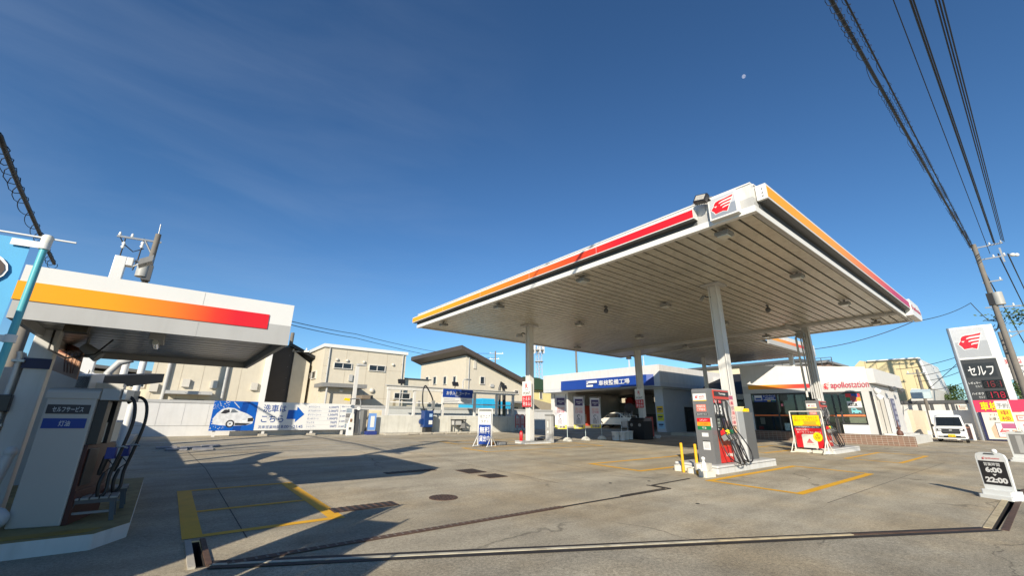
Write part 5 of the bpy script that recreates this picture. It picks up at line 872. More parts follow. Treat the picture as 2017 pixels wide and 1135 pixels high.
c2 = atx(1607, 784.5, 23.0); print('PUMP', PH, c2, C4, C1); dup(p1_, (c2.x, c2.y, gz(c2.x, c2.y)+IZ), None, 'fuel pump partly hidden behind the yellow and red poster stand')
def promo(cx, cy, label, z0=.0):
    z = gz(cx, cy)+IZ; t = thing('promo_panel', label, 'panel', (cx, cy, z), 'tall price poster panels by the pumps'); m = MB(); m.box(cx-.22, cx+.22, cy-.02, cy+.02, z+.98, z+1.86, pm('promo pink', (.72, .5, .46), .5, var=.1)); pa = Panel(m, (cx-.22, cy-.02, z+1.86), X, -Z, .44, .88, -Y); pa.rect(.05, .02, .95, .14, pm('promo plum', (.4, .1, .18), .5)); dk = pm('promo print', (.22, .09, .11), .6, var=.4, vs=30)
    for k in range(5): pa.txt(['会員', '割引', '給油', 'ポイント', 'お得'][k], .1, .2+k*.16, .9, .32+k*.16, dk if k % 2 else pm('promo red', (.6, .1, .12), .5), .03)
    m.build('poster', t); m = MB(); m.box(cx-.03, cx+.03, cy+.02, cy+.06, z, z+1.86, steel); m.build('post', t); m = MB(); m.box(cx-.1, cx+.16, cy-.025, cy-.02, z+.62, z+.95, pm('orange notice', (.75, .45, .25), .5, var=.2, vs=12)); m.build('notice', t); return t
promo(c0.x+PW+.2, c0.y+.1, 'pink poster panel right of the near pump'); promo(c2.x+PW+.27, c2.y+.18, 'pink poster panel right of the far pump')
b = gp(1487, 906, IZ); bx = c0.x+PW+.47; CH = aty(1455, 811, 6.0).z-c0.z; t = thing('payment_cabinet', 'tall dark grey cabinet standing behind the near pump on the island', 'cabinet', (bx, c0.y+.1, c0.z)); ch = hgt(gp(1452, 905, IZ), 1450, 812)-c0.z; m = MB(); m.box(bx, bx+.42, c0.y+.04, c0.y+.31, c0.z, c0.z+CH, pg2); m.box(bx+.42, bx+1.1, c0.y+.05, c0.y+.3, c0.z, c0.z+CH, pm('cabinet dark', (.12, .12, .12), .4, .2, var=.05)); m.build('body', t, .02); m = MB(); m.box(bx+.02, bx+.3, c0.y+.025, c0.y+.039, c0.z+.02, c0.z+.6, white2); m.build('white_panel', t); m = MB(); m.slab([(bx+.2, c0.y+.06, c0.z+CH), (bx+.2, c0.y+.28, c0.z+CH), (bx+.4, c0.y+.28, c0.z+CH+.15), (bx+.4, c0.y+.06, c0.z+CH+.15)], (.2, 0, 0), pm('pale yellow cover', (.7, .62, .3), .5)); m.box(bx+.75, bx+.95, c0.y+.08, c0.y+.26, c0.z+CH, c0.z+CH+.1, yellow); m.build('cover', t)
for px, py, lb in ((1347, 931, 'slim yellow bollard farther from the pump'), (1375, 935, 'slim yellow bollard nearer the pump with rusty foot')):
    q = gp(px, py); m = MB(); m.cyl(q-Vector((0, 0, .05)), q+Vector((0, 0, .72)), .036, .036, pm('bollard yellow', (.75, .4, .01), .5, var=.06, dirt=.15), 14); m.ball(q+Vector((0, 0, .72)), .036, pm('bollard yellow', (.75, .4, .01)), (1, 1, .5)); tag(m.build('bollard'), lb, 'bollard', 'yellow bollards at the island end')
# white plastic weights by the bollards
wp = pm('weight plastic', (.74, .7, .58), .5, var=.05, dirt=.2)
def weight(px, py, dz, sx, sy, sz, rz, label):
    q = gp(px, py, dz); t = None; m = MB(); m.M = Matrix.Translation(q) @ Matrix.Rotation(rz, 4, 'Z'); m.slab([(-sx, -sy, 0), (sx, -sy, 0), (sx, sy*.5, 0), (sx*.6, sy, 0), (-sx*.6, sy, 0), (-sx, sy*.5, 0)], (0, 0, sz), wp); m.cyl((0, 0, sz), (0, 0, sz+.02), sx*.25, sx*.2, wp, 12); o = m.build('sign_weight', None, .02); return tag(o, label, 'weight', 'white plastic weights by the bollards')
weight(1341, 927, 0, .22, .13, .14, .1, 'white plastic weight at the far left under the bollards'); weight(1367, 932, 0, .22, .14, .12, .2, 'white plastic weight between the two bollards'); weight(1392, 940, 0, .2, .13, .13, -.1, 'white plastic weight right of the nearer bollard'); q = weight(1385, 926, .13, .24, .16, .15, .2, 'white plastic weight resting on top of the others'); 
q = gp(1387, 922, .28); m = MB(); m.lathe(q, [(.06, -.02), (.055, .1), (.03, .13), (.03, .17), (.045, .18), (.045, .22), (.02, .24)], white2, 14); tag(m.build('spray_bottle'), 'white bottle standing on the stacked weights', 'bottle')
# ================================================================ POINT SIGNS, SMALL THINGS AT THE COLUMNS
pst = pm('point sign white', (.76, .75, .7), .4, var=.03); prd = pm('point sign red', (.6, .02, .03), .4)
def point_sign(c, z0, label, wd=.56):
    y = c.y; x = c.x-.17; t = thing('point_sign', label, 'sign', (x, y, z0), 'point card signs on the columns'); m = MB(); hh = 1.2; yl = y+wd/2; m.box(x-.03, x, y-wd/2, yl, z0, z0+hh, pst); pa = Panel(m, (x-.03, yl, z0+hh), -Y, -Z, wd, hh, -X); pa.txt('R', .36, .08, .64, .3, prd, .02, keep=True); pa.rect(.36, .335, .66, .35, prd, .004); pa.txt('POINT', .14, .42, .9, .53, ink, .01); pa.rect(0, .57, 1, 1, prd, .003); pa.txt('使える!', .1, .61, .92, .77, white2, .05); pa.txt('貯まる!', .1, .8, .92, .96, white2, .05); m.build('panel', t); return t
point_sign(C2, hgt(C2, 1040, 802), 'white and red point card sign on the sunlit column', .66); point_sign(C3, hgt(C3, 1262, 804), 'white and red point card sign on the shaded column left of the service bay', .62)
q = gp(1020, 872, .11); q = Vector((C2.x-.42, C2.y+.15, G(C2.x, C2.y).z+.11)); t = thing('fire_extinguisher', 'red fire extinguisher beside the sunlit column', 'extinguisher', q); m = MB(); m.lathe(q, [(.075, 0), (.08, .04), (.08, .36), (.05, .42), (.025, .45)], pm('extinguisher red', (.5, .01, .015), .3), 16); m.build('cylinder', t); m = MB(); m.box(q.x-.02, q.x+.02, q.y-.08, q.y+.05, q.z+.45, q.z+.5, blackp); m.tube([q+Vector((0, .04, .47)), q+Vector((.08, .06, .4)), q+Vector((.09, .05, .15))], .012, black, 6); m.build('valve', t)
q = Vector((C2.x+.45, C2.y+.0, G(C2.x, C2.y).z+.11)); m = MB(); m.lathe(q, [(.3, 0), (.34, .05), (.3, .12), (.2, .1), (.18, .03)], blackp, 20); tag(m.build('hose_coil'), 'coil of black air hose lying at the foot of the sunlit column', 'hose')
q = gp(1083, 873); t = thing('air_tower', 'pale grey tyre air tower at the right end of the sunlit column island', 'air tower', q); m = MB(); m.box(q.x-.1, q.x+.1, q.y-.2, q.y+.2, q.z, q.z+1.25, lgrey); m.box(q.x-.12, q.x+.12, q.y-.22, q.y+.22, q.z+1.25, q.z+1.33, mgrey); m.build('body', t, .02); m = MB(); m.box(q.x-.116, q.x-.1005, q.y-.14, q.y+.14, q.z+.35, q.z+1.1, pm('tower panel', (.38, .38, .36), .4)); m.box(q.x-.13, q.x-.1165, q.y-.03, q.y+.03, q.z+.7, q.z+1.0, offw); m.cyl((q.x-.13, q.y+.0, q.z+.5), (q.x-.1165, q.y, q.z+.5), .06, .06, white2); m.build('front_panel', t)
# bins, buckets, rack at the shaded column
q = gp(1262, 866); t = thing('waste_bin', 'large black bin with two round holes at the shaded column', 'bin', q); m = MB(); m.box(q.x-.35, q.x+.55, q.y-.5, q.y+.5, q.z, q.z+1.0, pm('bin black', (.012, .012, .013), .8)); m.hexa([(q.x-.35, q.y-.5, q.z+1.0), (q.x+.55, q.y-.5, q.z+1.0), (q.x+.55, q.y+.5, q.z+1.0), (q.x-.35, q.y+.5, q.z+1.0), (q.x-.1, q.y-.45, q.z+1.2), (q.x+.5, q.y-.45, q.z+1.2), (q.x+.5, q.y+.45, q.z+1.2), (q.x-.1, q.y+.45, q.z+1.2)], blackp); m.build('body', t, .015); m = MB()
for k in (-.25, .3): m = MB(); m.cyl((q.x-.37, q.y+k, q.z+.8), (q.x-.351, q.y+k, q.z+.8), .09, .09, mgrey, 14); m.build('opening', t)
def bucket(px, py, label, s=1.0, grp='white buckets'):
    q = gp(px, py); t = thing('bucket', label, 'bucket', q, grp); m = MB(); m.lathe(q, [(.17*s, 0), (.2*s, .42*s), (.215*s, .43*s), (.215*s, .46*s), (.19*s, .46*s), (.16*s, .05*s)], white2, 18); m.build('tub', t); m = MB(); m.tube([(q.x-.12*s, q.y+.205*s*math.cos(a), q.z+.42*s-.1*s*math.sin(a)) for a in [k*math.pi/8 for k in range(9)]], .008, steel, 5); m.box(q.x-.2*s, q.x-.19*s, q.y-.07, q.y+.07, q.z+.15*s, q.z+.28*s, lgrey) ; m.build('handle', t)
bucket(1213, 868, 'white bucket at the left end of the row by the rack'); bucket(1225, 868, 'second white bucket from the left beside the rack'); bucket(1233, 867, 'third white bucket beside the rack'); bucket(1241, 866, 'white bucket standing under the white rack')
bucket(1345, 847, 'white bucket left of its twin at the annex door', 1.15, 'white buckets at the annex'); bucket(1354, 848, 'white bucket right of its twin at the annex door', 1.15, 'white buckets at the annex')
q = gp(1241, 864); t = thing('tool_rack', 'white wire rack with bottles and cloths left of the black bin', 'rack', q); m = MB()
for dx in (-.3, .3):
    for dy in (-.35, .35): m.cyl(q+Vector((dx, dy, 0)), q+Vector((dx, dy, 1.3)), .02, .02, white2, 8)
for zz in (.6, 1.05, 1.3): m.box(q.x-.3, q.x+.3, q.y-.35, q.y+.35, q.z+zz, q.z+zz+.025, lgrey)
m.build('frame', t); m = MB(); rr = random.Random(5)
for k in range(7): m = MB(); a = q+Vector((rr.uniform(-.25, .1), -.3+k*.1, 1.325)); m.cyl(a, a+Vector((0, 0, rr.uniform(.15, .3))), .04, .03, [dgrey, mgrey, lgrey][k % 3], 8); m.build('bottle', t)
m = MB(); m.box(q.x-.28, q.x-.1, q.y-.1, q.y+.3, q.z+.65, q.z+1.0, lgrey); m.build('supplies', t); m = MB(); m.ball(q+Vector((0, -.1, 1.75)), .28, pm('feather duster', (.03, .03, .035), .9), (1, 1, 1.1)); m.cyl(q+Vector((0, -.1, 1.3)), q+Vector((0, -.1, 1.6)), .02, .02, dgrey); m.build('duster', t)
q = gp(1276, 864); m = MB(); m.box(q.x+.2, q.x+.5, q.y-.15, q.y+.2, q.z, q.z+1.25, pm('red locker', (.3, .03, .025), .45)); m.box(q.x+.15, q.x+.55, q.y-.5, q.y+.25, q.z, q.z+.1, lgrey); tag(m.build('red_locker'), 'narrow dark red locker right of the black bin', 'locker')
q = gp(1373, 848); m = MB(); m.box(q.x+2, q.x+2.6, q.y+.5, q.y+1.3, q.z, q.z+.6, pm('crate blue', (.1, .12, .3), .5)); m.box(q.x+2, q.x+2.6, q.y+1.5, q.y+2.1, q.z+.1, q.z+.9, pm('crate red', (.3, .03, .03), .5)); tag(m.build('goods_crate'), 'red and blue goods crates stacked at the annex wall', 'crate')
# ================================================================ NOBORI FLAGS
def flag_base(t, q):
    m = MB(); m.lathe(q, [(.24, 0), (.25, .03), (.22, .1), (.13, .17), (.06, .19)], offw, 20); m.build('base', t)
sheer = pm('flag fabric', (.62, .6, .64), .7, var=.06); fnavy = pm('flag navy', (.05, .035, .13), .6); fpink = pm('flag pink', (.6, .25, .3), .6); fdark = pm('flag print', (.16, .15, .18), .6); fyel = pm('flag yellow', (.8, .66, .05), .6)
for fpx, fpy, l, r, lb in ((1118, 870, 1091, 1114, 'pale printed flag leftmost of the three by the service bay'), (1154, 868, 1127, 1150, 'pale printed flag in the middle of the three by the service bay'), (1186, 866, 1158, 1181, 'pale printed flag rightmost of the three by the service bay')):
    q = gp(fpx, fpy); t = thing("banner_flag", lb, 'flag', q, 'printed flags before the service bay'); flag_base(t, q); HH_ = 2.3
    m = MB(); m.cyl(q+Vector((0, 0, .15)), q+Vector((0, 0, HH_+.05)), .014, .011, pm('flag pole', (.5, .6, .62), .4), 8); rd_ = Vector((math.sin(YW), -math.cos(YW), 0)); m.cyl(q+rd_*.06+Vector((0, 0, HH_)), q-rd_*.66+Vector((0, 0, HH_)), .009, .009, white2, 6); m.build('pole', t)
    m = MB(); o = q+Vector((0, 0, HH_-.04))-rd_*.62; w_, h_ = .6, 1.66; nrm = Vector((rd_.y, -rd_.x, 0))*1.0; nrm = nrm if nrm.dot(q) < 0 else -nrm
    class Wavy(Panel):
        def pt(s, x, y, lift): p = Panel.pt(s, x, y, lift); return p+s.n*(.035*math.sin(y*7+x*2.5)*(.3+y))
    N1 = 14; g_ = [[None]*7 for _ in range(N1+1)]; pa = Wavy(m, o, rd_, -Z, w_, h_, nrm)
    vs = [pa.pt(i/6, j/N1, 0) for j in range(N1+1) for i in range(7)]; m.add(vs, [(j*7+i, (j+1)*7+i, (j+1)*7+i+1, j*7+i+1) for j in range(N1) for i in range(6)], sheer, True)
    def wr(x0, y0, x1, y1, mt):
        for j in range(4): a_, b_ = y0+(y1-y0)*j/4, y0+(y1-y0)*(j+1)/4; pa.poly([(x0, a_), (x0, b_), ((x0+x1)/2, b_), (x1, b_), (x1, a_), ((x0+x1)/2, a_)], mt, .006)
    wr(.16, .06, .88, .28, fnavy); pa.txt('洗車会員', .24, .13, .8, .19, pm('flag white', (.75, .75, .75), .6), .0, .014); pa.rect(.4, .21, .64, .22, pm('flag white', (.75, .75, .75)), .014)
    pa.txt('給油', .2, .33, .85, .42, pm('flag salmon', (.68, .36, .3), .6), .03, .014, mirror=True); pa.txt('割引', .2, .43, .85, .52, fpink, .03, .014, mirror=True); pa.txt('2', .28, .56, .6, .72, fdark, .0, .014, mirror=True); pa.txt('回', .26, .74, .6, .85, fdark, .02, .014); wr(.7, .6, .76, .84, pm('flag small print', (.4, .4, .42), .7, var=.5, vs=40)); wr(0, .88, 1, 1, fyel); pa.txt('車検中', .14, .9, .86, .98, fdark, .03, .016, mirror=True); m.build('cloth', t)
    m = MB(); 
    for x_ in (.0, .99): m = MB(); a_ = pa.pt(x_*.98+.01, .0, .02); m.tube([a_+Vector((0, 0, .1)), a_+Vector((0, 0, -.35))], .016, dgrey, 6); m.build('sleeve', t)
# blue flag at the left edge of the view
fp_ = atz(95, 468, 2.55); q = G(fp_.x, fp_.y); t = thing('banner_flag', 'bright blue flag with outlined yellow and black shapes at the left edge', 'flag', q); rd_ = (atz(165, 478, 2.55)-atz(0, 452, 2.55)); rd_.z = 0; rd_.normalize()
m = MB(); m.cyl(q, fp_, .02, .017, pm('teal pole', (.1, .42, .48), .35), 12); m.build('pole', t); m = MB(); m.lathe(fp_, [(.026, -.04), (.028, .0), (.02, .012)], offw, 14); m.build('cap', t); m = MB(); m.cyl(fp_+rd_*.13+Vector((0, 0, -.008)), fp_-rd_*.78+Vector((0, 0, .0)), .006, .006, white2, 8); m.build('cross_bar', t)
fb = pm('flag blue', (.08, .36, .62), .7, var=.25, vs=1.6); m = MB(); nrm = Vector((rd_.y, -rd_.x, 0)); nrm = nrm if nrm.dot(q) < 0 else -nrm
class Wavy2(Panel):
    def pt(s, x, y, lift): p = Panel.pt(s, x, y, lift); return p+s.n*(.03*math.sin(y*9+x*3)*(.2+y*.5))
pa = Wavy2(m, fp_-rd_*.66+Vector((0, 0, -.03)), rd_, -Z, .6, 1.75, nrm); N1 = 24
vs = [pa.pt(i/8, j/N1, 0) for j in range(N1+1) for i in range(9)]; m.add(vs, [(j*9+i, (j+1)*9+i, (j+1)*9+i+1, j*9+i+1) for j in range(N1) for i in range(8)], fb, True)
m.build('cloth', t); m = MB(); pa.mb = m
yo_ = pm('flag olive yellow', (.5, .44, .04), .6); fbk = pm('flag black', (.05, .03, .025), .6); fwh = pm('flag outline white', (.75, .75, .72), .6)
def blob(cx, cy, rx, ry, tip, mt, lift): pa.poly([(cx+rx*math.cos(-a)*(1+tip*max(0, math.cos(a*1-2.2))), cy+ry*math.sin(-a)) for a in [k*2*math.pi/20 for k in range(20)]], mt, lift)
for cx, cy, r_, ins in ((.6, .12, 1.0, True), (.6, .225, .82, False), (.6, .29, .8, False)):
    blob(cx, cy, .32*r_, .066*r_, .1, fwh, .014); blob(cx, cy, .3*r_, .056*r_, .1, fbk, .019)
    if ins: blob(cx-.0, cy+.006, .26, .03, .1, yo_, .024)
m.build('print', t); m = MB()
for zz in (-.06, -.64):
    m = MB(); a_ = fp_+Vector((0, 0, zz)); m.cyl(a_+Vector((0, 0, -.02)), a_+Vector((0, 0, .025)), .026, .026, white2, 12); m.slab([a_-rd_*.14+nrm*.012+Vector((0, 0, -.02)), a_+nrm*.012+Vector((0, 0, -.02)), a_+nrm*.012+Vector((0, 0, .02)), a_-rd_*.14+nrm*.012+Vector((0, 0, .02))], nrm*.004, white2); m.build('loop', t)
# ================================================================ STANDING SIGNS
# towel loan sign
a, b = gp(933, 879), gp(985, 882); a = gp(941, 879); b = gp(968, 881); t = thing('towel_sign', 'white and blue towel loan sign in an open white frame', 'sign', (a+b)/2); u = (b-a); u.z = 0; W = u.length; u.normalize(); n_ = Vector((u.y, -u.x, 0)); z = (a.z+b.z)/2; hh = hgt((a+b)/2, 955, 806)-z
m = MB()
for e in (a, b):
    m.cyl((e.x, e.y, z), (e.x, e.y, z+hh), .022, .022, white2, 8); e0, e1 = e-n_*.36, e+n_*.36; m.cyl((e0.x, e0.y, z+.02), (e1.x, e1.y, z+.02), .02, .02, white2, 8)
    for s in (-1, 1): e2 = e+n_*.34*s; m.cyl((e2.x, e2.y, z+.03), (e.x, e.y, z+.45), .016, .016, white2, 6)
m.cyl((a.x, a.y, z+hh), (b.x, b.y, z+hh), .022, .022, white2, 8); m.build('frame', t)
m = MB(); o = a+n_*.02+u*.05+Vector((0, 0, hh-.12)); o.z = z+hh-.12; Wp, Hp = W-.1, hh-.2; pa = Panel(m, o, u, -Z, Wp, Hp, n_); m.slab([pa.pt(0, 0, -.01), pa.pt(0, 1, -.01), pa.pt(1, 1, -.01), pa.pt(1, 0, -.01)], n_*.008, white2); pa.rect(0, .4, 1, 1, blue); pa.txt('拭き上げ', .08, .08, .94, .2, ink, .0); pa.txt('タオル', .16, .24, .84, .35, ink, .0); pa.txt('無料', .06, .46, .94, .68, white2, .05); pa.txt('貸出中', .04, .73, .96, .92, white2, .05); m.build('panel', t)
q = gp(985, 877); m = MB(); m.box(q.x-.1, q.x+.25, q.y-.12, q.y+.12, q.z, q.z+.1, lgrey); m.box(q.x+.22, q.x+.27, q.y-.13, q.y+.13, q.z, q.z+.12, dgrey); m.box(q.x-.55, q.x-.4, q.y-.1, q.y+.1, q.z, q.z+.12, orange); tag(m.build('sign_weight'), 'grey weight lying behind the towel loan sign', 'weight')
# yellow and red coupon poster stand
a, b = gp(1569, 891), gp(1634, 897); t = thing('poster_stand', 'white framed stand with yellow and red coupon poster before the far pump', 'sign', (a+b)/2); u = (b-a); u.z = 0; W = u.length; u.normalize(); n_ = Vector((u.y, -u.x, 0)); n_ = n_ if n_.dot(a) < 0 else -n_; z = (a.z+b.z)/2; hh = hgt((a+b)/2, 1584, 811)-z; m = MB()
for e in (a, b):
    m.cyl((e.x, e.y, z), (e.x, e.y, z+hh), .025, .025, offw, 8); e0, e1 = e-n_*.4, e+n_*.4; m.cyl((e0.x, e0.y, z+.03), (e1.x, e1.y, z+.03), .025, .025, offw, 8)
    for s in (-1, 1): e2 = e+n_*.36*s; m.cyl((e2.x, e2.y, z+.03), (e.x, e.y, z+.6), .018, .018, offw, 6)
m.cyl((a.x, a.y, z+hh), (b.x, b.y, z+hh), .025, .025, offw, 8); m.build('frame', t)
m = MB(); o = a+u*.1+n_*.02; o.z = z+hh-.16; Wp, Hp = W-.2, hh-.38; pa = Panel(m, o, u, -Z, Wp, Hp, n_); m.slab([pa.pt(0, 0, -.01), pa.pt(0, 1, -.01), pa.pt(1, 1, -.01), pa.pt(1, 0, -.01)], n_*.008, red); ly = pm('poster yellow', (.85, .66, .0), .45); pa.rect(0, 0, 1, .33, ly); orr = pm('poster orange', (.75, .2, .02), .5)
pa.txt('ガソリン・軽油などの', .08, .04, .92, .11, orr, .05); pa.txt('値引クーポンがもらえる!', .06, .12, .94, .19, orr, .05)
for k in range(4): pa.rect(.4, .2+k*.025, .86, .21+k*.025, brown, .005)
pa.rect(.34, .295, .94, .325, orr, .005); pa.rect(0, .33, 1, .4, navy, .004); pa.txt('いつもの給油をもっと便利に', .05, .34, .95, .39, white2, .03); pa.txt('給油をお得に!', .06, .42, .55, .48, white2, .05); pa.txt('カーライフを便利に!', .08, .5, .96, .56, white2, .05)
pa.poly([(.24, .6), (.24, 1), (.78, 1), (.78, .6), (.72, .585), (.3, .585)], pm('phone paper', (.72, .7, .64), .5), .005); pa.poly([(.5, .72), (.38, .85), (.64, .85)], pm('app red', (.55, .03, .04), .5), .009); pa.rect(.43, .79, .57, .797, white2, .012); pa.rect(.41, .82, .61, .827, white2, .012); pa.txt('Drive On', .36, .88, .66, .91, pm('print grey', (.3, .3, .32)), .0, .009)
pa.disc(.82, .66, .17, ly, .008); pa.txt('新', .78, .59, .86, .625, ink, .03, .012); pa.txt('アプリ', .71, .635, .93, .67, ink, .03, .012); pa.txt('登場!', .73, .68, .91, .715, ink, .03, .012); m.build('poster', t)
m = MB(); c = (a+b)/2
for s in (-1, 1): k = c+u*s*W*.28; m.M = Matrix.Translation((k.x, k.y, z)) @ Matrix.Rotation(math.atan2(u.y, u.x), 4, 'Z'); m.box(-.28, .28, -.16, .16, .01, .14, wp)
m.build('weight', t, .03)
# opening hours A-board
def a_board(q, az, label, dark, wd=.46, ht_=.84):
    u = Vector((math.cos(az), math.sin(az), 0)); n_ = Vector((u.y, -u.x, 0)); n_ = n_ if n_.dot(q) < 0 else -n_; t = thing('pavement_sign', label, 'sign', q); Mx = Matrix(((u.x, -n_.x, 0, q.x), (u.y, -n_.y, 0, q.y), (0, 0, 1, q.z), (0, 0, 0, 1)))
    m = MB(); m.M = Mx; w2 = wd/2; m.slab([(-w2*.94, 0, .14), (w2*.94, 0, .14), (w2, 0, ht_-.1), (w2*.9, 0, ht_-.03), (w2*.6, 0, ht_), (-w2*.6, 0, ht_), (-w2*.9, 0, ht_-.03), (-w2, 0, ht_-.1)], (0, .05, 0), pm('a board shell', (.66, .68, .67), .4, var=.04, dirt=.1)); m.build('frame', t, .012)
    m = MB(); m.M = Mx; m.slab([(-w2*1.1, -.18, 0), (w2*1.1, -.18, 0), (w2*1.1, .26, 0), (-w2*1.1, .26, 0)], (0, 0, .07), pm('a board shell', (.66, .68, .67))); m.slab([(-w2*1.0, -.12, .07), (w2*1.0, -.12, .07), (w2*1.0, .2, .07), (-w2*1.0, .2, .07)], (0, 0, .09), pm('a board shell', (.66, .68, .67))); m.build('base', t, .03)
    m = MB(); pa = Panel(m, q+Vector((0, 0, ht_-.07))-u*w2*.86+n_*.001, u, -Z, wd*.86, ht_-.32, n_)
    if dark:
        pa.rect(0, .0, 1, 1, white2, .001); pa.rect(.0, .17, 1, 1, pm('hours black', (.02, .02, .022), .3), .004); pa.emblem(.2, .03, .3, .12, red, white2, .004, False); pa.txt('apollostation', .32, .04, .85, .11, red, .01); pa.txt('営業時間', .2, .22, .8, .34, white2, .02, .008); pa.txt('6:00', .2, .38, .82, .57, white2, .05, .008); pa.poly([(.42, .62), (.5, .69), (.58, .62)], white2, .008); pa.txt('22:00', .1, .73, .92, .92, white2, .05, .008)
    else: pa.rect(.04, .04, .96, .96, mgrey, .003); pa.rect(.3, .1, .55, .9, lgrey, .006)
    m.build('panel', t); m = MB(); m.M = Mx; m.ball((w2*.35, .03, ht_+.03), .045, white2); m.slab([(-.09, -.004, ht_-.035), (.09, -.004, ht_-.035), (.07, -.004, ht_-.01), (-.07, -.004, ht_-.01)], (0, -.003, 0), dgrey); m.build('handle', t); return t
q = (gp(1945, 975)+gp(2012, 985))/2; q = gp(1975, 984); a_board(Vector((q.x, q.y, q.z)), math.radians(245), 'rounded white sign board with 6:00 to 22:00 opening hours', True, .48, .86)
q = gp(2026, 912); a_board(q, math.radians(250), 'grey sign board cut by the right edge behind the opening hours sign', False, .75, 1.1)
# ================================================================ PRICE TOWER
TX = 48.5
tL = atx(1864, 649, TX).y; tR = atx(1943, 640, TX).y; zT = atx(1900, 644, TX).z; yl_, yr_ = tL-.12, tR+.1
tz = lambda px, py: atx(px, py, TX).z
tw = thing('price_tower', 'tall grey and white fuel price tower sign with red emblem', 'sign tower', G(TX, (tL+tR)/2))
twf = pm('tower white', (.74, .74, .72), .35, var=.03); tgf = pm('tower grey', (.42, .43, .44), .35, .2, var=.04); tdk = pm('tower charcoal', (.045, .048, .05), .4, var=.06)
zA_ = tz(1925, 707); zB_ = tz(1940, 789); zC_ = tz(1950, 812); gz0 = gz(TX, 3.5)
m = MB(); m.box(TX, TX+.9, yr_-.35, yl_, gz0, zT, twf); m.cyl((TX+.1, yl_, gz0), (TX+.1, yl_, zT), .16, .16, pm('tower edge', (.35, .36, .38), .3, .5), 16); m.build('body', tw, .02)
m = MB(); pa = Panel(m, (TX-.02, yl_-.05, zT-.05), -Y, -Z, yl_-yr_-.1, zT-zA_-.1, -X); m.box(TX-.02, TX-.001, yr_, yl_, zA_, zT, twf); pa.rect(.04, .04, .96, .97, pm('emblem pale', (.6, .6, .6), .3, .2), .004); pa.rect(.04, .47, .96, .97, tgf, .008); pa.emblem(.13, .22, .85, .72, pm('emblem red', (.55, .02, .035), .35), white2, .014); m.build('emblem_panel', tw)
m = MB(); hh = zA_-zB_; pa = Panel(m, (TX-.02, yl_-.02, zA_-.03), -Y, -Z, yl_-yr_-.04, hh-.03, -X); m.box(TX-.02, TX-.001, yr_, yl_, zB_, zA_-.03, tdk); pa.txt('セルフ', .17, .17, .87, .4, white2, .03, .01); pa.rect(.08, .1, .92, .45, pm('tower charcoal 2', (.03, .033, .035), .3), .004)
DK = pm('display black', (.01, .01, .01), .2); SEG0 = pm('segment off', (.035, .03, .03), .3); SEG1 = pm('segment lit', (.5, .02, .05), .3, emit=.08); SEG2 = pm('segment faint', (.2, .03, .035), .3)
def seg(pa, ch, x0, y0, x1, y1, on):
    S = {'0': 'abcdef', '1': 'bc', '6': 'acdefg', '7': 'abc', '8': 'abcdefg', '5': 'acdfg', '3': 'abcdg'}[ch]; tx, ty = (x1-x0)*.17, (y1-y0)*.11; ym_ = (y0+y1)/2
    R4 = {'a': (x0, y0, x1, y0+ty), 'd': (x0, y1-ty, x1, y1), 'g': (x0, ym_-ty/2, x1, ym_+ty/2), 'f': (x0, y0, x0+tx, ym_), 'b': (x1-tx, y0, x1, ym_), 'e': (x0, ym_, x0+tx, y1), 'c': (x1-tx, ym_, x1, y1)}
    for k, r in R4.items(): pa.rect(*r, on if k in S else SEG0, .012 if k in S else .011)
for y0_, lab_, dg, on in ((.52, 'レギュラー', '161', SEG2), (.78, 'ハイオク', '178', SEG1)):
    pa.rect(.44, y0_, .98, y0_+.2, DK, .006); pa.txt(lab_, .08, y0_+.03, .4, y0_+.09, white2, .02, .008); pa.txt('セルフ', .24, y0_+.12, .4, y0_+.17, white2, .0, .008)
    for k, ch in enumerate(dg): seg(pa, ch, .49+k*.165, y0_+.03, .6+k*.165, y0_+.17, on)
m.build('price_panel', tw)
m = MB(); yR2 = yr_-.75; hh = zB_-zC_; m.box(TX-.06, TX-.001, yR2, yl_-.1, zC_, zB_, pm('hot pink', (.75, .04, .1), .4, var=.04)); pa = Panel(m, (TX-.06, yl_-.1, zB_), -Y, -Z, yl_-.1-yR2, hh, -X); pa.txt('車検屋', .1, .1, .66, .93, pm('outline black', (.05, .02, .01), .5), .11, .004); pa.txt('車検屋', .115, .14, .645, .89, pm('letter yellow', (.85, .72, .0), .4), .03, .01); m.build('banner', tw)
m = MB(); zD = tz(1975, 866); hh = zC_-zD; yl3 = yl_-.35; pg3 = pm('app panel', (.7, .64, .54), .5, var=.03); m.box(TX-.12, TX-.061, yR2-.2, yl3, zD, zC_-.03, pg3); m.box(TX-.125, TX-.05, yl3, yl3+.16, zD-.05, zC_-.02, navy); m.box(TX-.13, TX-.06, yR2-.2, yl3+.16, zD-.1, zD, navy)
pa = Panel(m, (TX-.12, yl3, zC_-.03), -Y, -Z, yl3-yR2+.2, hh-.03, -X); skin = pm('printed hand', (.66, .4, .28), .6, var=.1); pa.txt('アプリで', .14, .05, .4, .16, ink, .0); pa.txt('お得・簡単', .12, .19, .48, .31, ink, .02); pa.poly([(.12, .95), (.1, .6), (.2, .42), (.55, .42), (.62, .6), (.6, .78), (.5, .97)], skin, .004)
pa.rect(.2, .38, .5, .93, dgrey, .006); pa.rect(.215, .4, .485, .91, white2, .009); pa.poly([(.35, .52), (.24, .74), (.46, .74)], pm('app red', (.55, .03, .04)), .012); pa.rect(.3, .66, .42, .672, white2, .015); pa.rect(.28, .7, .44, .712, white2, .015); pa.rect(.27, .78, .43, .8, mgrey, .012)
for k in range(3): pa.disc(.54, .5+k*.13, .05, skin, .012, 1)
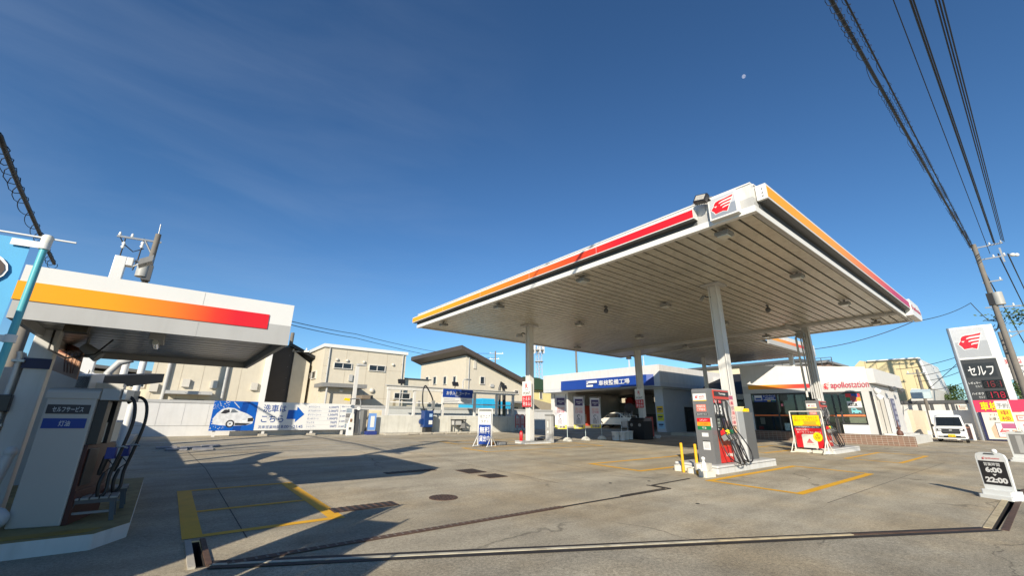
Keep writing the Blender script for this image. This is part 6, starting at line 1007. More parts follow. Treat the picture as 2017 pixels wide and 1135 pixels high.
pa.rect(.64, .1, .82, .32, pm('coral', (.65, .2, .15), .5), .005); pa.rect(.67, .14, .79, .28, white2, .008); pa.txt('PAY', .69, .17, .77, .24, red, .02, .011); pa.disc(.76, .5, .11, white2, .005); pa.txt('R', .72, .44, .8, .56, pm('crimson', (.5, .02, .05), .5), .02, .009); pa.disc(.76, .8, .12, white2, .005); pa.txt('d', .71, .72, .81, .88, red, .08, .009); m.build('app_panel', tw)
# yellow flag beside the tower
q = Vector((43, atx(2012, 870, 43).y, gz(43, 2))); t = thing('banner_flag', 'white and yellow inspection flag standing in front of the price tower', 'flag', q); a = atx(1972, 790, 43); m = MB(); m.cyl(q, (q.x, q.y, a.z+.1), .03, .025, white2, 8); m.build('pole', t); m = MB(); y1_ = a.y; w_ = .62; pa = Panel(m, (43, q.y+w_, a.z), -Y, -Z, w_, a.z-q.z-.9, -X); m.box(43.002, 43.012, q.y, q.y+w_, q.z+.9, a.z, pm('flag cloth grey', (.6, .6, .58), .7)); pa.rect(0, .3, 1, .72, lemon, .005); pa.txt('車', .15, .33, .85, .5, pm('print dark red', (.4, .08, .02), .5), .03, .009); pa.txt('検', .15, .53, .85, .7, pm('print dark red', (.4, .08, .02)), .03, .009); pa.txt('予約', .1, .08, .9, .26, mgrey, .02); pa.rect(.0, .78, 1, .95, pm('flag plum', (.4, .1, .2), .6), .006); m.build('cloth', t)
a = atx(1905, 868, 46); t = thing('leaning_board', 'small white edged board with reddish card leaning behind the van', 'board', (46, a.y, gz(46, a.y))); m = MB(); m.box(46, 46.05, a.y-.5, a.y+.5, gz(46, 4)+.05, gz(46, 4)+1.2, white2); m.box(45.98, 45.999, a.y-.35, a.y+.35, gz(46, 4)+.15, gz(46, 4)+1.05, pm('reddish card', (.5, .25, .18), .6)); m.build('panel', t, .02)
# ================================================================ RIGHT BACKGROUND
# white walls and fence behind the van
fw = thing('yard_wall', 'white yard wall behind the van with a shadowed grey part', 'wall', G(52, 6)); m = MB(); a, b = atx(1828, 809, 50), atx(1925, 809, 50); zt_ = a.z; m.box(50, 50.3, b.y-4, a.y, .0, zt_, white2); m.build('masonry', fw)
m = MB(); c1_, c2_ = atx(1800, 808, 50), atx(1824, 860, 50); m.box(44.5, 50, a.y+.2, a.y+.45, .0, zt_-.05, cream); tag(m.build('side_wall'), 'cream side wall running from the shop to the white yard wall', 'wall')
ff = thing('site_fence', 'tall white panel fence with dark top rail behind the yard wall', 'fence', G(62, 8)); m = MB(); a, b = atx(1790, 786, 62), atx(1935, 794, 62); m.box(62, 62.15, b.y-14, a.y+6, .1, b.z, white); m.build('panel', ff); m = MB(); m.box(61.85, 62.3, b.y-14, a.y+6, b.z, b.z+.3, dgrey)
for px in (1812, 1836, 1866, 1878): c = atx(px, 800, 62); m.box(61.9, 62, c.y-.1, c.y+.1, .1, b.z, dgrey)
m.build('rail', ff); m = MB(); c, d = atx(1885, 797, 61.8), atx(1908, 808, 61.8); m.box(61.8, 61.9, d.y, c.y, d.z, c.z, pm('sign card', (.7, .68, .6), .5)); pa = Panel(m, (61.8, c.y, c.z), -Y, -Z, c.y-d.y, c.z-d.z, -X); pa.rect(.12, .2, .22, .5, red, .006); pa.rect(.26, .28, .9, .46, mgrey, .006); pa.rect(.12, .62, .75, .8, brown, .006); tag(m.build('fence_sign'), 'small pale sign with red mark on the white panel fence', 'sign')
# corrugated warehouse
def corr_mat():
    m, n, b, new, link = nodes('corrugated cream'); t = new('ShaderNodeTexCoord'); s = new('ShaderNodeSeparateXYZ'); link(t.outputs['Object'], s.inputs[0]); w_ = new('ShaderNodeMath'); w_.operation = 'PINGPONG'; w_.inputs[1].default_value = .55; link(s.outputs[1], w_.inputs[0]); r = new('ShaderNodeMapRange'); r.inputs[1].default_value = 0; r.inputs[2].default_value = .06; r.inputs[3].default_value = .45; r.inputs[4].default_value = 1; link(w_.outputs[0], r.inputs[0]); sc = new('ShaderNodeVectorMath'); sc.operation = 'SCALE'; sc.inputs[0].default_value = (.62, .52, .3); link(r.outputs[0], sc.inputs['Scale']); link(sc.outputs[0], b.inputs['Base Color']); b.inputs['Roughness'].default_value = .6; return m
cm = corr_mat(); wh = thing('warehouse', 'cream corrugated warehouse with sloping white edged gable behind the shop', 'warehouse', G(72, 16)); m = MB(); pts = [atx(*p, 70) for p in ((1683, 722), (1693, 711), (1710, 713), (1809, 706), (1812, 712), (1836, 765), (1836, 812), (1683, 812))]; m.slab(pts[::-1], (14, 0, 0), cm, white); m.build('wall', wh); m = MB(); a, b, c, d = [atx(*p, 69.8) for p in ((1708, 712), (1809, 705.5), (1811, 707), (1837, 766))]; m.tube([a, b], .1, white2, 6); m.tube([b, d], .16, white2, 6); m.build('edge_trim', wh)
m = MB(); pts = [atx(*p, 64) for p in ((1795, 765), (1836, 768), (1838, 800), (1795, 800))]; m.slab(pts[::-1], (5, 0, 0), white); tag(m.build('lean_to'), 'white lean to annex under the warehouse gable', 'annex')
m = MB(); pts = [atx(*p, 95) for p in ((1836, 760), (1848, 762), (1850, 812), (1836, 812))]; m.slab(pts[::-1], (6, 0, 0), cream); tag(m.build('rear_block'), 'narrow beige block behind the right edge of the warehouse', 'building')
m = MB(); a = atx(1812, 775, 57); m.hexa([(57, a.y-.7, a.z-.5), (57.8, a.y-.7, a.z-.5), (57.8, a.y+.7, a.z-.5), (57, a.y+.7, a.z-.5), (57, a.y-.7, a.z+.1), (57.8, a.y-.7, a.z+.4), (57.8, a.y+.7, a.z+.4), (57, a.y+.7, a.z+.1)], pm('pale awning', (.5, .6, .62), .5)); tag(m.build('wall_awning'), 'pale blue slanted hood on the white wall behind the shop', 'hood')
# billboard at right edge
bb = thing('billboard', 'white roadside billboard with red and black lettering at the right edge', 'billboard', G(85, -2)); a, b = atx(1975, 703, 84), atx(2040, 763, 84); m = MB(); m.box(84, 84.5, b.y, a.y, atx(2000, 748, 84).z, atx(2000, 703, 84).z, white2); pa = Panel(m, (84, a.y, atx(2000, 703, 84).z), -Y, -Z, a.y-b.y, atx(2000, 703, 84).z-atx(2000, 748, 84).z, -X); pa.txt('めがね', .0, .04, .8, .32, red, .05); pa.disc(.25, .66, .13, ink, .01); pa.disc(.25, .66, .09, white2, .02); pa.disc(.6, .66, .13, ink, .01); pa.disc(.6, .66, .09, white2, .02); pa.rect(.1, .38, .8, .46, mgrey, .01); m.build('panel', bb); m = MB(); m.box(84.1, 84.4, b.y, a.y-1, atx(2000, 764, 84).z, atx(2000, 749, 84).z, pm('billboard blue', (.03, .14, .4), .4)); pa = Panel(m, (84.1, a.y-1, atx(2000, 749, 84).z), -Y, -Z, a.y-1-b.y, 1.4, -X); pa.poly([(.1, .25), (.2, .8), (.3, .25)], white2, .01); pa.rect(.35, .3, .6, .7, white2, .01); m.build('lower_panel', bb)
m = MB(); m.cyl(G(84.2, a.y-3), (84.2, a.y-3, atx(2000, 764, 84).z), .3, .3, mgrey); m.build('post', bb)
m = MB(); a = atx(2010, 800, 75); m.box(75, 76, a.y-6, a.y, a.z-.6, a.z+.5, pm('shop red', (.6, .04, .03), .4)); m.box(75, 76, a.y-6, a.y, .2, a.z-.6, lgrey); tag(m.build('red_awning'), 'red topped roadside building at the right edge below the billboard', 'building')
# ================================================================ HOUSES BEHIND THE WALL
render = pm('beige render', (.56, .51, .41), .85, var=.05, dirt=.1, bump=.1, bs=120); wfr = pm('window frame pale', (.6, .58, .54), .5); vent = pm('vent cover', (.55, .52, .46), .5)
def win(parent, plane, px0, py0, px1, py1, val, dark=True):
    A_ = (aty if plane == 'y' else atx)(px0, py0, val); B_ = (aty if plane == 'y' else atx)(px1, py1, val); m = MB(); e = .055
    if plane == 'y':
        x0, x1, z0, z1 = A_.x, B_.x, B_.z, A_.z; m.box(x0-e, x1+e, val-.09, val-.0, z1, z1+e, wfr); m.box(x0-e, x1+e, val-.1, val-.0, z0-e, z0, wfr); m.box(x0-e, x0, val-.09, val, z0, z1, wfr); m.box(x1, x1+e, val-.09, val, z0, z1, wfr)
        if x1-x0 > .9: m.box((x0+x1)/2-.03, (x0+x1)/2+.03, val-.05, val, z0, z1, wfr)
        w_ = m.build('window', parent); m = MB(); m.box(x0, x1, val-.03, val-.001, z0, z1, gwin)
    else:
        y0, y1, z0, z1 = B_.y, A_.y, B_.z, A_.z; m.box(val-.09, val, y0-e, y1+e, z1, z1+e, wfr); m.box(val-.1, val, y0-e, y1+e, z0-e, z0, wfr); m.box(val-.09, val, y0-e, y0, z0, z1, wfr); m.box(val-.09, val, y1, y1+e, z0, z1, wfr)
        w_ = m.build('window', parent); m = MB(); m.box(val-.03, val-.001, y0, y1, z0, z1, gwin)
    m.build('pane', w_)
HY = 34.0; h1c = aty(642, 679, HY); hx0 = h1c.x; hx1 = aty(801, 693, HY).x; hyb = atx(601, 697, hx0).y
h1 = thing('house', 'beige two storey flat roofed house with two wide dark windows', 'house', G(hx0+5, HY)); zt_ = (h1c.z+aty(801, 693, HY).z)/2
m = MB(); m.box(hx0, hx1, HY, hyb, .3, zt_-.25, render); 
for k in range(1, 4): m.box(hx0+(hx1-hx0)*k/4-.012, hx0+(hx1-hx0)*k/4+.012, HY-.008, HY, .6, zt_-.3, pm('render joint', (.4, .35, .27), .8))
m.build('wall', h1); m = MB(); m.box(hx0-.12, hx1+.12, HY-.12, hyb+.1, zt_-.25, zt_, white2); m.build('roof', h1)
win(h1, 'y', 659, 715, 691, 727, HY); win(h1, 'y', 728, 720, 757, 732, HY); win(h1, 'x', 616, 734, 622, 745, hx0); win(h1, 'x', 607, 738, 611, 745, hx0)
for px, py in ((664, 709), (684, 711), (717, 714), (774, 719)):
    p = aty(px, py, HY); m = MB(); m.ball((p.x, HY-.05, p.z), .13, vent, (1, .8, .9)); m.build('vent', h1)
p = aty(732, 770, HY); m = MB(); m.ball((p.x, HY-.05, p.z), .2, vent, (1, .8, 1)); m.build('vent', h1)
a, b = aty(635, 757, HY-2.2), aty(710, 762, HY-2.2); m = MB(); m.box(a.x, b.x+.5, HY-2.2, HY-.01, a.z-.15, a.z+.12, mgrey); m.build('porch_roof', h1); m = MB(); m.box(a.x+.5, b.x-.4, HY-1.6, HY-.01, .3, a.z-.16, render); m.cyl((a.x+.4, HY-2.0, .4), (a.x+.4, HY-2.0, a.z-.15), .07, .07, lgrey); m.build('porch', h1)
p = aty(672, 770, HY-1.6); m = MB(); m.ball((p.x, HY-1.65, p.z), .14, white2); m.build('vent', h1)
m = MB(); a = aty(800, 752, HY+2); m.box(hx1, hx1+2.6, HY+.5, HY+6, .3, aty(800, 749, HY+2).z, render); m.build('side_wing', h1); m = MB(); a = aty(800, 745, HY+1); m.box(hx1-.2, hx1+2.8, HY+.4, HY+6.2, aty(800, 748, HY+1).z, aty(800, 746, HY+1).z, dgrey); m.build('side_roof', h1)
win(h1, 'y', 777, 775, 806, 786, HY-.02)
for xx_, yy_ in ((hx0+.35, HY-.08), (hx1-.3, HY-.08)):
    m = MB(); m.cyl((xx_, yy_, .4), (xx_, yy_, zt_-.3), .05, .05, lgrey, 8)
    for k in range(5): m.box(xx_-.07, xx_+.07, yy_-.02, HY-.001, 1+k*1.2, 1.04+k*1.2, mgrey)
    m.build('downpipe', h1)
p = aty(690, 745, HY); m = MB(); m.box(p.x-.14, p.x+.14, HY-.12, HY-.001, p.z-.25, p.z+.25, lgrey); m.build('meter_box', h1)
for zz_ in (2.9, 5.2): m = MB(); m.box(hx0+.01, hx1-.01, HY-.006, HY, zz_, zz_+.02, pm('render joint', (.4, .35, .27))); m.build('joint_line', h1)
# carport roof between houses and wall
m = MB(); a, b = aty(704, 781, HY-3), aty(812, 783, HY-3); m.box(a.x, b.x-3.5, HY-4, HY-.2, a.z-.2, a.z+.05, pm('carport roof', (.2, .16, .12), .7)); m.box(a.x+.2, b.x-3.8, HY-.35, HY-.2, .4, a.z-.2, pm('carport back', (.3, .25, .17), .8)); m.box(a.x+2.4, a.x+2.55, HY-3.9, HY-3.75, .4, a.z-.2, pm('carport back', (.3, .25, .17))); m.box(a.x+4.4, a.x+4.55, HY-3.9, HY-3.75, .4, a.z-.2, mgrey); tag(m.build('carport'), 'low brown roofed carport between the beige house and the wall', 'carport')
# house 2 with single pitch dark roof
H2Y = 35.0; c = aty(919, 698, H2Y); x2 = c.x; yb2 = atx(831, 709, x2).y; e = aty(1030, 757, H2Y); h2 = thing('house', 'beige house with dark single pitch roof sloping down to the right', 'house', G(x2+4, H2Y)); zl2 = c.z; zr2 = e.z
zs = lambda x: zl2+(zr2-zl2)*(x-x2)/(e.x-x2); m = MB(); m.slab([(x2, H2Y, .3), (e.x, H2Y, .3), (e.x, H2Y, zr2-.1), (x2, H2Y, zl2-.1)], (0, yb2-H2Y, 0), render); m.build('wall', h2)
m = MB(); ex = e.x+1.0; wx = x2-1.0; zo_ = .55; A0 = [(wx, H2Y-.7, zs(wx)-.05), (ex, H2Y-.7, zs(ex)-.05), (ex, yb2+.8, zs(ex)-.05), (wx, yb2+.8, zs(wx)-.05)]; rf2 = pm('dark brown roof edge', (.07, .055, .045), .5); m.slab(A0, (0, 0, .42), rf2, rf2); m.build('roof', h2)
for px in (842, 857, 877, 896): win(h2, 'x', px-2.4, 744+ (px-842)*-.02, px+2.4, 757, x2)
win(h2, 'y', 946, 743, 953, 757, H2Y); win(h2, 'y', 1013, 770, 1020, 776, H2Y)
m = MB(); m.cyl((x2+.3, H2Y-.08, .4), (x2+.3, H2Y-.08, zs(x2)-.3), .05, .05, lgrey, 8); m.build('downpipe', h2)
p = aty(968, 760, H2Y); m = MB(); m.box(p.x-.2, p.x+.2, H2Y-.15, H2Y-.001, p.z-.15, p.z+.15, lgrey); m.build('vent', h2)
for zz_ in (3.1,): m = MB(); m.box(x2+.01, e.x-.01, H2Y-.006, H2Y, zz_, zz_+.02, pm('render joint', (.4, .35, .27))); m.build('joint_line', h2)
p = aty(935, 717, H2Y); m = MB(); m.box(p.x-.15, p.x+.15, H2Y-.1, H2Y, p.z-.5, p.z+.45, vent); m.build('vent', h2)
a, b = aty(1013, 792, H2Y-1.3), aty(1030, 797, H2Y-1.3); m = MB(); m.box(a.x, b.x+.8, H2Y-1.3, H2Y-.01, a.z-.1, a.z+.08, mgrey); m.build('door_hood', h2); m = MB(); m.box(a.x+.3, b.x+.4, H2Y-.06, H2Y-.001, .5, a.z-.5, dgrey); m.build('door', h2)
p = aty(912, 752, 31.5); q = aty(919, 748, 31.5); t = thing('street_lamp', 'thin street lamp with short arm in front of the dark roofed house', 'street lamp', G(p.x, 31.5)); m = MB(); m.tube([G(p.x, 31.5), (p.x, 31.5, p.z), (p.x+.15, 31.5, p.z+.2), (q.x+.1, 31.5, q.z+.02)], .05, lgrey, 8); m.build('pole', t); m = MB(); m.cbox((q.x+.2, 31.5, q.z), (.5, .2, .12), mgrey); m.build('head', t, .03)
p = aty(703, 725, 28.5); t = thing('street_lamp', 'pale square lamp post rising behind the wash board by the beige house', 'street lamp', G(aty(697, 790, 28.5).x, 28.5)); x_ = aty(700, 760, 28.5).x; m = MB(); m.box(x_-.1, x_+.1, 28.4, 28.6, .4, p.z+.1, white); m.build('pole', t); m = MB(); m.cbox((x_+.25, 28.5, p.z+.2), (.6, .3, .14), lgrey); m.build('head', t, .03)
# yellow house with green roof
YX = 44; a, b = aty(1046, 768, YX), aty(1092, 820, YX); yh = thing('house', 'pale yellow house with dark green hipped roof beside the workshop', 'house', G(a.x+3, YX)); m = MB(); m.box(a.x-1, a.x+8, YX, YX+8, .3, a.z, pm('yellow render', (.68, .6, .28), .85, var=.05)); m.build('wall', yh); z1 = aty(1075, 746, YX+4).z; m = MB(); grf = pm('green roof', (.025, .06, .02), .8, var=.2, vs=3); m.add([(a.x-1.5, YX-.5, a.z), (a.x+8.5, YX-.5, a.z), (a.x+8.5, YX+8.5, a.z), (a.x-1.5, YX+8.5, a.z), (a.x+2.0, YX+4, z1), (a.x+5, YX+4, z1)], [(0, 1, 5, 4), (1, 2, 5), (2, 3, 4, 5), (3, 0, 4), (3, 2, 1, 0)], grf); m.build('roof', yh); win(yh, 'y', 1063, 773, 1067, 786, YX)
m = MB(); a, b = aty(1052, 789, 38), aty(1092, 800, 38); m.slab([(a.x-1, 38, a.z+.3), (b.x+1.5, 38, b.z-.1), (b.x+1.5, 38, b.z-.6), (a.x-1, 38, b.z-.6)], (0, 4, 0), pm('low roof', (.33, .29, .22), .8), mgrey); m.box(a.x-1, b.x+1, 38.3, 41, .3, b.z-.6, cream); tag(m.build('low_shed'), 'low beige shed with sloping grey roof left of the workshop', 'shed')
m = MB(); a, b = aty(1052, 808, 31), aty(1080, 845, 31); m.box(a.x-.5, b.x+2, 31, 33, .4, a.z, white2); m.box(b.x+.6, b.x+1.2, 30.98, 30.999, .5, a.z-.5, dgrey); tag(m.build('white_store'), 'small white block store beside the workshop side', 'store')
m = MB(); a = aty(1061, 852, 29.5); z = gz(a.x, 29.5); m.box(a.x-.35, a.x+.35, 29.5, 29.53, z+.2, z+1.6, white2); pa = Panel(m, (a.x-.35, 29.5, z+1.6), X, -Z, .7, 1.4, -Y); pa.rect(.2, .05, .85, .3, pm('deep sign blue', (.03, .08, .3), .5), .004); pa.rect(.15, .36, .9, .5, pm('flag salmon', (.68, .36, .3)), .004); pa.rect(.5, .55, .7, .85, mgrey, .004); pa.rect(.1, .88, 1, 1, yellow, .004); m.box(a.x-.4, a.x+.4, 29.45, 29.7, z, z+.2, yellow); tag(m.build('standing_sign'), 'small white and blue standing sign seen between column and air tower', 'sign')
# big cream building at left with pipes
LY = 35.0; a, b = aty(300, 760, LY), aty(531, 760, LY); bx0, bx1 = aty(292, 760, LY).x, aty(528, 740, LY).x; ztop_ = aty(500, 640, LY).z; lb = thing('apartment_block', 'large cream block with grey downpipes behind the small canopy', 'building', G((bx0+bx1)/2, LY)); m = MB(); cr2 = pm('cream block render', (.56, .51, .41), .85, var=.05, dirt=.1, bump=.1, bs=120); m.box(bx0, bx1, LY, LY+9, .3, ztop_, cr2)
for px in (300, 352, 395, 470): x_ = aty(px, 760, LY).x; m.box(x_-.012, x_+.012, LY-.008, LY, .5, ztop_-.1, pm('render joint', (.5, .43, .32)))
m.build('wall', lb); m = MB(); m.box(bx0-.2, bx1+.2, LY-.2, LY+9.2, ztop_, ztop_+.25, mgrey); m.build('roof', lb)
for px0, px1 in ((333, 317), (449, 434)): x_ = aty((px0+px1)/2, 760, LY).x; m = MB(); m.cyl((x_, LY-.1, .4), (x_, LY-.1, ztop_), .11, .11, lgrey, 10); m.build('downpipe', lb)
x_ = aty(527, 750, LY).x; m = MB(); m.box(x_-.35, x_-.0, LY-.25, LY-.001, .4, ztop_, white2); m.build('pilaster', lb)
for px, py in ((303, 764), (366, 755), (421, 758), (500, 762)): p = aty(px, py, LY); m = MB(); m.box(p.x-.2, p.x+.2, LY-.2, LY-.001, p.z-.25, p.z+.25, vent); m.build('vent', lb)
p = aty(373, 774, LY-1); m = MB(); m.box(p.x-1.2, p.x+1.2, LY-1.2, LY-.001, p.z-.1, p.z+.1, lgrey); m.build('door_hood', lb); m = MB(); m.box(p.x-.9, p.x+.9, LY-.05, LY-.001, .5, p.z-.4, dgrey); m.build('door', lb)
m = MB(); a, b = aty(205, 740, 40), aty(296, 744, 40); m.slab([(a.x-8, 40, .3), (b.x+1, 40, .3), (b.x+1, 40, b.z), (a.x-8, 40, a.z+.8)], (0, 8, 0), cr2, cr2); o = m.build('low_house'); tag(o, 'low cream house seen between the pipes under the small canopy', 'house'); m = MB(); m.slab([(a.x-9, 39.4, a.z+1.1), (b.x+1.5, 39.4, b.z+.1), (b.x+1.5, 48.5, b.z+.1), (a.x-9, 48.5, a.z+1.1)], (0, 0, .2), dgrey); m.build('roof', o); win(o, 'y', 268, 755, 282, 763, 40); win(o, 'y', 258, 756, 264, 763, 40)
# dark gabled house
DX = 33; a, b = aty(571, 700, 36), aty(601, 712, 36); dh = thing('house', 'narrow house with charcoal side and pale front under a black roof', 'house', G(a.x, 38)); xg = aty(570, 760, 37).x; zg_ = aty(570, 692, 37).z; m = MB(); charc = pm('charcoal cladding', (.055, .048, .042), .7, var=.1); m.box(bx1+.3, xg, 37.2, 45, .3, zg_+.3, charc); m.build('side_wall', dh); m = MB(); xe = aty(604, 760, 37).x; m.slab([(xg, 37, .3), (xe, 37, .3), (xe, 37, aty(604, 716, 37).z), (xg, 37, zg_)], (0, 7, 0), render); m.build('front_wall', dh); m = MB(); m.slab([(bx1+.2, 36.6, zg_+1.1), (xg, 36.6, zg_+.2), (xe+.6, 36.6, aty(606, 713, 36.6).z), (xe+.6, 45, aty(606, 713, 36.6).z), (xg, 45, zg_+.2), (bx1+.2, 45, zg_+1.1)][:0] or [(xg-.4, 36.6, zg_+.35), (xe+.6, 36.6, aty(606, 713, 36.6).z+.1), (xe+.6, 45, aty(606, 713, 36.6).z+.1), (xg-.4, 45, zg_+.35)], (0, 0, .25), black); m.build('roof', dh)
# ================================================================ POLES AND WIRES
polec = pm('pole concrete', (.17, .155, .135), .85, var=.12, dirt=.2); pcer = pm('insulator', (.75, .75, .72), .25); cable = pm('cable black', (.012, .012, .014), .6)
def pole(name, label, base, top, r0, r1, cat='utility pole', grp=None):
    t = thing(name, label, cat, base, grp); m = MB(); m.cyl(base-Vector((0, 0, .1)), top, r0, r1, polec, 16); m.build('shaft', t)
    m = MB(); n_ = int((top.z-base.z)/.45)
    for k in range(4, n_): z = base.z+k*.45; f_ = (z-base.z)/(top.z-base.z); p = base.lerp(top, f_); s = 1 if k % 2 else -1; m.cyl((p.x, p.y, z), (p.x+.0, p.y+s*.32, z), .012, .012, steel, 5)
    m.build('step_bolt', t); return t
def xarm(t, c, d, hl, ins, name='crossarm'):
    m = MB(); d = d.normalized(); s = d.cross(Z)*.05; a, b = c-d*hl[0], c+d*hl[1]; q = Vector((0, 0, .05)); m.hexa([a-s-q, b-s-q, b+s-q, a+s-q, a-s+q, b-s+q, b+s+q, a+s+q], steel); o = m.build(name, t)
    for f_ in ins: p = a.lerp(b, f_); m = MB(); m.lathe(p+Vector((0, 0, .05)), [(.03, 0), (.07, .05), (.07, .1), (.04, .12), (.06, .17), (.03, .22)], pcer, 10); m.build('insulator', o)
# big right pole
RB = atd(2010, 745, 57); base = Vector((RB.x, RB.y, gz(RB.x, RB.y))); topz = hgt(base, 1908, 484); top = Vector((base.x, base.y, topz)); 
# vertical shaft fitted through the middle of the picture of the pole
rp = pole('utility_pole', 'large concrete utility pole with transformer behind the price tower', base, top, .25, .17)
dv = Vector((math.sin(YW), -math.cos(YW), 0))
def onp(px, py): return atd(px, py, math.hypot(base.x, base.y))
for (pxa, pya), (pxb, pyb), ins in (((1922, 489), (1975, 478), (.6, .95)), ((1932, 512), (1982, 503), (.6, .95)), ((1945, 556), (1975, 551), (.9,)), ((1950, 606), (2012, 602), (.8,))):
    a, b = onp(pxa, pya), onp(pxb, pyb); xarm(rp, a, b-a, (.3, (b-a).length), ins)
c = onp(1966, 588); m = MB(); m.cyl(c-Vector((0, 0, .6)), c+Vector((0, 0, .55)), .36, .36, pm('transformer', (.36, .36, .34), .5, var=.1), 18); m.build('transformer', rp, .03); c = onp(1953, 590); m = MB(); m.cbox(c, (.5, .5, 1.1), black); m.build('switch_box', rp); c = onp(1970, 492); m = MB(); m.box(c.x-.04, c.x+.04, c.y-.06, c.y+.06, c.z-1.2, c.z+.2, steel); m.build('bracket', rp)
c = onp(1994, 502); m = MB(); m.ball(c, .2, pcer, (1, 1, .8)); m.ball(c+dv*.4, .16, pcer); m.build('insulator', rp)
c = onp(1957, 636)
m = MB()
for k in range(5): m.tube([c+Vector((0, .2*k-.3, .3)), c+dv*(.3+.1*k)+Vector((0, 0, .5-.1*k)), c+dv*(.5-.15*k)+Vector((0, 0, -.4-.1*k)), c+Vector((0, .1*k, -.6))], .03, cable, 5)
m.build('cable_loop', rp)
# second pole behind
b2 = atd(2000, 745, 75); b2 = G(b2.x, b2.y); t2 = Vector((b2.x, b2.y, hgt(b2, 1990, 652))); p2 = pole('utility_pole', 'slimmer concrete pole farther away at the right edge', b2, t2, .22, .16); a = atd(1980, 655, 75); b = atd(2015, 652, 75); xarm(p2, a, b-a, (.3, 3), (.2, .8)); a = atd(1985, 668, 75); xarm(p2, a, b-a, (.3, 3), (.2, .8))
# small pole by the warehouse
b3 = Vector((60, atx(1826, 800, 60).y, .2)); t3 = Vector((60, b3.y, atx(1806, 728, 60).z)); p3 = pole('utility_pole', 'slim pole with small crossarm in front of the warehouse', b3, t3, .16, .11); xarm(p3, t3-Vector((0, 0, .4)), Y, (.6, .9), (.1, .9))
# pole behind the small canopy
b4 = aty(300, 520, 31); xb = aty(283, 548, 31); bx_ = (b4.x+xb.x)/2; base4 = G(bx_, 31); top4 = Vector((bx_, 31, aty(313, 462, 31).z)); p4_ = pole('utility_pole', 'concrete utility pole with transformer rising behind the small canopy', base4, top4, .2, .14); a, b = aty(240, 466, 31), aty(318, 478, 31); xarm(p4_, a, b-a, (.2, (b-a).length), (.05, .32)); m = MB(); m.tube([top4, aty(317, 442, 31)], .03, steel, 6); m.tube([aty(298, 500, 31), aty(285, 472, 31)], .05, steel, 6); m.build('brace', p4_); c = aty(282, 532, 30.6); m = MB(); m.cyl(c-Vector((0, 0, .42)), c+Vector((0, 0, .42)), .3, .3, pm('transformer', (.5, .5, .47)), 16); m.build('transformer', p4_, .03); c = aty(290, 538, 30.6); m = MB(); m.cbox(c, (.4, .4, .9), dgrey); m.build('switch_box', p4_)
for px in (247, 284): p = aty(px, 470, 31); m = MB(); m.tube([p, p-Vector((0, 0, 1.3)), p-Vector((.1, 0, 2.0))], .035, cable, 6); m.lathe(p-Vector((0, 0, .6)), [(.05, 0), (.1, .1), (.05, .2), (.1, .3), (.04, .4)], pcer, 8); m.build('dropper', p4_)
m = MB(); m.tube([aty(236, 465, 31), aty(243, 480, 31), aty(262, 496, 31), aty(283, 490, 31)], .03, cable, 5); m.tube([aty(255, 515, 31), aty(262, 525, 31), aty(275, 520, 31)], .05, pcer, 6); m.build('cable_loop', p4_)
# swan neck lamp mast on the rear of the kerosene corner
M1 = 19.0; pl = [aty(*p, M1) for p in ((228, 542), (239, 506), (266, 508))]; t = thing('lamp_mast', 'square white swan necked lamp mast above the small canopy', 'lamp', G(pl[0].x, M1)); m = MB(); s_ = .22; m.box(pl[0].x-.15, pl[0].x+.17, M1-.15, M1+.15, gz(0, 19), pl[1].z, white2); m.box(pl[0].x+.17, pl[2].x, M1-.15, M1+.15, pl[1].z-.3, pl[1].z, white2); m.build('mast', t, .02); a, b = aty(266, 514, M1), aty(302, 507, M1); m = MB(); m.tube([a, a+Vector((.3, 0, -.05)), b], .05, steel, 6); m.build('arm', t); a, b = aty(274, 520, M1), aty(302, 512, M1); m = MB(); m.hexa([a+Vector((0, -.25, -.1)), b+Vector((0, -.25, -.1)), b+Vector((0, .25, -.1)), a+Vector((0, .25, -.1)), a+Vector((0, -.25, .12)), b+Vector((0, -.25, .12)), b+Vector((0, .25, .12)), a+Vector((0, .25, .12))], mgrey); m.build('head', t)
# thin poles and lattice mast far behind
def far_pole(px, pyb, pyt, D_, label, r=.14):
    b = atd(px, pyb, D_); b = G(b.x, b.y); t_ = Vector((b.x, b.y, hgt(b, px, pyt))); return pole('utility_pole', label, b, t_, r*1.3, r), t_
p6, t6 = far_pole(975, 740, 692, 85, 'far pole with crossarm behind the dark roofed house'); xarm(p6, t6-Vector((0, 0, .5)), dv, (1.2, 1.6), (.05, .4, .95)); xarm(p6, t6-Vector((0, 0, 1.6)), dv, (1.2, .8), (.1, .9))
p7, t7 = far_pole(1136, 730, 690, 60, 'thin far pole over the workshop roof'); p8, t8 = far_pole(566, 720, 655, 38, 'slim grey pole beside the dark gabled house')
xarm(p8, Vector((t8.x, t8.y, hgt(t8, 564, 692))), dv, (1.0, 1.6), (.1, .5, .9))
b = atd(1062, 740, 110); t = thing('lattice_mast', 'far grey lattice telecom mast beside the sunlit column', 'mast', G(b.x, b.y)); zt_ = hgt(b, 1062, 682); m = MB(); wm_ = .65
for sx in (-1, 1):
    for sy in (-1, 1): m.cyl((b.x+sx*wm_, b.y+sy*wm_, .3), (b.x+sx*wm_*.8, b.y+sy*wm_*.8, zt_), .09, .08, lgrey, 6)
k = 0; z = 4
while z < zt_-1:
    for sx, sy, ex_, ey in ((-1, -1, 1, -1), (1, -1, 1, 1), (1, 1, -1, 1), (-1, 1, -1, -1)): m.cyl((b.x+sx*wm_*.9, b.y+sy*wm_*.9, z), (b.x+ex_*wm_*.9, b.y+ey*wm_*.9, z+1.3), .05, .05, lgrey, 5)
    z += 1.3
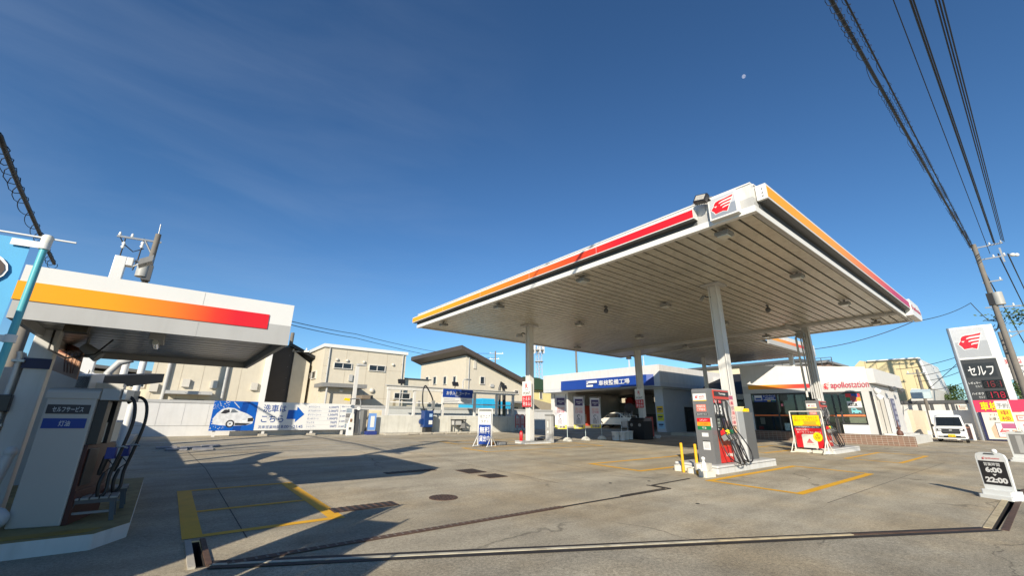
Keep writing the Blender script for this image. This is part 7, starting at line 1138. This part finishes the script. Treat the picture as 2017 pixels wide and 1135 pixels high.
m.build('lattice', t); m = MB(); m.lathe((b.x, b.y, zt_-1.2), [(1.5, 0), (1.5, .12)], lgrey, 14); m.lathe((b.x, b.y, zt_-4.2), [(1.2, 0), (1.2, .12)], lgrey, 14)
for k in range(6): a_ = k*1.05; m.box(b.x+1.4*math.cos(a_)-.12, b.x+1.4*math.cos(a_)+.12, b.y+1.4*math.sin(a_)-.12, b.y+1.4*math.sin(a_)+.12, zt_-2.0, zt_+.2, white2)
m.build('antenna', t)
for px, lb in ((1241, 'left faint antenna on the far skyline over the workshop'), (1270, 'right faint antenna on the far skyline over the workshop')): b = atd(px, 740, 140); m = MB(); zt_ = hgt(b, px, 702); m.tube([G(b.x, b.y), (b.x, b.y, zt_)], .12, white, 5); m.tube([(b.x-.8, b.y, zt_-6), (b.x, b.y, zt_-.2), (b.x+.8, b.y, zt_-6)], .07, white, 5); tag(m.build('antenna'), lb, 'antenna')
# overhead cables : each through the points it passes, sagging between poles
def wire(name, label, pts, r, n=14, sag=0.0):
    P3 = [Vector(p) for p in pts]; full = []
    for i in range(len(P3)-1):
        for k in range(n): f_ = k/n; p = P3[i].lerp(P3[i+1], f_); p.z -= sag*4*f_*(1-f_); full.append(p)
    full.append(P3[-1]); m = MB(); m.tube(full, r, cable, 6); return m, full
def cab(label, pts, r, sag=0.0, cat='cable'): m, f_ = wire('power_cable', label, pts, r, 14, sag); return tag(m.build('power_cable'), label, cat, 'overhead cables')
YR = atd(1908, 484, math.hypot(base.x, base.y))
def street(px0, py0, px1, py1, D1, ext=1.45):     # a straight run: far end at ground distance D1, near end on the same compass line (X)
    b = atd(px1, py1, D1); a = aty(px0, py0, b.y) if b.y*ray(px0, py0)[1] > 0 else atd(px0, py0, 6); a2 = b+(a-b)*ext; return [a2, b]
def coil(m, full, r, pitch):
    L_ = 0; pts = []; acc = 0
    for i in range(len(full)-1):
        a, b = full[i], full[i+1]; ln = (b-a).length; d = (b-a)/ln; u = d.cross(Z).normalized(); w_ = u.cross(d); k = int(ln/pitch*10)
        for j in range(k): s = acc+ln*j/k; s *= 1+.04*math.sin(s*.9); an = 2*math.pi*s/pitch; p = a+d*(ln*j/k); pts.append(p+u*math.cos(an)*r*.75+w_*(math.sin(an)*r-r*.75))
        acc += ln
    m.tube(pts, .009, cable, 4)
pts = street(1640, 0, 1912, 486, 57); 
m, fu = wire('x', '', pts, .055, 14, .2); coil(m, fu, .15, .62); tag(m.build('power_cable'), 'thickest overhead cable wrapped in a loose spiral at upper right', 'cable', 'overhead cables')
pts = street(1667, 0, 1916, 486, 57.6); m, fu = wire('x', '', pts, .03, 14, .2); coil(m, fu, .1, .6); tag(m.build('power_cable'), 'thinner spiral wrapped cable just right of the thickest one', 'cable', 'overhead cables')
for (x0, y0, x1, y1), r, lb in (((1760, 0, 1950, 500), .022, 'thin overhead cable left of the paired cables at upper right'), ((1793, 0, 1957, 478), .04, 'dark overhead cable left of the triple bundle at upper right'), ((1799, 0, 1960, 480), .03, 'overhead cable touching the dark cable at upper right'), ((1842, 0, 1972, 473), .025, 'left cable of the triple bundle at upper right'), ((1849, 0, 1975, 474), .025, 'middle cable of the triple bundle at upper right'), ((1856, 0, 1978, 476), .025, 'right cable of the triple bundle at upper right')): cab(lb, street(x0, y0, x1, y1, 57), r, .15)
for (x0, y0, x1, y1), lb in (((1912, 486, 2025, 690), 'spiral cable continuing down from the big pole to the right edge'), ((1966, 500, 2025, 620), 'cable running from the upper crossarm down to the right edge'), ((1985, 500, 2025, 585), 'right hand cable running from the crossarm to the edge')): cab(lb, [atd(x0, y0, 57), atd(x1, y1, 90)], .05)
cab('service cable sagging from the big pole to the canopy', [onp(1912, 597), atd(1798, 634, 38), atd(1605, 688, 36)], .025, .25); cab('service cable dropping from the big pole to its loop', [onp(1912, 597), onp(1948, 632)], .03, .1)
for k, (x0, y0, x1, y1) in enumerate(((1765, 728, 1890, 702), (1800, 742, 1900, 716), (1810, 752, 1902, 728), (1812, 770, 1905, 752), (1815, 778, 1960, 640))): cab('%s of the five thin cables running from the warehouse pole towards the price tower' % ['topmost', 'second highest', 'middle', 'lowest', 'steepest'][k], [atd(x0, y0, 60), atd(x1, y1, 54)], .025, .2)
for k, (y0, y1) in enumerate(((634, 694), (641, 703))): cab(['upper', 'lower'][k]+' wire with small markers above the beige house', [atd(560, y0-4, 42), atd(700, (y0+y1)/2-6, 60), atd(850, y1-2, 78), atd(975, y1+3, 85)], .035, .1)
for k, (xa, ya) in enumerate(((608, 0), (648, 0), (688, 0), (728, 0))):
    pass
m = MB(); pts = [atd(0, 268, 11), atd(50, 395, 14.5), atd(107, 520, 20)]; a = atx(-60, 130, pts[0].x); pts = [Vector((pts[0].x-2.2, pts[0].y-6, pts[0].z+1.2))]+pts; m2, fu = wire('x', '', pts, .045, 12, .02); coil(m2, fu, .14, .62); tag(m2.build('power_cable'), 'spiral wrapped overhead cable at the upper left behind the blue flag', 'cable', 'overhead cables')
# grey post left of the blue flag's foot
p = atd(45, 655, 12.5); m = MB(); m.cyl(G(p.x, p.y), (p.x, p.y, hgt(p, 60, 600)), .1, .09, polec, 12); tag(m.build('plain_post'), 'plain grey post seen between flag pole and small canopy', 'post')
# ================================================================ TREES
leaf = pm('leaf green', (.05, .1, .022), .7, var=.5, vs=1.2); leaf2 = pm('leaf pale', (.09, .13, .03), .7, var=.4, vs=1.5); bark = pm('bark', (.1, .08, .06), .9, var=.2)
def tree(px, pyb, D_, hgt_px, wpx, label, seed, conic=.4, n=2600):
    b = atd(px, pyb, D_); b = G(b.x, b.y); h = hgt(b, px, hgt_px)-b.z; w_ = wpx/815*D_*1.5/2; t = thing('tree', label, 'tree', b); r = random.Random(seed); m = MB(); m.tube([b, b+Vector((.1, .1, h*.4)), b+Vector((0, 0, h*.85))], [h*.03, h*.02, h*.006], bark, 8)
    for k in range(7): a_ = r.uniform(0, 6.28); z0 = h*r.uniform(.3, .7); m.tube([b+Vector((0, 0, z0)), b+Vector((math.cos(a_)*w_*.6, math.sin(a_)*w_*.6, z0+h*.15))], [h*.012, h*.004], bark, 5)
    m.build('trunk', t); m = MB(); cl = []
    for k in range(38):
        f_ = r.random(); z = h*(.25+.75*f_); rad = w_*(1-f_*(1-.25*conic) if conic > .5 else math.sin(math.pi*min(.98, .15+f_*.85))**.7); a_ = r.uniform(0, 6.28); q = math.sqrt(r.random())*rad; cl.append((Vector((math.cos(a_)*q, math.sin(a_)*q, z)), r.uniform(.12, .26)*w_+.15))
    for k in range(n):
        c, rr_ = cl[k % 38]; d = Vector((r.gauss(0, 1), r.gauss(0, 1), r.gauss(0, .8))).normalized()*rr_*r.uniform(.3, 1.15); p = b+c+d; s = h*r.uniform(.012, .026); u = Vector((r.uniform(-1, 1), r.uniform(-1, 1), r.uniform(-1, 1))).normalized(); v = u.orthogonal().normalized(); m.add([p-u*s, p+v*s*.6, p+u*s, p-v*s*.6], [(0, 1, 2, 3)], leaf if r.random() < .65 else leaf2)
    m.build('crown', t)
tree(1887, 800, 85, 763, 30, 'dark conical evergreen tree between warehouse and tower', 1, 1.0); tree(1849, 800, 80, 770, 26, 'rounder green tree touching the warehouse edge', 2, .3); tree(1867, 800, 95, 783, 18, 'low green tree between the two taller ones', 4, .3); tree(2012, 830, 70, 755, 50, 'broad green tree under the billboard at the right edge', 3, .3, 3200)
b = atd(2010, 622, 70); m = MB(); r = random.Random(9)
for k in range(260): p = b+Vector((r.gauss(0, .4), r.gauss(0, 1.3), r.gauss(0, .5)-.12)); u = Vector((r.uniform(-1, 1), r.uniform(-1, 1), r.uniform(-.5, .5))).normalized(); v = u.orthogonal(); s = .17; m.add([p-u*s, p+v*s*.5, p+u*s, p-v*s*.5], [(0, 1, 2, 3)], leaf2)
m.tube([b+Vector((0, -1.5, -.6)), b, b+Vector((0, .9, .2))], .04, bark, 5); m.tube([b+Vector((0, -1.5, -.6)), G(b.x, b.y-2.0)], [.06, .14], bark, 6); tag(m.build('tree'), 'slender leafy branch reaching in at the right edge by the wires', 'tree')
# ================================================================ OUT OF VIEW AT LEFT: ADDED SHADE BLOCK, STREET FLAGS, POLE AND CABLE
sh = thing('shade_block', 'unseen grey house block added off the left edge to shade the kerosene corner', 'house', G(-6, 4)); m = MB(); m.box(-8.5, -4.35, 1.95, 8.7, -.1, 4.0, shw); m.build('wall', sh); m = MB(); m.box(-8.6, -4.33, 1.93, 8.75, 4.0, 4.08, mgrey); m.build('roof', sh)  # unseen building, added and sized to throw shade over dispenser and left bay
for s_, c_, z_ in ((.95, -2.85, 2.5), (.2, -2.3, 2.2)):
    sa, ca = math.sin(math.radians(38.5)), math.cos(math.radians(38.5)); q = G(s_*ca+c_*sa, s_*sa-c_*ca); t = thing('banner_flag', ['blue street flag outside the left edge nearest the blue one', 'blue street flag outside the left edge nearest the camera'][0 if s_ > .5 else 1], 'flag', q); m = MB(); m.cyl(q, (q.x, q.y, z_), .02, .017, pm('teal pole', (.1, .42, .48))); m.build('pole', t); m = MB(); u = Vector((-sa, ca, 0)); m.slab([q+u*.02+Vector((0, 0, z_-.1-q.z)), q+u*.55+Vector((0, 0, z_-.1-q.z)), q+u*.5+Vector((0, 0, .7)), q+u*.02+Vector((0, 0, .7))], (.004, .004, 0), fb); m.build('cloth', t)
sa, ca = math.sin(math.radians(38.5)), math.cos(math.radians(38.5)); q = G(-6*ca-7.83*sa, -6*sa+7.83*ca); up = pole('utility_pole', 'street utility pole outside the left edge behind the camera', q, Vector((q.x, q.y, 12.6)), .16, .12); m = MB(); m.cyl((q.x+.45, q.y-.1, 9.6), (q.x+.45, q.y-.1, 10.5), .35, .35, pm('transformer', (.5, .5, .47)), 14); m.build('transformer', up); xarm(up, Vector((q.x, q.y, 12.2)), Vector((1, -.6, 0)), (.9, .9), (.1, .9))
cab('overhead cable running along the street behind the camera', [(-45, q.y-.8, 11.5), (q.x, q.y-.8, 12.0), (60, q.y-45, 10.5)], .03, .6)
# ================================================================ MOON
mn = Vector(CAM)+Vector(ray(1465, 150)).normalized()*3000
mm, mn_, mb_, new, link = nodes('moon surface'); mn_.nodes.remove(mb_); tr1 = new('ShaderNodeBsdfTransparent'); df = new('ShaderNodeBsdfDiffuse'); df.inputs[0].default_value = (.16, .15, .15, 1); ad = new('ShaderNodeAddShader'); link(tr1.outputs[0], ad.inputs[0]); link(df.outputs[0], ad.inputs[1]); link(ad.outputs[0], mn_.nodes['Material Output'].inputs[0])
m = MB(); m.ball(mn, 10.5, mm, (1, 1, 1), 24, 14); tag(m.build('moon'), 'small pale half moon in the blue sky above the canopy', 'moon')
